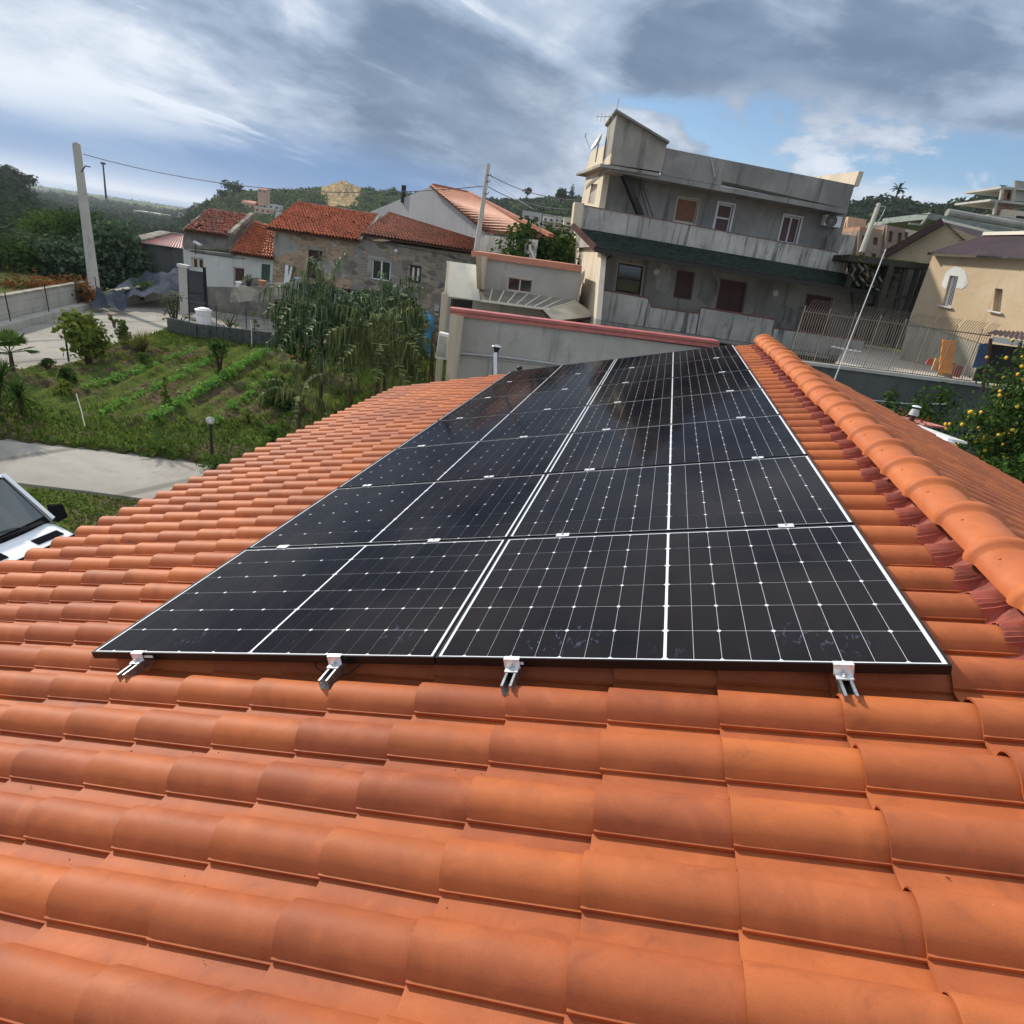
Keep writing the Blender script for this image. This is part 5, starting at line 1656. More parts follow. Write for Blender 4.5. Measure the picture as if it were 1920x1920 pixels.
def yard_fn(t):
    g = t.n('ShaderNodeNewGeometry').outputs['Position']
    a = t.noise(t.mapping(g, (0.25, 0.25, 0.25)), 1.0, 7, 0.62, 0.6)
    b = t.noise(t.mapping(g, (3, 3, 3)), 1.0, 6, 0.65)
    c = t.mix(t.mr(a, 0.35, 0.68), (0.29, 0.272, 0.238), (0.40, 0.375, 0.330))
    c = t.mix(t.m('MULTIPLY', t.mr(b, 0.45, 0.75), 0.5), c, (0.22, 0.21, 0.18))
    wv = t.n('ShaderNodeTexWave', {'Vector': t.mapping(g, (1, 1, 1), rot=(0, 0, 0.25)), 'Scale': 0.10, 'Distortion': 2.0}, wave_type='BANDS').outputs['Fac']
    c = t.mix(t.m('MULTIPLY', t.mr(wv, 0.03, 0.0), 0.6), c, (0.13, 0.125, 0.11))
    gr = t.noise(t.mapping(g, (45, 45, 45)), 1.0, 3, 0.7)
    c = t.mix(t.m('MULTIPLY', t.mr(gr, 0.55, 0.75), 0.45), c, (0.16, 0.155, 0.14))
    return bsdf(t, c, 0.9, t.m('ADD', b, gr), 0.35, 0.01)


M['yard'] = mat('yard_concrete', yard_fn)
wl0, wl1 = gnd(0, 627, G0), gnd(187, 575, G0)
dirw = (wl1 - wl0).normalized()
wls = wl0 - dirw * 17
sheet('yard', [(wls.x, wls.y), (3, 2), (3, 30), (-6, 44), (-28, 44), (-32.5, 40), (gnd(205, 578, G0).x, gnd(205, 578, G0).y), (wl1.x, wl1.y)], G0, M['yard'])


def soil_fn(t):
    g = t.n('ShaderNodeNewGeometry').outputs['Position']
    a = t.noise(t.mapping(g, (0.45, 0.45, 0.45)), 1.0, 7, 0.65, 0.6)
    b = t.noise(t.mapping(g, (5, 5, 5)), 1.0, 7, 0.72, 0.3)
    c = t.mix(t.mr(b, 0.35, 0.65), (0.045, 0.034, 0.022), (0.13, 0.10, 0.065))
    c = t.mix(t.m('MULTIPLY', t.mr(a, 0.40, 0.58), t.mr(b, 0.30, 0.55)), c, (0.075, 0.115, 0.022))
    c = t.mix(t.m('MULTIPLY', t.mr(b, 0.60, 0.72), 0.4), c, (0.26, 0.22, 0.12))
    return bsdf(t, c, 0.95, b, 0.7, 0.06)


M['soil'] = mat('garden_soil', soil_fn)
gp = [gnd(-260, 800, G0), gnd(0, 826, G0), gnd(200, 848, G0), gnd(430, 878, G0), Vector((-3.5, 11.6, G0)), Vector((-3.5, 19, G0)), Vector((-6.2, 22.5, G0)), Vector((-8, 29.5, G0)),
      Vector((-12.2, 28.5, G0)), gnd(516, 655, G0), gnd(372, 640, G0), gnd(345, 612, G0), gnd(290, 630, G0), gnd(210, 652, G0), gnd(120, 688, G0), gnd(40, 694, G0), gnd(-120, 705, G0)]
GP = [(p.x, p.y) for p in gp]
ROWS = [((160, 742), (375, 660)), ((200, 785), (408, 678)), ((292, 800), (500, 668)), ((400, 805), (545, 690))]
RW = [(gnd(*a, G0), gnd(*b, G0)) for a, b in ROWS]
rdir = (RW[2][1] - RW[2][0]).normalized(); rperp = Vector((rdir.y, -rdir.x, 0))


def inpoly(x, y, P):
    c = np.zeros(np.shape(x), bool); n = len(P)
    for i in range(n):
        x0, y0 = P[i]; x1, y1 = P[(i + 1) % n]
        k = ((y0 > y) != (y1 > y)) & (x < (x1 - x0) * (y - y0) / (y1 - y0 + 1e-12) + x0); c ^= k
    return c


def soil_h(x, y):
    s = x * rperp.x + y * rperp.y
    u = x * rdir.x + y * rdir.y
    mid = (RW[0][0] + RW[3][1]) * 0.5
    m_ = np.clip(1 - np.hypot(x - mid.x, y - mid.y) / 8.5, 0, 1)
    return -3.75 + 0.075 * np.sin(s * 6.283 / 0.62) * np.minimum(1, m_ * 3) + 0.05 * wob(x, y, 2.2) + 0.03 * wob(x, y, 7)


gx = np.arange(-28, -2.5, 0.16); gy = np.arange(2.5, 31, 0.16)
XX, YY = np.meshgrid(gx, gy, indexing='ij')
ZZ = soil_h(XX, YY)
ins = inpoly(XX, YY, GP)
F = []
nx_, ny_ = XX.shape
ok = ins[:-1, :-1] & ins[1:, :-1] & ins[:-1, 1:] & ins[1:, 1:]
ii, jj = np.where(ok)
F = np.stack([ii * ny_ + jj, (ii + 1) * ny_ + jj, (ii + 1) * ny_ + jj + 1, ii * ny_ + jj + 1], -1)
me = np_mesh('garden_soil', np.stack([XX, YY, ZZ], -1).reshape(-1, 3), F, M['soil'])
me.polygons.foreach_set('use_smooth', [True] * len(me.polygons))
bm = bmesh.new(); bm.from_mesh(me); bmesh.ops.delete(bm, geom=[v for v in bm.verts if not v.link_faces], context='VERTS')
e_ = [e for e in bm.edges if e.is_boundary]
r_ = bmesh.ops.extrude_edge_only(bm, edges=e_)
for v in [v for v in r_['geom'] if isinstance(v, bmesh.types.BMVert)]: v.co.z = G0 - 0.05
bm.to_mesh(me); bm.free()
tag(link('garden_soil', me), kind='structure')
# lawn in front of the path
lp = [gnd(-200, 880, G0), gnd(50, 914, G0), gnd(170, 928, G0), gnd(300, 946, G0), Vector((-4.5, 8.9, G0)), Vector((-3, 2, G0)), Vector((-12, -1, G0))]
LP = [(p.x, p.y) for p in lp]
sheet('lawn', LP, G0 + 0.02, M['soil'])
# path kerb line: the concrete path is the yard between lawn and garden, slightly raised
pp = [gnd(-200, 808, G0), gnd(0, 830, G0), gnd(200, 852, G0), gnd(430, 882, G0), Vector((-4.6, 11.2, G0)), Vector((-4.5, 8.95, G0)), gnd(300, 944, G0), gnd(170, 926, G0), gnd(50, 912, G0), gnd(-200, 876, G0)]
M['path'] = mat('path_concrete', lambda t: yard_fn(t))
sheet('garden_path', [(p.x, p.y) for p in pp], G0 + 0.06, M['path'], 0.06)


def grass(name, poly, n, seed, hmin, hmax, mt, keep=None, z=None):
    g = np.random.default_rng(seed)
    P = np.array(poly); lo, hi = P.min(0), P.max(0)
    x = g.uniform(lo[0], hi[0], n * 3); y = g.uniform(lo[1], hi[1], n * 3)
    k = inpoly(x, y, poly)
    if keep is not None: k &= keep(x, y)
    x, y = x[k][:n], y[k][:n]; m_ = len(x)
    z0 = (soil_h(x, y) if z is None else np.full(m_, z)) - 0.01
    a = g.uniform(0, 6.283, m_); h = hmin + (hmax - hmin) * g.random(m_) ** 2; w_ = 0.012 + 0.02 * g.random(m_)
    ln = g.uniform(0.1, 0.8, m_) * h
    b = np.stack([x, y, z0], -1); d = np.stack([np.cos(a), np.sin(a), 0 * a], -1); pr = np.stack([-np.sin(a), np.cos(a), 0 * a], -1)
    up = np.array([0, 0, 1.0])
    v0 = b - d * w_[:, None]; v1 = b + d * w_[:, None]
    v2 = b + d * w_[:, None] * .5 + pr * ln[:, None] + up * h[:, None]; v3 = b - d * w_[:, None] * .5 + pr * ln[:, None] + up * h[:, None]
    V_ = np.stack([v0, v1, v2, v3], 1).reshape(-1, 3)
    tag(link(name, np_mesh(name, V_, np.arange(m_ * 4).reshape(m_, 4), mt)), kind='stuff')


M['grass'] = foliage_mat('grass_blades', (0.045, 0.090, 0.014), (0.115, 0.17, 0.030), None, 0.6, 0.3)
M['grass_y'] = foliage_mat('weeds_yellowing', (0.13, 0.155, 0.03), (0.25, 0.23, 0.075), None, 0.7, 0.25)


def edge_green(x, y):
    # lush along the rim of the plot, thin in the worked rows
    mid = (RW[0][0] + RW[3][1]) * 0.5
    d = np.hypot((x - mid.x), (y - mid.y) * 0.85)
    return (d > 5.2) | (wob(x, y, 1.6) > 0.5)


grass('garden_grass', GP, 34000, 61, 0.03, 0.16, M['grass'], edge_green)
grass('garden_weeds', GP, 12000, 62, 0.02, 0.09, M['grass_y'])
grass('lawn_grass', LP, 26000, 63, 0.02, 0.07, M['grass'], lambda x, y: wob(x, y, 1.3) > -0.5, G0 + 0.02)
grass('lawn_weeds', LP, 7000, 64, 0.02, 0.06, M['grass_y'], None, G0 + 0.02)

# crop rows
M['crop'] = foliage_mat('bean_leaves', (0.10, 0.24, 0.045), (0.22, 0.38, 0.08), None, 0.45, 0.3)
rowlab = ['sparse row of young vegetables farthest left in the garden', 'vegetable row between the sparse left row and the fullest row', 'fullest bright green vegetable row in the middle of the garden', 'thin vegetable row nearest the weeping palms']
for i, (a, b) in enumerate(RW):
    g = np.random.default_rng(70 + i)
    L = (b - a).length; step = [0.34, 0.27, 0.20, 0.42][i]; m_ = int(L / step)
    u = (np.arange(m_) + g.uniform(-.3, .3, m_)) / m_
    kp = g.random(m_) < [0.72, 0.88, 1.0, 0.65][i]; u = u[kp]
    x = a.x + (b.x - a.x) * u + g.normal(0, .06, len(u)); y = a.y + (b.y - a.y) * u + g.normal(0, .06, len(u))
    rad = g.uniform(0.14, 0.21, len(u)) * [0.9, 1.0, 1.15, .8][i]
    q, f = leaf_cloud(np.stack([x, y, soil_h(x, y) + rad * .5], -1), rad, 34, 0.06, seed=80 + i, inward=0.3)
    tag(link('vegetable_row', np_mesh('vegetable_row', q, f, M['crop'])), rowlab[i], None, None, 'stuff')

# ---------------- shrubs and trees
M['orange_f'] = plain('orange_fruit', (0.75, 0.22, 0.02), 0.4, var=0.1)
M['lemon_f'] = plain('lemon_fruit', (0.72, 0.42, 0.03), 0.4, var=0.12)
M['redleaf'] = foliage_mat('autumn_vine_leaves', (0.16, 0.10, 0.03), (0.30, 0.09, 0.03), (0.06, 0.07, 0.025))


def shrub(name, base, H, W_, label, cat, mt, n=900, leaf=0.07, seed=1, clumps=12, lo=0.15, trunk=0.05, fruit=None, nf=0, fr=0.04, group=None, stems=4, inward=0.35, flat=0.85, asym=(0, 0)):
    base = Vector(base)
    root = newroot(name, base, label, cat, group)
    g = np.random.default_rng(seed)
    ang = g.uniform(0, 6.283, clumps); rad_ = np.sqrt(g.random(clumps)) * W_ * 0.34
    hz_ = H * (lo + (1 - lo) * (0.12 + 0.72 * g.random(clumps)))
    shrink = 1 - np.clip((hz_ / H - 0.6), 0, 1) * 1.1
    C_ = np.stack([rad_ * shrink * np.cos(ang) + asym[0] * hz_ / H, rad_ * shrink * np.sin(ang) + asym[1] * hz_ / H, hz_], -1)
    rr_ = W_ * g.uniform(0.16, 0.27, clumps)
    q, f = leaf_cloud(C_, rr_, n // clumps, leaf, seed=seed, inward=inward, zs=flat)
    link('foliage', np_mesh('foliage', q, f, mt), root)
    gg = random.Random(seed)
    for s in range(stems):
        c = C_[s % clumps]
        st_ = MB().tube([(gg.uniform(-.05, .05), gg.uniform(-.05, .05), -0.1), (c[0] * .35, c[1] * .35, c[2] * .45), (c[0] * .9, c[1] * .9, c[2])], [trunk, trunk * .7, trunk * .3], 5)
        st_.obj('stem' if trunk < 0.07 else 'trunk', M['bark'], root)
    if fruit:
        fm = MB().lathe((0, 0, 0), [(0.0, -fr), (fr * .7, -fr * .7), (fr, 0), (fr * .7, fr * .7), (0.0, fr)], 7).mesh('fruit', fruit, True, 80)
        for k in range(nf):
            c = C_[k % clumps]; r0 = rr_[k % clumps]
            d = g.normal(size=3); d /= np.linalg.norm(d)
            if d[2] > 0.75: d[2] *= -.3
            p = c + d * r0 * np.array([1, 1, flat]) * g.uniform(1.0, 1.12)
            link('fruit', fm, root, Matrix.Translation(p) @ Matrix.Diagonal((1, 1, gg.uniform(1.0, 1.2), 1)))
    return root


def px_shrub(px, pyb, pyt, wpx, *a, z=G0 + 0.05, **k):
    b = gnd(px, pyb, z); d = (Matrix(CAM_R.tolist()) @ (b - CAM_C)).z
    H = (pyb - pyt) * d / CAM_F * 1.02; W_ = wpx * d / CAM_F
    return shrub(a[0], b, H, W_, *a[1:], **k)


px_shrub(168, 682, 590, 92, 'shrub', 'leafy yellow-green loquat shrub beside the left garden lamp post', 'shrub', M['leaf_y'], n=1500, leaf=0.10, seed=101, clumps=18, stems=6)
px_shrub(92, 698, 672, 26, 'shrub', 'tiny dark shrub at the yard edge left of the loquat shrub', 'shrub', M['leaf_d'], n=260, leaf=0.045, seed=102, clumps=6, stems=3)
px_shrub(232, 652, 598, 34, 'shrub', 'twiggy shrub with upright leafy shoots left of the grass clump', 'shrub', M['leaf'], n=420, leaf=0.07, seed=103, clumps=9, stems=6)
px_shrub(330, 622, 540, 58, 'shrub', 'sparse grey-brown twiggy bush at the corner of the low garden wall', 'shrub', M['olive'], n=420, leaf=0.05, seed=104, clumps=14, stems=12, inward=0.2)
px_shrub(412, 712, 630, 46, 'fruit_tree', 'small thin fruit sapling between the vegetable rows', 'tree', M['leaf'], n=300, leaf=0.07, seed=105, clumps=9, stems=5, lo=0.35)
px_shrub(310, 760, 700, 24, 'shrub', 'spindly young shrub standing in the second vegetable row', 'shrub', M['leaf_y'], n=150, leaf=0.05, seed=106, clumps=5, stems=3)
px_shrub(128, 722, 690, 40, 'shrub', 'low dark leafy clump below the left lamp post', 'shrub', M['leaf_d'], n=340, leaf=0.07, seed=107, clumps=8, stems=3)
px_shrub(120, 748, 712, 42, 'weed_clump', 'yellow-green feathery weed clump at the left garden side', 'plant', M['leaf_y'], n=380, leaf=0.05, seed=108, clumps=8, stems=2)
px_shrub(272, 688, 662, 32, 'grass_tuft', 'round green tuft at the top end of the garden', 'plant', M['leaf'], n=300, leaf=0.05, seed=109, clumps=6, stems=2)
px_shrub(316, 770, 742, 30, 'grass_tuft', 'round green tuft in the middle of the vegetable rows', 'plant', M['leaf'], n=200, leaf=0.04, seed=110, clumps=5, stems=2)
px_shrub(214, 612, 585, 18, 'rose_bush', 'small bush with red flowers by the yard edge', 'shrub', M['leaf'], n=90, leaf=0.05, seed=111, clumps=4, stems=3, fruit=plain('red_bloom', (0.45, 0.03, 0.03), 0.6), nf=4, fr=0.04)
px_shrub(556, 700, 556, 92, 'orange_tree', 'dense orange tree full of fruit left of the weeping palms', 'tree', M['leaf_d'], n=2600, leaf=0.085, seed=112, clumps=22, lo=0.05, trunk=0.08, fruit=M['orange_f'], nf=70, fr=0.05)
px_shrub(765, 702, 590, 74, 'orange_tree', 'orange tree half hidden between weeping palms and blue tank', 'tree', M['leaf_d'], n=1900, leaf=0.085, seed=113, clumps=18, lo=0.05, trunk=0.08, fruit=M['orange_f'], nf=34, fr=0.05)
px_shrub(528, 768, 708, 96, 'citrus_bush', 'low glossy citrus bush in front of the weeping palms', 'shrub', M['leaf'], n=1500, leaf=0.07, seed=114, clumps=16, lo=0.05, stems=5)
px_shrub(470, 800, 765, 50, 'weed_clump', 'thin leafy weeds at the near right corner of the garden', 'plant', M['leaf_y'], n=240, leaf=0.04, seed=115, clumps=8, stems=3)
px_shrub(575, 700, 640, 70, 'shrub', 'low yellow-green plants at the foot of the first orange tree', 'shrub', M['leaf_y'], n=800, leaf=0.06, seed=116, clumps=12, stems=3)
px_shrub(520, 838, 800, 60, 'weed_clump', 'dark weeds by the path close to the roof edge', 'plant', M['leaf'], n=500, leaf=0.05, seed=117, clumps=9, stems=2)
px_shrub(400, 880, 858, 60, 'weed_clump', 'low weeds around the foot of the near garden lamp', 'plant', M['leaf'], n=420, leaf=0.035, seed=118, clumps=9, stems=2)
px_shrub(430, 612, 585, 50, 'vine', 'thin vine creeping on the low garden wall fence', 'plant', M['leaf'], n=110, leaf=0.05, seed=119, clumps=8, stems=6, z=G0 + .4)
px_shrub(478, 640, 575, 16, 'vine', 'single climbing vine on a stake behind the low garden wall', 'plant', M['leaf'], n=60, leaf=0.07, seed=120, clumps=7, stems=2, lo=.1)

# grassy fountain plants
def fountain(name, base, H, W_, n, mt, label, cat, seed, w0=0.02, arch=1.0, group=None):
    root = newroot(name, base, label, cat, group); g = np.random.default_rng(seed)
    vs, fs = [], []
    for i in range(n):
        a = g.uniform(0, 6.283); sp = g.uniform(0.1, 1.0); h = H * g.uniform(0.6, 1.0); wd = w0 * g.uniform(.6, 1.2)
        d = np.array([math.cos(a), math.sin(a), 0]); s_ = np.array([-d[1], d[0], 0])
        o = len(vs)
        for k in range(5):
            t_ = k / 4; r = W_ * 0.5 * sp * (t_ ** 1.4) * arch; z = h * (t_ * (1.55 - 0.55 * t_ * (0.6 + sp)))
            c = d * r + np.array([0, 0, z * .8]); ww = wd * (1 - t_ * .85)
            vs += [tuple(c - s_ * ww), tuple(c + s_ * ww)]
        for k in range(4): fs.append((o + 2 * k, o + 2 * k + 1, o + 2 * k + 3, o + 2 * k + 2))
    part(MB().add(vs, fs), 'leaves', mt, root).matrix_parent_inverse = Matrix()
    return root


fountain('grass_clump', gnd(268, 664, G0 + .05), 1.15, 2.1, 520, M['grass_y'], 'big fountain-like clump of yellowing lemongrass', 'plant', 131, 0.012)
# lower fronds of cycad by the path
palm(gnd(300, 850, G0 + .03), 0.08, 0.75, 17, M['leaf'], 132, 'cycad', 0.13, 0.8, 0.08, 18, 0.02, els=(8, 60), parent_tag=('small cycad rosette at the path edge of the garden', 'plant'), hang=0.1)
# spiky yuccas at the left photo edge


def yucca(base, H, L, heads, label, seed, mt):
    root = newroot('yucca', base, label, 'plant', 'spiky yuccas at the left of the garden'); g = random.Random(seed)
    for hd in range(heads):
        a = g.uniform(0, 6.28); top = Vector((0.35 * math.cos(a) * (heads > 1), 0.35 * math.sin(a) * (heads > 1), H * g.uniform(.75, 1)))
        MB().tube([(0, 0, -.05), top * .5 + Vector((0.03, 0, 0)), top], [.07, .055, .05], 6).obj('trunk', M['bark'], root)
        mb = MB()
        for i in range(90):
            az = 2.399 * i; el = R_(85 - 115 * (i / 90)); ll = L * g.uniform(.85, 1.1)
            d = Vector((math.cos(az) * math.cos(el), math.sin(az) * math.cos(el), math.sin(el))); s_ = d.cross(Vector((0, 0, 1)))
            if s_.length < .05: s_ = Vector((1, 0, 0))
            s_.normalize(); w_ = .022
            m_ = top + d * ll * .5; e = top + d * ll + Vector((0, 0, -.08))
            mb.add([top - s_ * w_ * .6, top + s_ * w_ * .6, m_ + s_ * w_, m_ - s_ * w_, e], [(0, 1, 2, 3), (3, 2, 4)])
        mb.obj('leaf_rosette', mt, root)


yucca(gnd(42, 782, G0 + .02), 0.75, 0.62, 1, 'smaller spiky yucca with bare stem at the left garden edge', 141, M['leaf_d'])
yucca(gnd(-10, 792, G0 + .02), 1.35, 0.75, 3, 'taller dark spiky yucca cut by the left photo edge', 142, M['leaf_d'])
# fan palm
def fan_palm(base, H, label, seed):
    root = newroot('fan_palm', base, label, 'palm'); g = random.Random(seed)
    MB().tube([(0, 0, -.05), (0.02, 0, H)], [.07, .05], 7).obj('trunk', M['bark'], root)
    for i in range(13):
        az = 2.399 * i; el = R_(75 - 85 * i / 13)
        d = Vector((math.cos(az) * math.cos(el), math.sin(az) * math.cos(el), math.sin(el))); s_ = d.cross(Vector((0, 0, 1))).normalized(); upv = s_.cross(d)
        c = Vector((0, 0, H)) + d * .42
        mb = MB(); mb.tube([Vector((0, 0, H)), c], .012, 4)
        for k in range(15):
            th = R_(-78 + k * 156 / 14); dd = d * math.cos(th) + s_ * math.sin(th); pr = upv.cross(dd).normalized()
            L = .42 * (0.75 + .25 * math.cos(th)); w_ = .028
            mb.add([c, c + dd * L * .55 + pr * w_, c + dd * L + Vector((0, 0, -.05)), c + dd * L * .55 - pr * w_], [(0, 1, 2, 3)])
        mb.obj('fan_leaf', M['leaf'], root)


fan_palm(gnd(26, 706, G0 + .02), 0.75, 'small fan palm at the left yard edge behind the yuccas', 143)

M['strap_y'] = mat('yellowing_strap_leaves', lambda t: bsdf(t, t.mix(t.n('ShaderNodeNewGeometry').outputs['Random Per Island'], (0.040, 0.060, 0.018), (0.20, 0.22, 0.08)), 0.7, Specular_IOR_Level=0.1))
M['strap'] = mat('strap_leaves', lambda t: bsdf(t, t.mix(t.n('ShaderNodeNewGeometry').outputs['Random Per Island'], (0.028, 0.055, 0.018), (0.22, 0.28, 0.14)), 0.65, Specular_IOR_Level=0.12))
# weeping palms (three, each a cluster of stems with hanging fronds)
for (px_, py_, dd, L_, nf_, lab, mt_, sd_) in (
        (604, 600, 19.6, 2.1, 36, 'left weeping palm, its crown just right of the first orange tree', 'strap', 151),
        (728, 592, 21.5, 1.7, 34, 'tallest weeping palm, right against the blue tank', 'strap', 152),
        (662, 640, 19.6, 2.0, 36, 'middle weeping palm filling the heart of the dense clump', 'strap', 153),
        (712, 668, 18.0, 1.9, 30, 'front weeping palm with long fine strands hanging to the roof edge', 'strap_y', 154),
        (560, 742, 16.6, 1.3, 12, 'low palm arching over the near right garden corner', 'strap_y', 155)):
    c_ = dep(px_, py_, dd)
    palm(Vector((c_.x, c_.y, G0)), c_.z - G0, L_, nf_, M[mt_], sd_, 'weeping_palm', 1.15 if sd_ < 155 else .5, 1.75, 0.07, 14, 0.050, els=(0, 84), parent_tag=(lab, 'palm', 'weeping palms'), hang=5.0, first=0.22)

# ---------------- garden lamps
def lamp(px, pyb, pyt, label, globe='bulb'):
    b = gnd(px, pyb, G0 + .02); d = (Matrix(CAM_R.tolist()) @ (b - CAM_C)).z; H = (pyb - pyt) * d / CAM_F
    root = newroot('garden_lamp', b, label, 'garden lamp', 'garden lamps')
    MB().tube([(0, 0, 0), (0, 0, H - .16)], .032, 8).obj('post', M['black'], root, True)
    MB().lathe((0, 0, H - .18), [(.045, 0), (.05, .04), (.035, .06)], 10).obj('collar', M['black'], root, True)
    prof = [(.03, 0), (.07, .02), (.098, .06), (.105, .10), (.095, .145), (.06, .18), (.0, .195)]
    MB().lathe((0, 0, H - .14), prof, 16).obj('globe', M['globe'], root, True)
    MB().lathe((0, 0, H - .12), [(.02, 0), (.03, .04), (.03, .09), (.0, .12)], 8).obj('bulb', M['white'], root, True)


M['globe'] = mat('clear_globe', lambda t: t.n('ShaderNodeMixShader', {0: 0.45, 1: t.n('ShaderNodeBsdfTransparent', {0: (.9, .9, .9, 1)}).outputs[0], 2: bsdf(t, (.6, .6, .58), .08).outputs[0]}))
lamp(398, 862, 783, 'black garden lamp with clear globe between path and vegetable rows')
lamp(129, 678, 600, 'black garden lamp post standing in the yellow-green loquat shrub')
# stakes and rods
for (a, b, lab) in (((163, 815), (143, 738), 'pale crooked stake at the left of the garden'), ((472, 655), (470, 600), 'thin pale stake by the low garden wall')):
    p = gnd(*a, G0 + .03); d = (Matrix(CAM_R.tolist()) @ (p - CAM_C)).z; q = dep(*b, d)
    tag(MB().tube([p, p.lerp(q, .55) + Vector((.02, 0, 0)), q], .014, 5).obj('stake', M['canopy_w'], None), lab, 'stake')

# ---------------- low garden wall with mesh fence
Rw = newroot('garden_wall', gnd(440, 648, G0), 'low dark block wall closing the garden, wire fence on top', 'wall')
wp = [gnd(318, 628, G0), gnd(372, 640, G0), gnd(516, 656, G0), gnd(600, 668, G0)]
for i in range(3):
    a, b = wp[i], wp[i + 1]; n_ = Vector((b.y - a.y, a.x - b.x, 0)).normalized() * .1
    seglen = (b - a).length; nb = max(2, int(seglen / .5))
    for row in range(4):
        for k in range(nb + (row % 2)):
            f0 = max(0, (k - .5 * (row % 2)) / nb) ; f1 = min(1, (k + 1 - .5 * (row % 2)) / nb)
            if f1 - f0 < .02: continue
            p, q = a.lerp(b, f0 + .004), a.lerp(b, f1 - .004); j = n_ * random.uniform(.94, 1.06)
            z0 = row * .2; zv = Vector((0, 0, .192))
            mb = MB(); L_ = [p - j, q - j, q + j, p + j]; L_ = [Vector((v.x, v.y, G0 + z0)) for v in L_]
            mb.hexa(L_, [v + zv for v in L_]); part(mb, 'block', M['dkwall'], Rw, fixn=True)
Rf = newroot('wire_fence', gnd(440, 640, G0), 'sagging wire fence on thin posts above the low garden wall', 'fence')
posts = [(355, 603, 563), (406, 614, 572), (462, 622, 577), (520, 628, 585)]
tops = []
for (x, yb, yt) in posts:
    d = 26.5 if False else (Matrix(CAM_R.tolist()) @ (gnd(x, yb + 30, G0) - CAM_C)).z
    a, b = dep(x, yb, d), dep(x - 1, yt, d); tops.append((a, b)); part(MB().tube([a - Vector((0, 0, .1)), b], .022, 5), 'post', M['blackmetal'], Rf)
for i in range(3):
    for f in (.1, .4, .7, .97):
        part(MB().tube([tops[i][0].lerp(tops[i][1], f), tops[i + 1][0].lerp(tops[i + 1][1], f) ], .005, 4, cap=False), 'wire', M['wire'], Rf)

# ---------------- left retaining wall, with kerb and fence
hd_ = math.degrees(math.atan2(dirw.y, dirw.x))
def ret_wall(a, b, ztop_a, ztop_b, root, th=.22, mt='retain', nm='wall'):
    n_ = Vector((-(b - a).y, (b - a).x, 0)).normalized() * th
    if n_.x > 0: n_ = -n_
    lo = [Vector((p.x, p.y, G0 - .1)) for p in (a, b, b + n_, a + n_)]
    hi = [Vector((a.x, a.y, ztop_a)), Vector((b.x, b.y, ztop_b)), Vector((b.x, b.y, ztop_b)) + n_, Vector((a.x, a.y, ztop_a)) + n_]
    return part(MB().hexa(lo, hi), nm, M[mt], root, fixn=True), hi


Rr = newroot('retaining_wall', wl0, 'long grey concrete retaining wall along the left side of the yard', 'wall')
offs = Vector((dirw.y, -dirw.x, 0)); offs = offs if offs.x < 0 else -offs
wA, wB = wls + offs * .55, wl1 + offs * .55
ret_wall(wA, wB, G0 + 1.25, G0 + 1.15, Rr)
ret_wall(wls, wl1, G0 + .32, G0 + .28, Rr, .5, 'retain', 'kerb')
mb = MB(); bar(mb, wA + offs * .11 + Vector((0, 0, 1.29)), wB + offs * .11 + Vector((0, 0, 1.18)), .30, .07); part(mb, 'coping', M['stone_l'], Rr)
Rf = newroot('wire_fence', wl0, 'thin wire fence on dark posts along the left kerb', 'fence')
pt_ = []
for f in (-.55, -.27, .02, .36, .68, .93):
    a = wl0 + (wl1 - wl0) * (f + .12) + offs * .22; a = Vector((a.x, a.y, G0 + .3)); part(MB().tube([a, a + Vector((-.05, 0, 1.15))], .022, 5), 'post', M['blackmetal'], Rf); pt_.append(a)
for i in range(len(pt_) - 1):
    for z in (.3, .7, 1.1): part(MB().tube([pt_[i] + Vector((0, 0, z)), pt_[i + 1] + Vector((0, 0, z))], .005, 4, cap=False), 'wire', M['wire'], Rf)
# ground behind the wall
bw = [wA + offs * .2, wB + offs * .2, wB + offs * 6 + Vector((-3, 6, 0)), wB + offs * 20, wA + offs * 22]
sheet('terrace_ground', [(p.x, p.y) for p in bw], G0 + .75, M['land'])
# second wall to the gate
w2a, w2b = gnd(214, 577, G0), gnd(330, 556, G0)
Rr2 = newroot('boundary_wall', w2a, 'grey wall with pale top running to the gate, behind the tarpaulin', 'wall')
ret_wall(w2a, w2b + (w2b - w2a) * .12, G0 + .85, G0 + .95, Rr2)
mb = MB(); bar(mb, w2a + Vector((0, 0, .88)), w2b + (w2b - w2a) * .12 + Vector((0, 0, .98)), .34, .07); part(mb, 'coping', M['stone_l'], Rr2)
# tarpaulin draped over the slope behind
vs, fs = [], []
c0, c1, c2, c3 = dep(205, 562, 33), dep(335, 545, 35), dep(345, 498, 42), dep(262, 520, 40)
for i in range(19):
    for j in range(13):
        a, b = i / 18, j / 12
        p = (c0 * (1 - a) + c1 * a) * (1 - b) + (c3 * (1 - a) + c2 * a) * b
        vs.append(p + Vector((0, 0, .22 * math.sin(a * 9 + b * 3) * math.sin(b * 5) + .10 * math.sin(a * 23 + b * 11) + .5 * math.sin(math.pi * b) * .6)))
for i in range(18):
    for j in range(12): fs.append((i * 13 + j, (i + 1) * 13 + j, (i + 1) * 13 + j + 1, i * 13 + j + 1))
tag(MB().add(vs, fs).obj('tarpaulin', M['tarp'], None, True, 80), 'dark blue-grey tarpaulin spread over the slope beside the shed', 'tarpaulin')
vs, fs = [], []
c0, c1, c2, c3 = dep(172, 582, 31), dep(238, 574, 31.5), dep(232, 545, 32.5), dep(182, 542, 32)
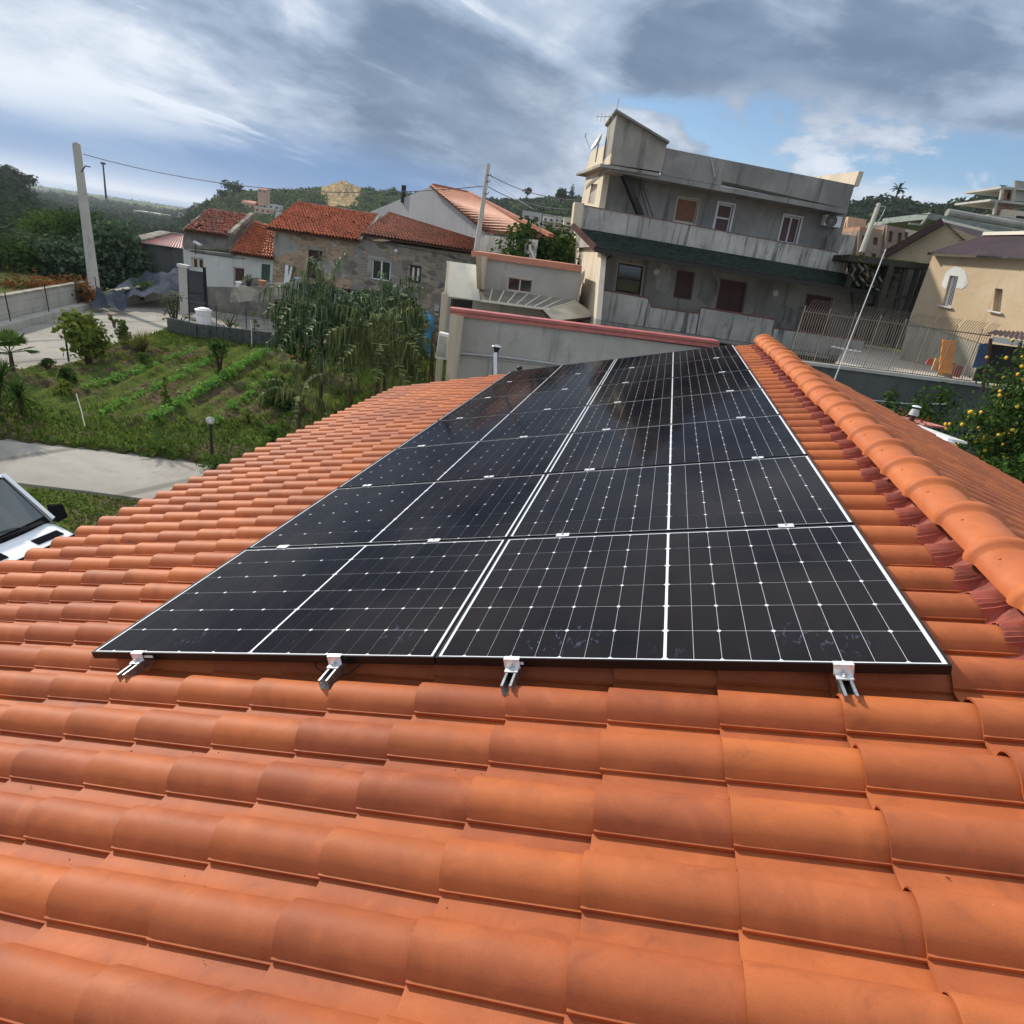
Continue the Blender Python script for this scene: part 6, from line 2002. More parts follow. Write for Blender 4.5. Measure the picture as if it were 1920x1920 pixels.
for i in range(9):
    for j in range(7):
        a, b = i / 8, j / 6; p = (c0 * (1 - a) + c1 * a) * (1 - b) + (c3 * (1 - a) + c2 * a) * b
        vs.append(p + Vector((0, 0, .12 * math.sin(a * 12 + 1) + .12 * math.sin(a * 5 + b * 9))))
for i in range(8):
    for j in range(6): fs.append((i * 7 + j, (i + 1) * 7 + j, (i + 1) * 7 + j + 1, i * 7 + j + 1))
tag(MB().add(vs, fs).obj('tarpaulin', M['tarp'], None, True, 80), 'crumpled grey-blue tarpaulin heap at the foot of the big concrete pole', 'tarpaulin')
# gate
Rg_ = newroot('gate', gnd(362, 572, G0), 'dark sheet metal gate leaves beside a concrete pillar', 'gate')
VG = VP(dep(350, 572, 33.6), 14)
Qg_ = Quad(VG, [(350, 503), (384, 508), (389, 592), (354, 588)])
for (b0, b1) in ((.03, .50), (.54, .97)):
    mb = MB(); Qg_.slab(mb, .03, b0, .88, b1, -.03, 0); part(mb, 'gate_panel', M['dk_sheet'], Rg_)
mb = MB(); Qg_.slab(mb, .90, -.08, 1.02, 1.0, -.1, .03); Qg_.slab(mb, 0, 0, .03, 1, -.05, .01); Qg_.slab(mb, .03, .505, .9, .535, -.03, .02); part(mb, 'gate_frame', M['blackmetal'], Rg_)
Rp_ = newroot('gate_pillar', gnd(343, 572, G0), 'pale concrete gate pillar left of the dark gate', 'pillar')
Qp_ = Quad(VG, [(334, 500), (350, 503), (353, 590), (338, 588)], -.05)
mb = MB(); Qp_.slab(mb, 0, 0, 1, 1, -.35, 0); part(mb, 'shaft', M['retain'], Rp_)
mb = MB(); Qp_.slab(mb, -.12, -.06, 1.12, 0, -.4, .05); part(mb, 'cap_stone', M['white_w'], Rp_)
# white ribbed tub, boxes, tyre-like black pile
b = gnd(383, 612, G0); root = newroot('water_tub', b, 'white ribbed plastic tub standing by the low garden wall', 'tub')
prof = [(.30, 0), (.33, .03)] + [(.33 + .02 * (k % 2) + .003 * k, .08 + .07 * k) for k in range(10)] + [(.40, .80), (.42, .84), (.38, .86)]
MB().lathe((0, 0, 0), prof, 20).obj('body', M['white'], root, True)
MB().lathe((0.02, 0, .86), [(.33, 0), (.30, .05), (.12, .10), (.0, .11)], 14).obj('lid', M['white'], root, True)
b = gnd(432, 566, G0); b.z += .12; root = newroot('black_bag_heap', b, 'heap of black plastic bags at the left end of the terrace wall', 'bags')
g = np.random.default_rng(9)
mb = MB().lathe((0, 0, -.2), [(.3, 0), (.62, .15), (.68, .40), (.5, .68), (.2, .85), (0, .9)], 14)
mb.v = [(v[0] * (1 + .18 * math.sin(v[2] * 9 + v[0] * 7)) * 1.15, v[1] * (1 + .2 * math.sin(v[0] * 11)), v[2] + .08 * math.sin(v[0] * 8)) for v in mb.v]
mb.obj('bag', M['black'], root)
# blue tank
b = gnd(792, 662, G0); d_ = (Matrix(CAM_R.tolist()) @ (b - CAM_C)).z
root = newroot('water_tank', b, 'tall blue plastic water tank beyond the weeping palms', 'tank')
Ht, Rt_ = 74 * d_ / CAM_F, 17 * d_ / CAM_F
prof = [(Rt_ * .9, 0)]
for k in range(12): prof.append((Rt_ * (1 - .035 * (k % 2)), Ht * (.05 + .065 * k)))
prof += [(Rt_ * .93, Ht * .86), (Rt_ * .7, Ht * .94), (Rt_ * .3, Ht * .98)]
MB().lathe((0, 0, 0), prof, 24).obj('body', M['bluetank'], root, True)
MB().lathe((0, 0, Ht * .98), [(Rt_ * .32, 0), (Rt_ * .32, .06), (Rt_ * .25, .08)], 14).obj('lid', M['bluetank'], root, True)
b = gnd(752, 655, G0) + Vector((0, 1.5, 0)); root = newroot('water_tank', b, 'paler blue tank mostly hidden behind palm fronds', 'tank')
MB().lathe((0, 0, 1.6), [(.7, -1.6), (.72, -.2), (.7, 0), (.55, .35), (.2, .45)], 20).obj('body', M['bluetank'], root, True)
# post by the shed
a = dep(812, 700, 20.5); mb = MB(); mb.tube([Vector((a.x, a.y, G0)), dep(813, 622, 20.5)], .07, 6); tag(mb.obj('fence_post', M['bark'], None), 'weathered wooden post beside the white outdoor unit', 'post')

# ---------------- vegetation behind the left wall
g = np.random.default_rng(77)
def clump_at(name, px, py, d, H, W_, label, mt, n, leaf, seed, **k):
    p = dep(px, py, d); return shrub(name, p, H, W_, label, 'tree' if 'tree' in name else 'shrub', mt, n=n, leaf=leaf, seed=seed, **k)


M['figleaf'] = foliage_mat('fig_leaves_glossy', (0.035, 0.070, 0.035), (0.13, 0.19, 0.11), None, 0.3)
clump_at('fig_tree', 215, 545, 40, 4.3, 5.4, 'large glossy-leaved fig tree behind the concrete pole', M['figleaf'], 4200, 0.16, 201, clumps=30, lo=.05, trunk=.12)
clump_at('fig_tree', 118, 552, 38, 3.6, 4.6, 'lower glossy-leaved fig tree left of the concrete pole', M['figleaf'], 3400, 0.15, 202, clumps=26, lo=.05, trunk=.1)
clump_at('shrub', 60, 520, 42, 2.9, 3.6, 'olive-brown bush behind the left fig tree', M['olive'], 1500, 0.12, 203, clumps=16)
clump_at('shrub', 20, 545, 36, 3.0, 4.2, 'dark bush at the left photo edge above the wall', M['leaf_d'], 2200, 0.13, 204, clumps=18)
clump_at('vine_hedge', 30, 582, 31, 1.4, 3.6, 'autumn-coloured vine hedge over the left end of the wall', M['redleaf'], 1900, 0.09, 205, clumps=18, lo=0, inward=.2)
clump_at('vine_hedge', 105, 572, 32, 1.3, 3.6, 'autumn-coloured vines along the middle of the wall', M['redleaf'], 1900, 0.09, 206, clumps=18, lo=0, inward=.2)
clump_at('vine_hedge', 158, 566, 32, 1.1, 2.0, 'reddish vines beside the foot of the concrete pole', M['redleaf'], 900, 0.08, 207, clumps=10, lo=0, inward=.2)
clump_at('shrub', 160, 480, 55, 3.6, 5.5, 'dark rounded bush high behind the concrete pole', M['leaf_d'], 1600, 0.18, 208, clumps=16)
clump_at('shrub', 90, 470, 58, 3.2, 6.0, 'mixed green bush upslope left of the pole', M['leaf'], 1500, 0.18, 209, clumps=16)
clump_at('shrub', 270, 560, 36, .9, 2.0, 'low scrub between tarpaulin and wall', M['leaf'], 500, 0.09, 210, clumps=8, lo=0)

# ================================================================== white van
def make_van():
    root = empty('van', Vector((-7.15, 4.06, G0)), 0)
    tag(root, 'white van with black bonnet vents parked beside the house below the eaves', 'van')
    # local axes: x forward (towards the house), y left
    hw = .86
    # side silhouette stations: (x, z_roof_or_hood)
    def sect(x, zt, wt, wb, zb=.32, zm=.92):
        return [(x, -wb, zb), (x, -wb, zm), (x, -wt, zt - .05), (x, -wt + .10, zt), (x, wt - .10, zt), (x, wt, zt - .05), (x, wb, zm), (x, wb, zb)]
    st = [(-2.3, 1.66, .72, .84), (-2.2, 1.80, .74, .86), (-.9, 1.83, .74, .86), (.18, 1.80, .73, .86), (.36, 1.74, .72, .86)]
    secs_ = [sect(*s) for s in st]
    vs, fs = [], []
    for s in secs_: vs += s
    for i in range(len(secs_) - 1):
        for k in range(7): fs.append((i * 8 + k, (i + 1) * 8 + k, (i + 1) * 8 + k + 1, i * 8 + k + 1))
        fs.append((i * 8 + 7, (i + 1) * 8 + 7, (i + 1) * 8, i * 8))
    fs.append(tuple(range(8)))
    # front part: hood
    hood = [(.10, 1.10, .78, .86), (.95, 1.13, .76, .86), (1.20, 1.10, .75, .86), (1.72, 1.00, .70, .84), (1.98, .86, .60, .76), (2.05, .70, .55, .70)]
    o = len(vs)
    for (x, zt, wt, wb) in hood:
        vs += [(x, -wb, .32), (x, -wb, min(.82, zt - .12)), (x, -wt - .03, zt - .05), (x, -wt + .12, zt), (x, wt - .12, zt), (x, wt + .03, zt - .05), (x, wb, min(.82, zt - .12)), (x, wb, .32)]
    for i in range(len(hood) - 1):
        for k in range(7): fs.append((o + i * 8 + k, o + (i + 1) * 8 + k, o + (i + 1) * 8 + k + 1, o + i * 8 + k + 1))
        fs.append((o + i * 8 + 7, o + (i + 1) * 8 + 7, o + (i + 1) * 8, o + i * 8))
    fs.append(tuple(o + 5 * 8 + k for k in range(8))[::-1])
    MB().add(vs, fs).obj('body', M['vanpaint'], root, True, 42, True)
    # windscreen with black surround, pillars
    def scr(y, t, out=0.0):    # t: 0 bottom, 1 top ; y -1..1
        x = 1.10 - .78 * t - .10 * y * y * (1 - t); z = 1.12 + .60 * t; w_ = .81 - .10 * t
        return Vector((x + out * .55, y * w_, z + out * .83))
    def screen(mb, y0, y1, t0, t1, out, th=.01, n=8):
        for i in range(n):
            a, b = y0 + (y1 - y0) * i / n, y0 + (y1 - y0) * (i + 1) / n
            mb.hexa([scr(a, t0, out - th), scr(b, t0, out - th), scr(b, t1, out - th), scr(a, t1, out - th)], [scr(a, t0, out), scr(b, t0, out), scr(b, t1, out), scr(a, t1, out)])
        return mb
    screen(MB(), -1, 1, 0, 1, 0.0, .03).obj('windscreen_surround', M['vanblack'], root, fixn=True)
    screen(MB(), -.94, .94, .11, .94, .008).obj('windscreen', M['glass_cl'], root, fixn=True)
    for s in (-1, 1):
        mb = MB(); bar(mb, scr(s * 1.03, 0, .0), scr(s * 1.03, 1.02, .0), .06, .06, Vector((0, s, 0)))
        mb.obj('windscreen_pillar', M['vanpaint'], root)
    # side panels between roof and hood below the pillar
    for s in (-1, 1):
        mb = MB(); mb.prism([(.10, s * .80, .9), (1.05, s * .80, .9), (1.04, s * .78, 1.13), (.36, s * .72, 1.71)], (0, s * -.03, 0)); mb.obj('side_window', M['glass_cl'], root, fixn=True)
    # scuttle, wipers
    mb = MB(); bar(mb, scr(-.8, .03, .02), scr(.8, .03, .02), .05, .03); mb.obj('scuttle_panel', M['black'], root)
    for y0, y1, t1 in ((.62, -.10, .16), (-.05, -.78, .18)):
        MB().tube([scr(y0, .02, .03), scr((y0 + y1) / 2, .12, .035), scr(y1, t1, .03)], .009, 5).obj('wiper', M['black'], root)
    for (y, x) in ((.42, 1.34), (-.42, 1.34)):
        mb = MB(); zt = 1.075
        mb.hexa([(x - .05, y - .20, zt - .02), (x + .08, y - .20, zt - .045), (x + .08, y + .20, zt - .045), (x - .05, y + .20, zt - .02)],
                [(x - .05, y - .20, zt + .022), (x + .08, y - .20, zt - .001), (x + .08, y + .20, zt - .001), (x - .05, y + .20, zt + .022)]); mb.obj('bonnet_vent', M['vanblack'], root, fixn=True)
    for s in (-1, 1):
        mb = MB(); mb.hexa([(.86, s * .90, 1.04), (1.0, s * .90, 1.04), (1.0, s * 1.08, 1.06), (.90, s * 1.08, 1.06)], [(.84, s * .90, 1.30), (.94, s * .90, 1.30), (.94, s * 1.08, 1.26), (.87, s * 1.08, 1.26)]); mb.obj('wing_mirror', M['vanblack'], root, fixn=True)
        MB().hexa([(1.99, s * .45, .72), (2.03, s * .66, .74), (1.75, s * .80, .80), (1.8, s * .5, .80)], [(1.92, s * .45, .90), (1.90, s * .66, .90), (1.62, s * .80, .95), (1.7, s * .5, .95)]).obj('headlight', M['glass'], root, fixn=True)
        for x in (1.35, -1.55):
            wobj = MB().lathe((0, 0, 0), [(.18, -.10), (.30, -.10), (.315, -.05), (.315, .05), (.30, .10), (.18, .10)], 22).obj('wheel', M['black'], root, True)
            wobj.matrix_basis = Matrix.Translation((x, s * .80, .315)) @ Matrix.Rotation(R_(90), 4, 'X')
            rm = MB().lathe((0, 0, 0), [(.185, -.104), (.16, -.06), (.05, -.09), (.05, .09), (.16, .06), (.185, .104)], 16).obj('rim', M['alu'], wobj, True)
    return root


M['vanblack'] = mat('black_plastic_trim', lambda t: bsdf(t, (0.012, 0.012, 0.014), 0.8))
M['vanpaint'] = mat('white_car_paint', lambda t: bsdf(t, (0.80, 0.84, 0.90), 0.32, Coat_Weight=0.7, Coat_Roughness=0.05))
make_van()
# ================================================================== right side: terrace, ochre houses, derelict frame, town
TZ = -0.30
PW_ = VP(dep(1640, 700, 17.5), 16)
a_, b_ = PW_.at(1440, 676), PW_.at(1830, 724)
Rt_ = newroot('terrace_retaining_wall', (a_ + b_) / 2, 'dark damp retaining wall below the railing, behind the ridge', 'wall')
a2, b2 = PW_.at(1340, 662), PW_.at(2050, 752)
Q = Quad(PW_, [(1340, 662), (2050, 752), (2050, 1250), (1340, 1050)])
part(Q.wall([], .3), 'wall', M['dkwall'], Rt_)
mb = MB(); Q.slab(mb, 0, -.012, 1, 0, -.36, .05); part(mb, 'coping', M['retain'], Rt_)
mb = MB(); mb.tube([PW_.at(1628, 750, -.06), PW_.at(1700, 757, -.06), PW_.at(1790, 758, -.06)], .025, 5); part(mb, 'water_pipe', M['pvc'], Rt_, True)
M['terr'] = concrete('terrace_paving', (0.40, 0.36, 0.31), (0.52, 0.47, 0.41), 0.1, sc=.6)
vs = [PW_.at(1560, 690, .3), PW_.at(2048, 752, .3), PW_.at(2048, 752, .3) - PW_.n * 12, PW_.at(1800, 720, .3) - PW_.n * 6.5, PW_.at(1620, 697, .3) - PW_.n * 1.6]
tag(MB().add([v - Vector((0, 0, .03)) for v in vs], [(0, 1, 2, 3, 4)]).obj('terrace', M['terr'], fixn=True), kind='structure')
# railing
Rr = newroot('railing', a_, 'dark bar railing with bent tips along the top of the damp retaining wall', 'railing')
bt = lambda f: PW_.at(1478 + f * 340, 679 + f * 42, .15)
Hb = 1.45
n_ = 74
M['rustbar'] = plain('rusty_grey_bar', (0.22, 0.19, 0.16), .8)
proto_bar = None
for i in range(n_ + 1):
    p = bt(i / n_)
    post = i % 10 == 0
    if post: part(MB().tube([p, p + Vector((0, 0, Hb + .1))], .018, 5), 'post', M['rustbar'], Rr)
    else:
        if proto_bar is None:
            proto_bar = MB().tube([(0, 0, .06), (0, 0, Hb), (0.03, -.05, Hb + .16), (.05, -.16, Hb + .28)], .009, 4).mesh('bar', M['rustbar'])
        o = link('bar', proto_bar, Rr); o.matrix_parent_inverse = Matrix.Translation(-Rr.location); o.matrix_basis = Matrix.Translation(p)
for z in (.10, Hb - .06):
    mb = MB(); bar(mb, bt(0) + Vector((0, 0, z)), bt(1) + Vector((0, 0, z)), .022, .03); part(mb, 'horizontal_rail', M['rustbar'], Rr)

# ---- ochre house
PY = VP(dep(*q5(1180, 800), 22.5), -66)
rootY = newroot('ochre_house', (13, 18, -1.0), 'ochre plastered house with two windows and dark corrugated roof at the right', 'house')
QY = Quad(PY, [q5(1172, 785), (1960, 487), (1960, 680), q5(975, 1320)])
y1 = QY.rect(q5(1352, 948), q5(1372, 1212)); y2 = QY.rect(q5(1735, 1055), q5(1778, 1255))
part(QY.wall([y1, y2], .35), 'wall', M['yellow_w'], rootY)
window(QY, y1, rootY, 'glass', M['white'], M['glass'], cols=1, fw=.05, inset=.12, bars=True)
window(QY, y2, rootY, 'glass', M['cream'], M['cream'], cols=1, fw=.05, inset=.2)
QYb = Quad(PY, [q5(975, 1322), (1960, 682), (1960, 860), q5(900, 1640)], .02)
part(QYb.wall([], .35), 'wall', M['yellow_s'], rootY)
# white unpainted patch around the first window
a0, b0, a1, b1 = y1
W_, H_ = QY.size()
mb = MB()
for k in range(18):
    f0, f1 = k / 18, (k + 1) / 18
    def edge(f):
        th = math.pi * (1.28 - 1.50 * f)
        cx_, rx, ry = (a0 + a1) / 2 + .015, (a1 - a0) * 1.45, .17 + .012 * math.sin(f * 17)
        return cx_ + rx * math.cos(th) * (1 + .08 * math.sin(f * 23)), b0 + .05 - ry * math.sin(th)
    e0_, e1_ = edge(f0), edge(f1)
    inn = lambda e: (min(max(e[0], a0 - .002), a1 + .002), max(e[1], b0 - .003))
    p = [(e0_[0], e0_[1]), (e1_[0], e1_[1]), inn(e1_), inn(e0_)]
    mb.hexa([QY.pt(a, b, .001) for a, b in p], [QY.pt(a, b, .012) for a, b in p])
part(mb, 'plaster_patch', M['white_w'], rootY, fixn=True)
mb = MB(); QY.slab(mb, a0 - .02, b1 + .002, a1 + .02, b1 + .018, .0, .10); a0_, b0_, a1_, b1_ = y2; QY.slab(mb, a0_ - .02, b1_ + .002, a1_ + .02, b1_ + .018, .0, .10); part(mb, 'window_sill', M['white_w'], rootY)
# corrugated roof
el, er = PY.at(*q5(1140, 765), -.35), PY.at(1985, 488, -.35)
rl, rr2 = PY.at(*q5(1600, 625), 3.2), PY.at(2060, 440, 3.2)
ns = 70; vs = []
for i in range(ns + 1):
    f = i / ns; w_ = 0.04 * (i % 2); vs += [el.lerp(er, f) + Vector((0, 0, w_)), rl.lerp(rr2, f) + Vector((0, 0, w_))]
part(MB().add(vs, [(2 * i, 2 * i + 2, 2 * i + 3, 2 * i + 1) for i in range(ns)]), 'corrugated_roof', M['plumroof'], rootY)
mb = MB(); bar(mb, rl + Vector((0, 0, .08)), rr2 + Vector((0, 0, .08)), .3, .12); part(mb, 'ridge_flashing', M['canopy_w'], rootY)
mb = MB(); bar(mb, el, rl, .08, .1); part(mb, 'verge_trim', M['wood_d'], rootY)
# ---- second ochre gable behind
PY2 = VP(dep(*q5(1000, 700), 27), -20)
rootY2 = newroot('ochre_gable_house', PY2.at(*q5(1000, 800)), 'ochre gable wall with dark sloping verge behind the corrugated roof house', 'house')
lp_ = [PY2.at(*q5(790, 775)), PY2.at(*q5(1250, 520)), PY2.at(*q5(1560, 640)), PY2.at(*q5(1400, 1400)), PY2.at(*q5(650, 1400))]
part(MB().prism(lp_, -PY2.n * .35), 'gable_wall', M['yellow_w'], rootY2, fixn=True)
mb = MB(); bar(mb, PY2.at(*q5(775, 780), -.15), PY2.at(*q5(1255, 505), -.15), .7, .28); part(mb, 'dark_verge', M['wood_d'], rootY2)
a, b, c, d = PY2.at(*q5(1255, 500), -.1), PY2.at(*q5(1440, 672), -.1), PY2.at(*q5(1700, 640), 4), PY2.at(*q5(1560, 560), 4)
vs = []; ns = 14
for i in range(ns + 1): f = i / ns; w_ = .05 * (i % 2); vs += [a.lerp(b, f) + Vector((0, 0, w_)), d.lerp(c, f) + Vector((0, 0, w_))]
part(MB().add(vs, [(2 * i, 2 * i + 1, 2 * i + 3, 2 * i + 2) for i in range(ns)]), 'corrugated_roof', M['plumroof'], rootY2)
mb = MB(); bar(mb, PY2.at(*q5(1250, 495), -.2), PY2.at(*q5(1740, 612), 1.5), .12, .1); part(mb, 'verge_trim', M['canopy_w'], rootY2)
# ---- long metal roofed hall behind
PK = VP(dep(*q5(1400, 480), 38), 10)
rootK = newroot('metal_roof_hall', PK.at(*q5(1500, 560)), 'long hall with grey-green metal roof and pale skylight strip', 'building')
M['metalroof'] = plain('grey_green_metal_roof', (0.22, 0.25, 0.22), 0.5, .2, var=.15)
a, b = PK.at(*q5(1150, 432)), PK.at(1990, 448); dn = Vector((0, 0, -.35))
mb = MB(); mb.hexa([a + dn, b + dn, b + dn - PK.n * 6, a + dn - PK.n * 6], [a, b, b - PK.n * 6, a - PK.n * 6]); part(mb, 'roof', M['metalroof'], rootK, fixn=True)
mb = MB(); mb.tube([PK.at(*q5(1290, 430), 1.2), PK.at(1985, 436, 1.2)], .24, 10); part(mb, 'skylight_strip', M['canopy_p'], rootK, True)
mb = MB(); bar(mb, PK.at(*q5(1155, 430)), PK.at(*q5(1080, 530), 0), .12, .12); bar(mb, PK.at(*q5(1080, 530), 0), PK.at(*q5(980, 520), 0), .1, .1)
for x in (1250, 1550, 1850): p = PK.at(*q5(x, 500 + (x - 1250) * .12)); bar(mb, p, p - Vector((0, 0, 4)), .3, .3)
part(mb, 'frame_post', M['conc_mid'], rootK)
Qk = Quad(PK, [q5(1130, 545), (1990, 480), (1990, 620), q5(1100, 900)], 3.5); part(Qk.wall([], .2), 'wall', M['conc_dark'], rootK)

# ---- derelict open structure between concrete house and ochre house
PD = VP(dep(*q5(820, 900), 23.5), 8)
rootD = newroot('derelict_shed', PD.at(*q5(800, 1450)), 'derelict dark post-and-slab shelter overgrown on top beside the ochre house', 'shelter')
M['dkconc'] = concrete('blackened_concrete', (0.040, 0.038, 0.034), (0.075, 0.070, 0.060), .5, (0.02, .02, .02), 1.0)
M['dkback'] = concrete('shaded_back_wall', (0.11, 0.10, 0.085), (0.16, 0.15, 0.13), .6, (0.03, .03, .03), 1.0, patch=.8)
mb = MB(); a, b = PD.at(*q5(495, 775)), PD.at(*q5(1150, 850)); dn = Vector((0, 0, -.22))
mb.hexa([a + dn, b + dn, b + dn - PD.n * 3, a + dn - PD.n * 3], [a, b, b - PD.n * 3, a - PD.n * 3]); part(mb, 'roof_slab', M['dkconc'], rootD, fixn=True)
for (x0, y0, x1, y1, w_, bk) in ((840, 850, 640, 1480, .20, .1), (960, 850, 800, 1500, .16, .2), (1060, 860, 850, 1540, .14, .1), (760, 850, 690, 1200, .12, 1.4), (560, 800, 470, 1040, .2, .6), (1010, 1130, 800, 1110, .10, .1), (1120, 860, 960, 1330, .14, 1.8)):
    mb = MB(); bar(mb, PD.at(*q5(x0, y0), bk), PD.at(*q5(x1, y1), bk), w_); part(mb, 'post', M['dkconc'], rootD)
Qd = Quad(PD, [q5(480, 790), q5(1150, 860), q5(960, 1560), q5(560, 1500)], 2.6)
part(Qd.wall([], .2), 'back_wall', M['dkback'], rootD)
gq = random.Random(12)
for k in range(9):
    x = 520 + k * 26; mb = MB()
    pts = [PD.at(*q5(x + gq.uniform(-30, 30) + 10 * j, 850 + j * 45), .5 + gq.uniform(-.3, .3)) for j in range(5)]
    mb.tube(pts, [.06, .05, .05, .04, .03], 5); part(mb, 'vine_stem', M['bark'] if k % 2 else M['stone_l'], rootD)
g = np.random.default_rng(15)
C_ = np.array([list(PD.at(*q5(x, 800 + (x - 500) * .12), .3)) for x in range(500, 1150, 50)])
q, f = leaf_cloud(C_, np.full(len(C_), .28), 60, .07, seed=16, zs=.5)
o = link('roof_weeds', np_mesh('roof_weeds', q, f, M['leaf_y'])); tag(o, kind='stuff')
C_ = np.array([list(PD.at(*q5(x, y), .8)) for x, y in ((560, 950), (620, 980), (700, 900), (760, 1000), (800, 940), (860, 900), (590, 880))])
q, f = leaf_cloud(C_, np.full(len(C_), .4), 60, .08, seed=17); tag(link('hanging_creeper', np_mesh('hanging_creeper', q, f, M['leaf_d'])), kind='stuff')

# ---- coloured boards, bins, tarp shed on the terrace
PB2 = VP(dep(*q5(1250, 1600), 19.2), 12)
for (x0, y0, x1, y1, col, lab) in ((1225, 1470, 1330, 1740, (0.72, 0.25, 0.03), 'tall orange board leaning behind the railing'), (1165, 1620, 1215, 1720, (0.50, 0.36, 0.16), 'tan board leaning left of the orange board'),
                                   (1115, 1620, 1165, 1670, (0.40, 0.04, 0.05), 'small red board at the left of the coloured boards'), (1340, 1680, 1390, 1770, (0.33, 0.05, 0.05), 'dark red board at the right of the coloured boards'),
                                   (1215, 1660, 1268, 1760, (0.72, 0.48, 0.03), 'yellow board leaning at the foot of the orange board'), (1275, 1650, 1335, 1775, (0.20, 0.12, 0.10), 'brown board between orange and dark red boards')):
    Qb_ = Quad(PB2, [q5(x0 + 35, y0), q5(x1 + 35, y0 + 12), q5(x1, y1 + 12), q5(x0, y1)], gq.uniform(-.3, .3))
    mb = Qb_.wall([], .05); tag(mb.obj('board', plain('board_paint', col, .6), None), lab, 'board')
rootX = newroot('tarp_shelter', dep(*q5(1700, 1650), 17), 'dark shelter with red corrugated roof and blue tarpaulin side by the lemon tree', 'shelter')
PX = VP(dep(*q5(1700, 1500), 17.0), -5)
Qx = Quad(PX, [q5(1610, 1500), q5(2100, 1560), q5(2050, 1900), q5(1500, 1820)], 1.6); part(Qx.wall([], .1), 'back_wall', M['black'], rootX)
a, b, c, d = PX.at(*q5(1590, 1425)), PX.at(*q5(2080, 1510)), PX.at(*q5(2050, 1420), 2.5), PX.at(*q5(1680, 1400), 2.5)
vs = []; ns = 22
for i in range(ns + 1): f = i / ns; w_ = .05 * (i % 2); vs += [a.lerp(b, f) + Vector((0, 0, w_)), d.lerp(c, f) + Vector((0, 0, w_))]
part(MB().add(vs, [(2 * i, 2 * i + 2, 2 * i + 3, 2 * i + 1) for i in range(ns)]), 'corrugated_roof', M['plumroof'], rootX)
for x in (1650, 1890): mb = MB(); bar(mb, PX.at(*q5(x, 1460 + (x - 1650) * .15)), PX.at(*q5(x - 70, 1900)), .07); part(mb, 'post', M['wood_d'], rootX)
mb = MB(); bar(mb, PX.at(*q5(1660, 1465)), PX.at(*q5(2080, 1530)), .05, .14); part(mb, 'pale_beam', M['white_w'], rootX)
Qx = Quad(PX, [q5(1560, 1505), q5(1645, 1500), q5(1590, 1700), q5(1500, 1700)], .2); M['bluetarp'] = plain('blue_tarp', (0.06, 0.10, 0.19), .5, var=.3); part(Qx.wall([], .04), 'blue_tarp', M['bluetarp'], rootX)

# ---- lemon tree and undergrowth
p = dep(1868, 905, 12.6)
shrub('lemon_tree', Vector((p.x + .15, p.y, -3.6)), 5.9, 2.9, 'lemon tree loaded with yellow fruit at the right photo edge', 'tree', M['leaf_d'], n=11000, leaf=.046, seed=301, clumps=60, lo=.40, trunk=.08, fruit=M['lemon_f'], nf=295, fr=.033, stems=6)
shrub('citrus_bush', dep(1850, 935, 11.5) - Vector((0, 0, 1.2)), 2.2, 2.0, 'dark leafy bush under the lemon tree', 'shrub', M['leaf_d'], n=2600, leaf=.055, seed=302, clumps=16, lo=.1)
shrub('shrub', dep(1650, 770, 15.5) - Vector((0, 0, .8)), 1.5, 1.1, 'dark pointed weed in front of the damp wall', 'shrub', M['leaf_d'], n=700, leaf=.05, seed=303, clumps=8, lo=.1)
shrub('shrub', dep(1740, 768, 15.5) - Vector((0, 0, .9)), 1.6, 1.8, 'dark shrub between damp wall and lemon tree', 'shrub', M['leaf_d'], n=1300, leaf=.05, seed=304, clumps=12, lo=.1)
shrub('shrub', dep(1700, 790, 14.8) - Vector((0, 0, 1.0)), 1.3, 2.0, 'low reddish weeds behind the roof beside the vent', 'shrub', M['redleaf'], n=800, leaf=.04, seed=305, clumps=10, lo=.1)
# boards and vent just beyond the right verge
def plank(name, a, b, d0, d1, w_, mt, label, cat):
    mb = MB(); bar(mb, dep(*a, d0), dep(*b, d1), w_, .04, Vector((0, 0, 1))); return tag(mb.obj(name, mt, None), label, cat)


def q7(x, y): return (1580 + x / 5.647, 680 + y / 5.647)
plank('board', q7(720, 650), q7(1215, 832), 14.2, 11.6, .34, M['white'], 'long white board lying beyond the right verge of our roof', 'board')
plank('board', q7(1000, 800), q7(1130, 845), 12.0, 11.5, .2, M['white'], 'short white offcut below the long white board', 'board')
plank('pink_panel', q7(600, 575), q7(980, 680), 15.2, 14.2, .7, plain('pink_insulation', (0.48, 0.20, 0.17), .8), 'pink insulation panel lying behind the small vent', 'panel')
c = dep(*q7(705, 640), 10.9); t_ = dep(*q7(750, 555), 10.9)
root = newroot('roof_vent', c, 'small flue with pale conical cap beyond the right slope', 'flue')
part(MB().tube([c - Vector((0, 0, 1.5)), t_], .045, 8), 'pipe', M['wood_d'], root, True)
part(MB().lathe(t_, [(.085, 0), (.075, .04), (.06, .10), (.055, .10)], 12), 'cone', M['pvc'], root, True)
part(MB().lathe(t_ + Vector((0, 0, .15)), [(.08, 0), (.07, .012), (.02, .025)], 12), 'rain_cap', M['alu'], root, True)
# low ground on the right below the retaining wall: an outbuilding roof
sheet('side_yard', [(4.8, 8.3), (30, 6), (30, 19), (6.0, 16.8)], -2.6, M['dkwall'])

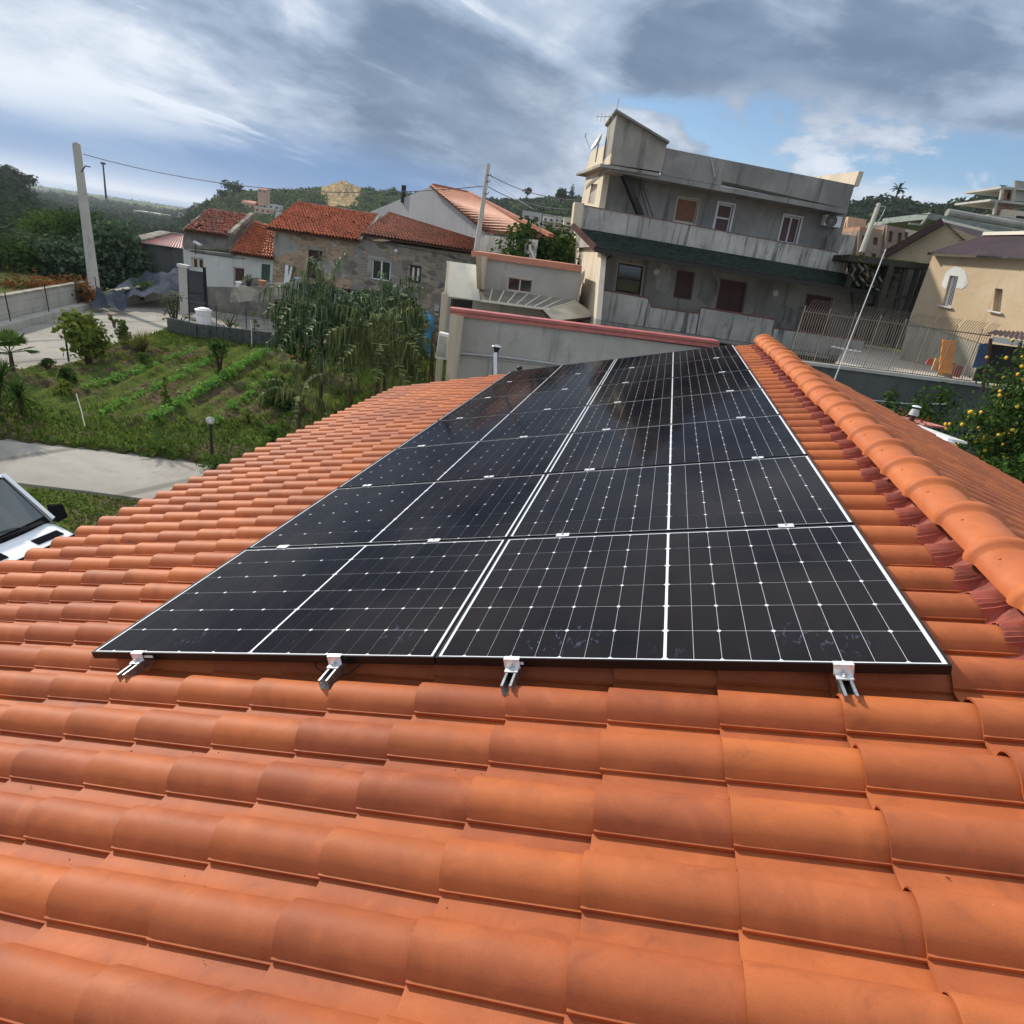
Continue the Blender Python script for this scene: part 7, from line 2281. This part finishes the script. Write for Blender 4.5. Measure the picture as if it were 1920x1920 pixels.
# ---- aerial mast behind the ridge
a, b = dep(1563, 716, 10.6), dep(1661, 467, 10.6)
root = newroot('aerial_mast', a, 'thin leaning aerial mast with small yagi behind the roof ridge', 'aerial')
part(MB().tube([a - (b - a) * .35, b], .009, 6), 'mast', M['pole_w'], root)
mb = MB(); c = dep(1585, 656, 10.5); mb.tube([dep(1560, 650, 10.2), c, dep(1613, 660, 10.8)], .010, 4)
for k in range(7):
    p = dep(1562 + k * 8, 650 + k * 1.5, 10.2 + k * .09); mb.tube([p + Vector((0, -.12, .02)), p + Vector((0, .12, -.02))], .005, 4)
part(mb, 'yagi', M['pole_w'], root)

# ---- poles and wires
def pole(a, b, r0, r1, mt, label, square=True, name='utility_pole', d=30, base_z=None):
    p, q = dep(*a, d), dep(*b, d)
    if base_z is not None: p = p + (p - q).normalized() * ((p.z - base_z) / max(.2, (q - p).normalized().z))
    root = newroot(name, p, label, 'utility pole' if name == 'utility_pole' else 'pole')
    part(MB().tube([p, q], [r0, r1], 4 if square else 8), 'shaft', mt, root, not square)
    return root, p, q


r1_, p1_, t1_ = pole((178, 548), (143, 270), .27, .19, M['pole_c'], 'big square concrete pole leaning left beside the fig trees', d=33.5)
mb = MB(); c = p1_.lerp(t1_, .80); mb.tube([c, dep(160, 311, 33.2), dep(169, 313, 33.0)], .03, 5); part(mb, 'hook', M['gutter'], r1_)
r2_, p2_, t2_ = pole((893, 470), (916, 308), .13, .09, M['pole_c'], 'slim concrete pole rising behind the low cement building', False, d=29.5)
mb = MB()
for (y, dx) in ((328, 7), (340, 8), (363, 5)): c = dep(914 - (y - 308) * .14 + 2, y, 29.4); mb.tube([c, c + Vector((.18, 0, .0)), c + Vector((.2, 0, .1))], .02, 5)
part(mb, 'insulator', M['gutter'], r2_)
r3_, p3_, t3_ = pole((1615, 474), (1648, 382), .12, .09, M['pole_c'], 'slim pole standing on the derelict shelter beside the concrete house', False, d=29)
mb = MB(); mb.tube([dep(1646, 386, 29), dep(1661, 388, 29), dep(1655, 402, 29), dep(1640, 425, 29)], .025, 5); mb.tube([dep(1637, 428, 29), dep(1660, 420, 29), dep(1672, 415, 29)], .03, 5); part(mb, 'cable_bracket', M['pvc'], r3_)
r4_, p4_, t4_ = pole((199, 372), (193, 306), .35, .25, M['gutter'], 'distant tall mast on the coastal plain', False, 'floodlight_mast', 230)
mb = MB(); bar(mb, dep(189, 306, 230), dep(197, 307, 230), .5, .7); part(mb, 'floodlight_head', M['gutter'], r4_)


def wire(a, b, sag, label, r=.012, n=14):
    a, b = Vector(a), Vector(b)
    pts = [a.lerp(b, i / n) + Vector((0, 0, -sag * 4 * (i / n) * (1 - i / n))) for i in range(n + 1)]
    tag(MB().tube(pts, r, 4).obj('cable', M['wire'], None), label, 'cable')


wire(dep(156, 289, 33.4), dep(908, 349, 29.5), .9, 'overhead cable from the big concrete pole to the slim pole', .018)
wire(dep(918, 328, 29.5), dep(1092, 376, 26.6), .25, 'upper overhead cable from the slim pole to the concrete house', .016)
wire(dep(915, 350, 29.5), dep(1090, 392, 26.6), .3, 'lower overhead cable from the slim pole to the concrete house', .016)
wire(dep(920, 330, 29.5), dep(1000, 392, 26), .1, 'thin stay dropping from the slim pole top', .010)
wire(dep(1650, 384, 29), dep(1760, 402, 33), .15, 'cable from the right slim pole to the metal roof hall', .018)
wire(dep(1645, 386, 29), dep(1592, 397, 27), .1, 'cable from the right slim pole to the concrete house corner', .014)

# ---- far buildings
def far_building(px0, pxt, w_px, h_px, d, wallc, roofc, label, floors=2, cols=3, balc=False, heading=12, base_ext=4.0, roof='flat', winc='black', side=True):
    sl = .15 * w_px
    if d > 100 and px0 < 900:                      # stands on the hillside where its foot is seen
        rv = ray(px0 + w_px / 2, pxt + sl / 2 + h_px)
        for dd in np.arange(60, 1400, 4.0):
            p = CAM_C + rv * dd
            if p.z < float(land_h(p.x, p.y)) + 1.0:
                d = dd; break
    PV = VP(dep(px0, pxt, d), heading)
    Q_ = Quad(PV, [(px0, pxt), (px0 + w_px, pxt + sl), (px0 + w_px - h_px * .12, pxt + sl + h_px), (px0 - h_px * .12, pxt + h_px)])
    root = newroot('far_building', Q_.pt(.5, 1), label, 'building', None)
    W_, H_ = Q_.size(); dp = max(4, W_ * .7)
    fp = Q_.pt(.5, 1); base_ext = max(base_ext if px0 > 900 else 1.0, fp.z - float(land_h(fp.x, fp.y)) + 1.5)
    holes = []
    for r in range(floors):
        for c in range(cols):
            a0 = (c + .28) / cols; b0 = (r + .28) / floors; holes.append((a0, b0, a0 + .42 / cols, b0 + .46 / floors))
    part(Q_.wall(holes, .35), 'wall', wallc, root)
    for h in holes:
        mb = MB(); Q_.slab(mb, h[0], h[1], h[2], h[3], -.33, -.26); part(mb, 'window', M['glass'] if winc == 'glass' else M['shutter_pl'], root)
    lo = [Q_.pt(0, 1, -.35), Q_.pt(1, 1, -.35)]; lo += [lo[1] - PV.n * dp, lo[0] - PV.n * dp]
    hi = [Q_.pt(0, 0, -.35), Q_.pt(1, 0, -.35)]; hi += [hi[1] - PV.n * dp, hi[0] - PV.n * dp]
    lo = [v - Vector((0, 0, base_ext)) for v in lo]
    part(MB().hexa(lo, hi), 'rear_walls', wallc, root, fixn=True)
    part(MB().hexa([Q_.pt(0, 1, -.3) - Vector((0, 0, base_ext)), Q_.pt(1, 1, -.3) - Vector((0, 0, base_ext)), Q_.pt(1, 1, -.05) - Vector((0, 0, base_ext)), Q_.pt(0, 1, -.05) - Vector((0, 0, base_ext))],
                   [Q_.pt(0, 1, -.3), Q_.pt(1, 1, -.3), Q_.pt(1, 1, -.05), Q_.pt(0, 1, -.05)]), 'plinth', wallc, root, fixn=True)
    up = Vector((0, 0, H_ * .06 + .15))
    if roof == 'flat': part(MB().hexa([v + PV.n * .3 for v in hi], [v + PV.n * .3 + up for v in hi]), 'roof', roofc, root, fixn=True)
    else:
        m0, m1 = (hi[0] + hi[3]) / 2 + Vector((0, 0, W_ * .16)), (hi[1] + hi[2]) / 2 + Vector((0, 0, W_ * .16))
        part(MB().add([hi[0] + PV.n * .4, hi[1] + PV.n * .4, m1, m0, hi[2], hi[3]], [(0, 1, 2, 3), (3, 2, 4, 5), (0, 3, 5), (1, 4, 2)]), 'roof', roofc, root)
    if balc:
        for r in range(1, floors + 1):
            b0 = r / floors - .04; mb = MB(); Q_.slab(mb, 0, b0 - .10 / floors, 1, b0 + .05 / floors, 0, 1.0); part(mb, 'balcony', M['white_w'] if r % 2 else M['cream_w'], root)
    return root


M['brickred'] = concrete('bare_brick_orange', (0.36, 0.20, 0.13), (0.45, 0.27, 0.18), .2, patch=.5)
M['peach'] = concrete('peach_render', (0.58, 0.36, 0.25), (0.66, 0.43, 0.31), .2)
M['brownw'] = concrete('brown_render', (0.26, 0.19, 0.15), (0.34, 0.26, 0.21), .3)
far_building(362, 380, 26, 14, 190, M['cream_w'], M['cream_w'], 'cream ruined block near the seaward end of the ridge', 1, 4)
far_building(452, 378, 26, 14, 170, M['peach'], M['oldtile_c'], 'peach house under the tall round ridge tree', 1, 3, roof='gable')
far_building(478, 388, 30, 20, 150, M['peach'], M['white_w'], 'peach villa with terrace above the white house roof', 2, 3, balc=True)
far_building(503, 383, 22, 16, 160, M['white_w'], M['white_w'], 'white cubic house next to the peach villa', 2, 2)
far_building(517, 398, 12, 20, 120, M['white_w'], M['white_w'], 'narrow white outbuilding behind the brick house roof', 1, 1)
far_building(484, 354, 16, 7, 320, M['peach'], M['oldtile_a'], 'small red-roofed house on the crest of the ridge', 1, 2, roof='gable')
far_building(250, 394, 52, 5, 130, M['cream_w'], M['canopy_w'], 'long low shed roof in the orchard valley', 1, 4, roof='flat', base_ext=.5)
far_building(30, 340, 14, 8, 240, M['white_w'], M['oldtile_b'], 'tiny pale house among the trees on the left hillside', 1, 2, roof='gable')
far_building(68, 352, 16, 7, 270, M['white_w'], M['white_w'], 'tiny white house where the left hillside ends', 1, 2)
far_building(334, 398, 22, 9, 110, M['conc_mid'], M['redroof'], 'small dark open shed left of the white house roof', 1, 2, base_ext=1)
far_building(980, 398, 36, 34, 120, M['lav_w'], M['lav_w'], 'pale grey apartment block behind the gable house roof', 2, 2)
far_building(1018, 405, 22, 44, 125, M['white_w'], M['conc_mid'], 'white apartment block with dark balconies left of the cream one', 4, 2, balc=True)
far_building(1040, 408, 20, 40, 122, M['conc_mid'], M['conc_mid'], 'grey apartment block between the white and the cream blocks', 4, 2, balc=True)
far_building(1058, 412, 36, 60, 116, M['cream_w'], M['cream_w'], 'cream apartment block with balconies touching the concrete house', 5, 2, balc=True)
far_building(1590, 412, 34, 44, 62, M['peach'], M['peach'], 'peach rooftop block with terrace right of the concrete house', 1, 1, balc=True)
far_building(1612, 432, 42, 60, 56, M['brownw'], M['brickred'], 'brown bare-brick block behind the right slim pole', 2, 2)
far_building(1664, 420, 34, 44, 60, M['brownw'], M['conc_mid'], 'brown house with dark opening left of the ochre gable', 1, 2)
far_building(1676, 424, 50, 26, 66, M['cream_w'], M['cream_w'], 'cream flat-roofed house above the ochre gable', 1, 3)
# unfinished building top right
PU = VP(dep(1880, 380, 75), 12)
rootU = newroot('unfinished_building', PU.at(1900, 420), 'unfinished concrete frame building with red brick infill on the right hillside', 'building')
for (tl, tr, br, bl, bk, m_) in (((1884, 355), (1905, 358), (1902, 376), (1878, 374), .8, 'brickred'), ((1868, 384), (1900, 388), (1895, 405), (1862, 402), .8, 'brickred'),
                                 ((1904, 338), (1960, 345), (1960, 380), (1900, 376), .4, 'conc_mid'), ((1880, 392), (1960, 400), (1960, 430), (1868, 424), .2, 'cream_w')):
    Q_ = Quad(PU, [tl, tr, br, bl], bk); hs_ = [(.35, .3, .6, .85)]
    part(Q_.wall(hs_, .3), 'infill_wall', M[m_], rootU); mb = MB(); Q_.slab(mb, .35, .3, .6, .85, -.28, -.24); part(mb, 'window', M['black'], rootU)
for (x0, y0, x1, y1) in ((1878, 349, 1960, 356), (1858, 373, 1960, 384), (1855, 402, 1960, 416)):
    mb = MB(); a, b = PU.at(x0, y0), PU.at(x1, y1); dn = Vector((0, 0, -.25)); mb.hexa([a + dn, b + dn, b + dn - PU.n * 7, a + dn - PU.n * 7], [a, b, b - PU.n * 7, a - PU.n * 7]); part(mb, 'floor_slab', M['retain'], rootU, fixn=True)
for (x, y0, y1) in ((1880, 350, 375), (1868, 375, 402), (1902, 352, 378)):
    mb = MB(); bar(mb, PU.at(x, y0, .1), PU.at(x - 4, y1, .1), .3); part(mb, 'column', M['retain'], rootU)
mb = MB(); a = PU.at(1862, 410, .3); b = PU.at(1990, 424, .3)
mb.hexa([Vector((v.x, v.y, -2)) for v in (a, b, b - PU.n * 6, a - PU.n * 6)], [v + Vector((0, 0, 0)) for v in (a, b, b - PU.n * 6, a - PU.n * 6)]); part(mb, 'base_walls', M['cream_w'], rootU, fixn=True)
# palm on the right skyline, single
palm(dep(1679, 372, 160) , 2.0, 2.2, 14, M['wood_dark'], 401, 'palm_tree', .7, 1.0, .25, 10, .2, els=(-20, 70), parent_tag=('lone palm breaking the right hill skyline', 'palm'))
# greenery behind the low building
p = dep(1000, 500, 33); shrub('shrub', p - Vector((0, 0, 2.5)), 4.4, 5.5, 'overgrown dark green bush behind the salmon coping', 'shrub', M['leaf_d'], n=3200, leaf=.14, seed=310, clumps=22, lo=.2)
p = dep(1060, 485, 36); shrub('shrub', p - Vector((0, 0, 2.5)), 4.0, 3.6, 'green bush between salmon coping and the apartment blocks', 'shrub', M['leaf_y'], n=1800, leaf=.12, seed=311, clumps=14, lo=.2)

# ---- terrace clutter and small fittings on the old houses
def pot(px, py, d, r, h, mt, label, name='plant_pot', cat='pot', plant=False):
    p = dep(px, py, d); root = newroot(name, p, label, cat)
    MB().lathe((0, 0, 0), [(r * .7, 0), (r * .78, h * .3), (r * .95, h * .85), (r * 1.05, h * .86), (r * 1.05, h), (r * .9, h)], 12).obj('body', mt, root, True)
    if plant:
        q, f = leaf_cloud(np.array([[0, 0, h * 1.4]]), np.array([r * 1.6]), 90, .05, seed=int(px)); link('plant', np_mesh('plant', q, f, M['leaf']), root)


pot(492, 541, 33.1, .20, .42, M['orangecap'], 'ochre clay pot on the terrace wall before the green door')
pot(558, 534, 33.1, .16, .36, plain('light_blue_plastic', (.25, .42, .55), .5), 'light blue bucket on the terrace wall beside the white leaning door', 'bucket', 'bucket')
pot(448, 538, 33.2, .17, .26, M['white'], 'white tub at the left end of the terrace wall', 'tub', 'tub')
pot(466, 537, 33.2, .15, .30, M['black'], 'small black pot with a plant on the terrace wall', plant=True)
pot(576, 548, 33.1, .17, .3, M['conc_mid'], 'grey pot with a scrawny plant at the sheet fence corner', plant=True)
# lamp bracket on the white house
p = PS.at(*q2(178, 700), -.25); root = newroot('wall_lantern', p, 'street lantern on a rod at the left front of the white house', 'street lamp')
part(MB().tube([p, PS.at(*q2(178, 612), -.45)], .03, 5), 'rod', M['gutter'], root)
c_ = PS.at(*q2(195, 606), -.6); part(MB().box((-.22, -.12, -.05), (.22, .12, .05), Matrix.Translation(c_) @ Matrix.Rotation(.3, 4, 'Y')), 'lamp_head', M['white'], root)
for (tl, br, lab) in ((q3(588, 1078), q3(622, 1135), 'upper grey meter box on the stone house wall by the white pillar'), (q3(590, 1148), q3(620, 1172), 'lower small grey meter box on the stone house wall')):
    a0, b0, a1, b1 = Qs2.rect(tl, br); root = newroot('meter_box', Qs2.pt(a0, b0), lab, 'meter box')
    mb = MB(); Qs2.slab(mb, a0, b0, a1, b1, .004, .12); part(mb, 'casing', M['pvc'], root)
# small camera and lamp on the stone house, cables along the walls
p = Qs2.pt(*Qs2.st(*q3(272, 655)), .05); root = newroot('wall_light', p, 'small white wall light beside the stone house window', 'lamp')
part(MB().lathe(p, [(.05, -.1), (.11, -.05), (.13, .05), (.06, .12)], 10), 'shade', M['white'], root, True)
for (pts, lab) in (([q2(80, 655), q2(200, 690), q2(330, 705), q2(500, 735), q2(620, 745)], 'black cable pinned along the white house wall'),
                   ([q3(20, 560), q3(200, 600), q3(420, 640), q3(640, 680), q3(850, 740)], 'thin cable sagging along the stone house under its eaves')):
    tag(MB().tube([PS.at(x, y, -.06) for x, y in pts], .014, 4).obj('cable', M['wire'], None), lab, 'cable')
# stains and patches on the front walls: exposed render patches, slightly proud
gq = random.Random(77)
def patch(Q, cx, cy, rx, ry, mt, root, seed):
    g_ = random.Random(seed); n = 13; a0, b0 = Q.st(cx, cy); W_, H_ = Q.size(); mb = MB()
    loop = []
    for k in range(n):
        t_ = 6.283 * k / n; r_ = g_.uniform(.6, 1.1); loop.append(Q.pt(min(.995, max(.005, a0 + rx / W_ * math.cos(t_) * r_)), min(.99, max(.01, b0 + ry / H_ * math.sin(t_) * r_)), .004))
    mb.prism(loop, Q.n * .012); part(mb, 'render_patch', mt, root, fixn=True)
patch(Qb, *q2(1500, 820), 1.5, .9, M['stone_l'], rootR, 1)
patch(Qb, *q2(960, 620), .9, .8, M['conc_mid'], rootR, 2)
patch(Qwl, *q2(700, 960), 1.2, .35, M['stain_w'], rootW, 3)
patch(Qwl, *q2(380, 700), 1.6, .22, M['stain_w'], rootW, 4)
patch(Ql, *q4(880, 1100), .5, .7, M['conc_dark'], rootB, 5)
patch(Ql, *q4(620, 1060), .35, .8, M['parapet'], rootB, 6)
patch(Ql, *q4(1330, 1260), .8, .5, M['conc_dark'], rootB, 7)

# ================================================================== air: one even haze box round the whole scene
hm = bpy.data.materials.new('haze'); hm.use_nodes = True
t = NT(hm.node_tree)
vol = t.n('ShaderNodeVolumePrincipled', {'Color': (0.80, 0.87, 1.0, 1), 'Density': 0.00015, 'Anisotropy': 0.2})
o_ = t.n('ShaderNodeOutputMaterial')
t.t.links.new(vol.outputs[0], o_.inputs['Volume'])
hb = MB().box((-20500, -20500, -42), (20500, 20500, 75)).obj('haze', hm)
tag(hb, kind='stuff')
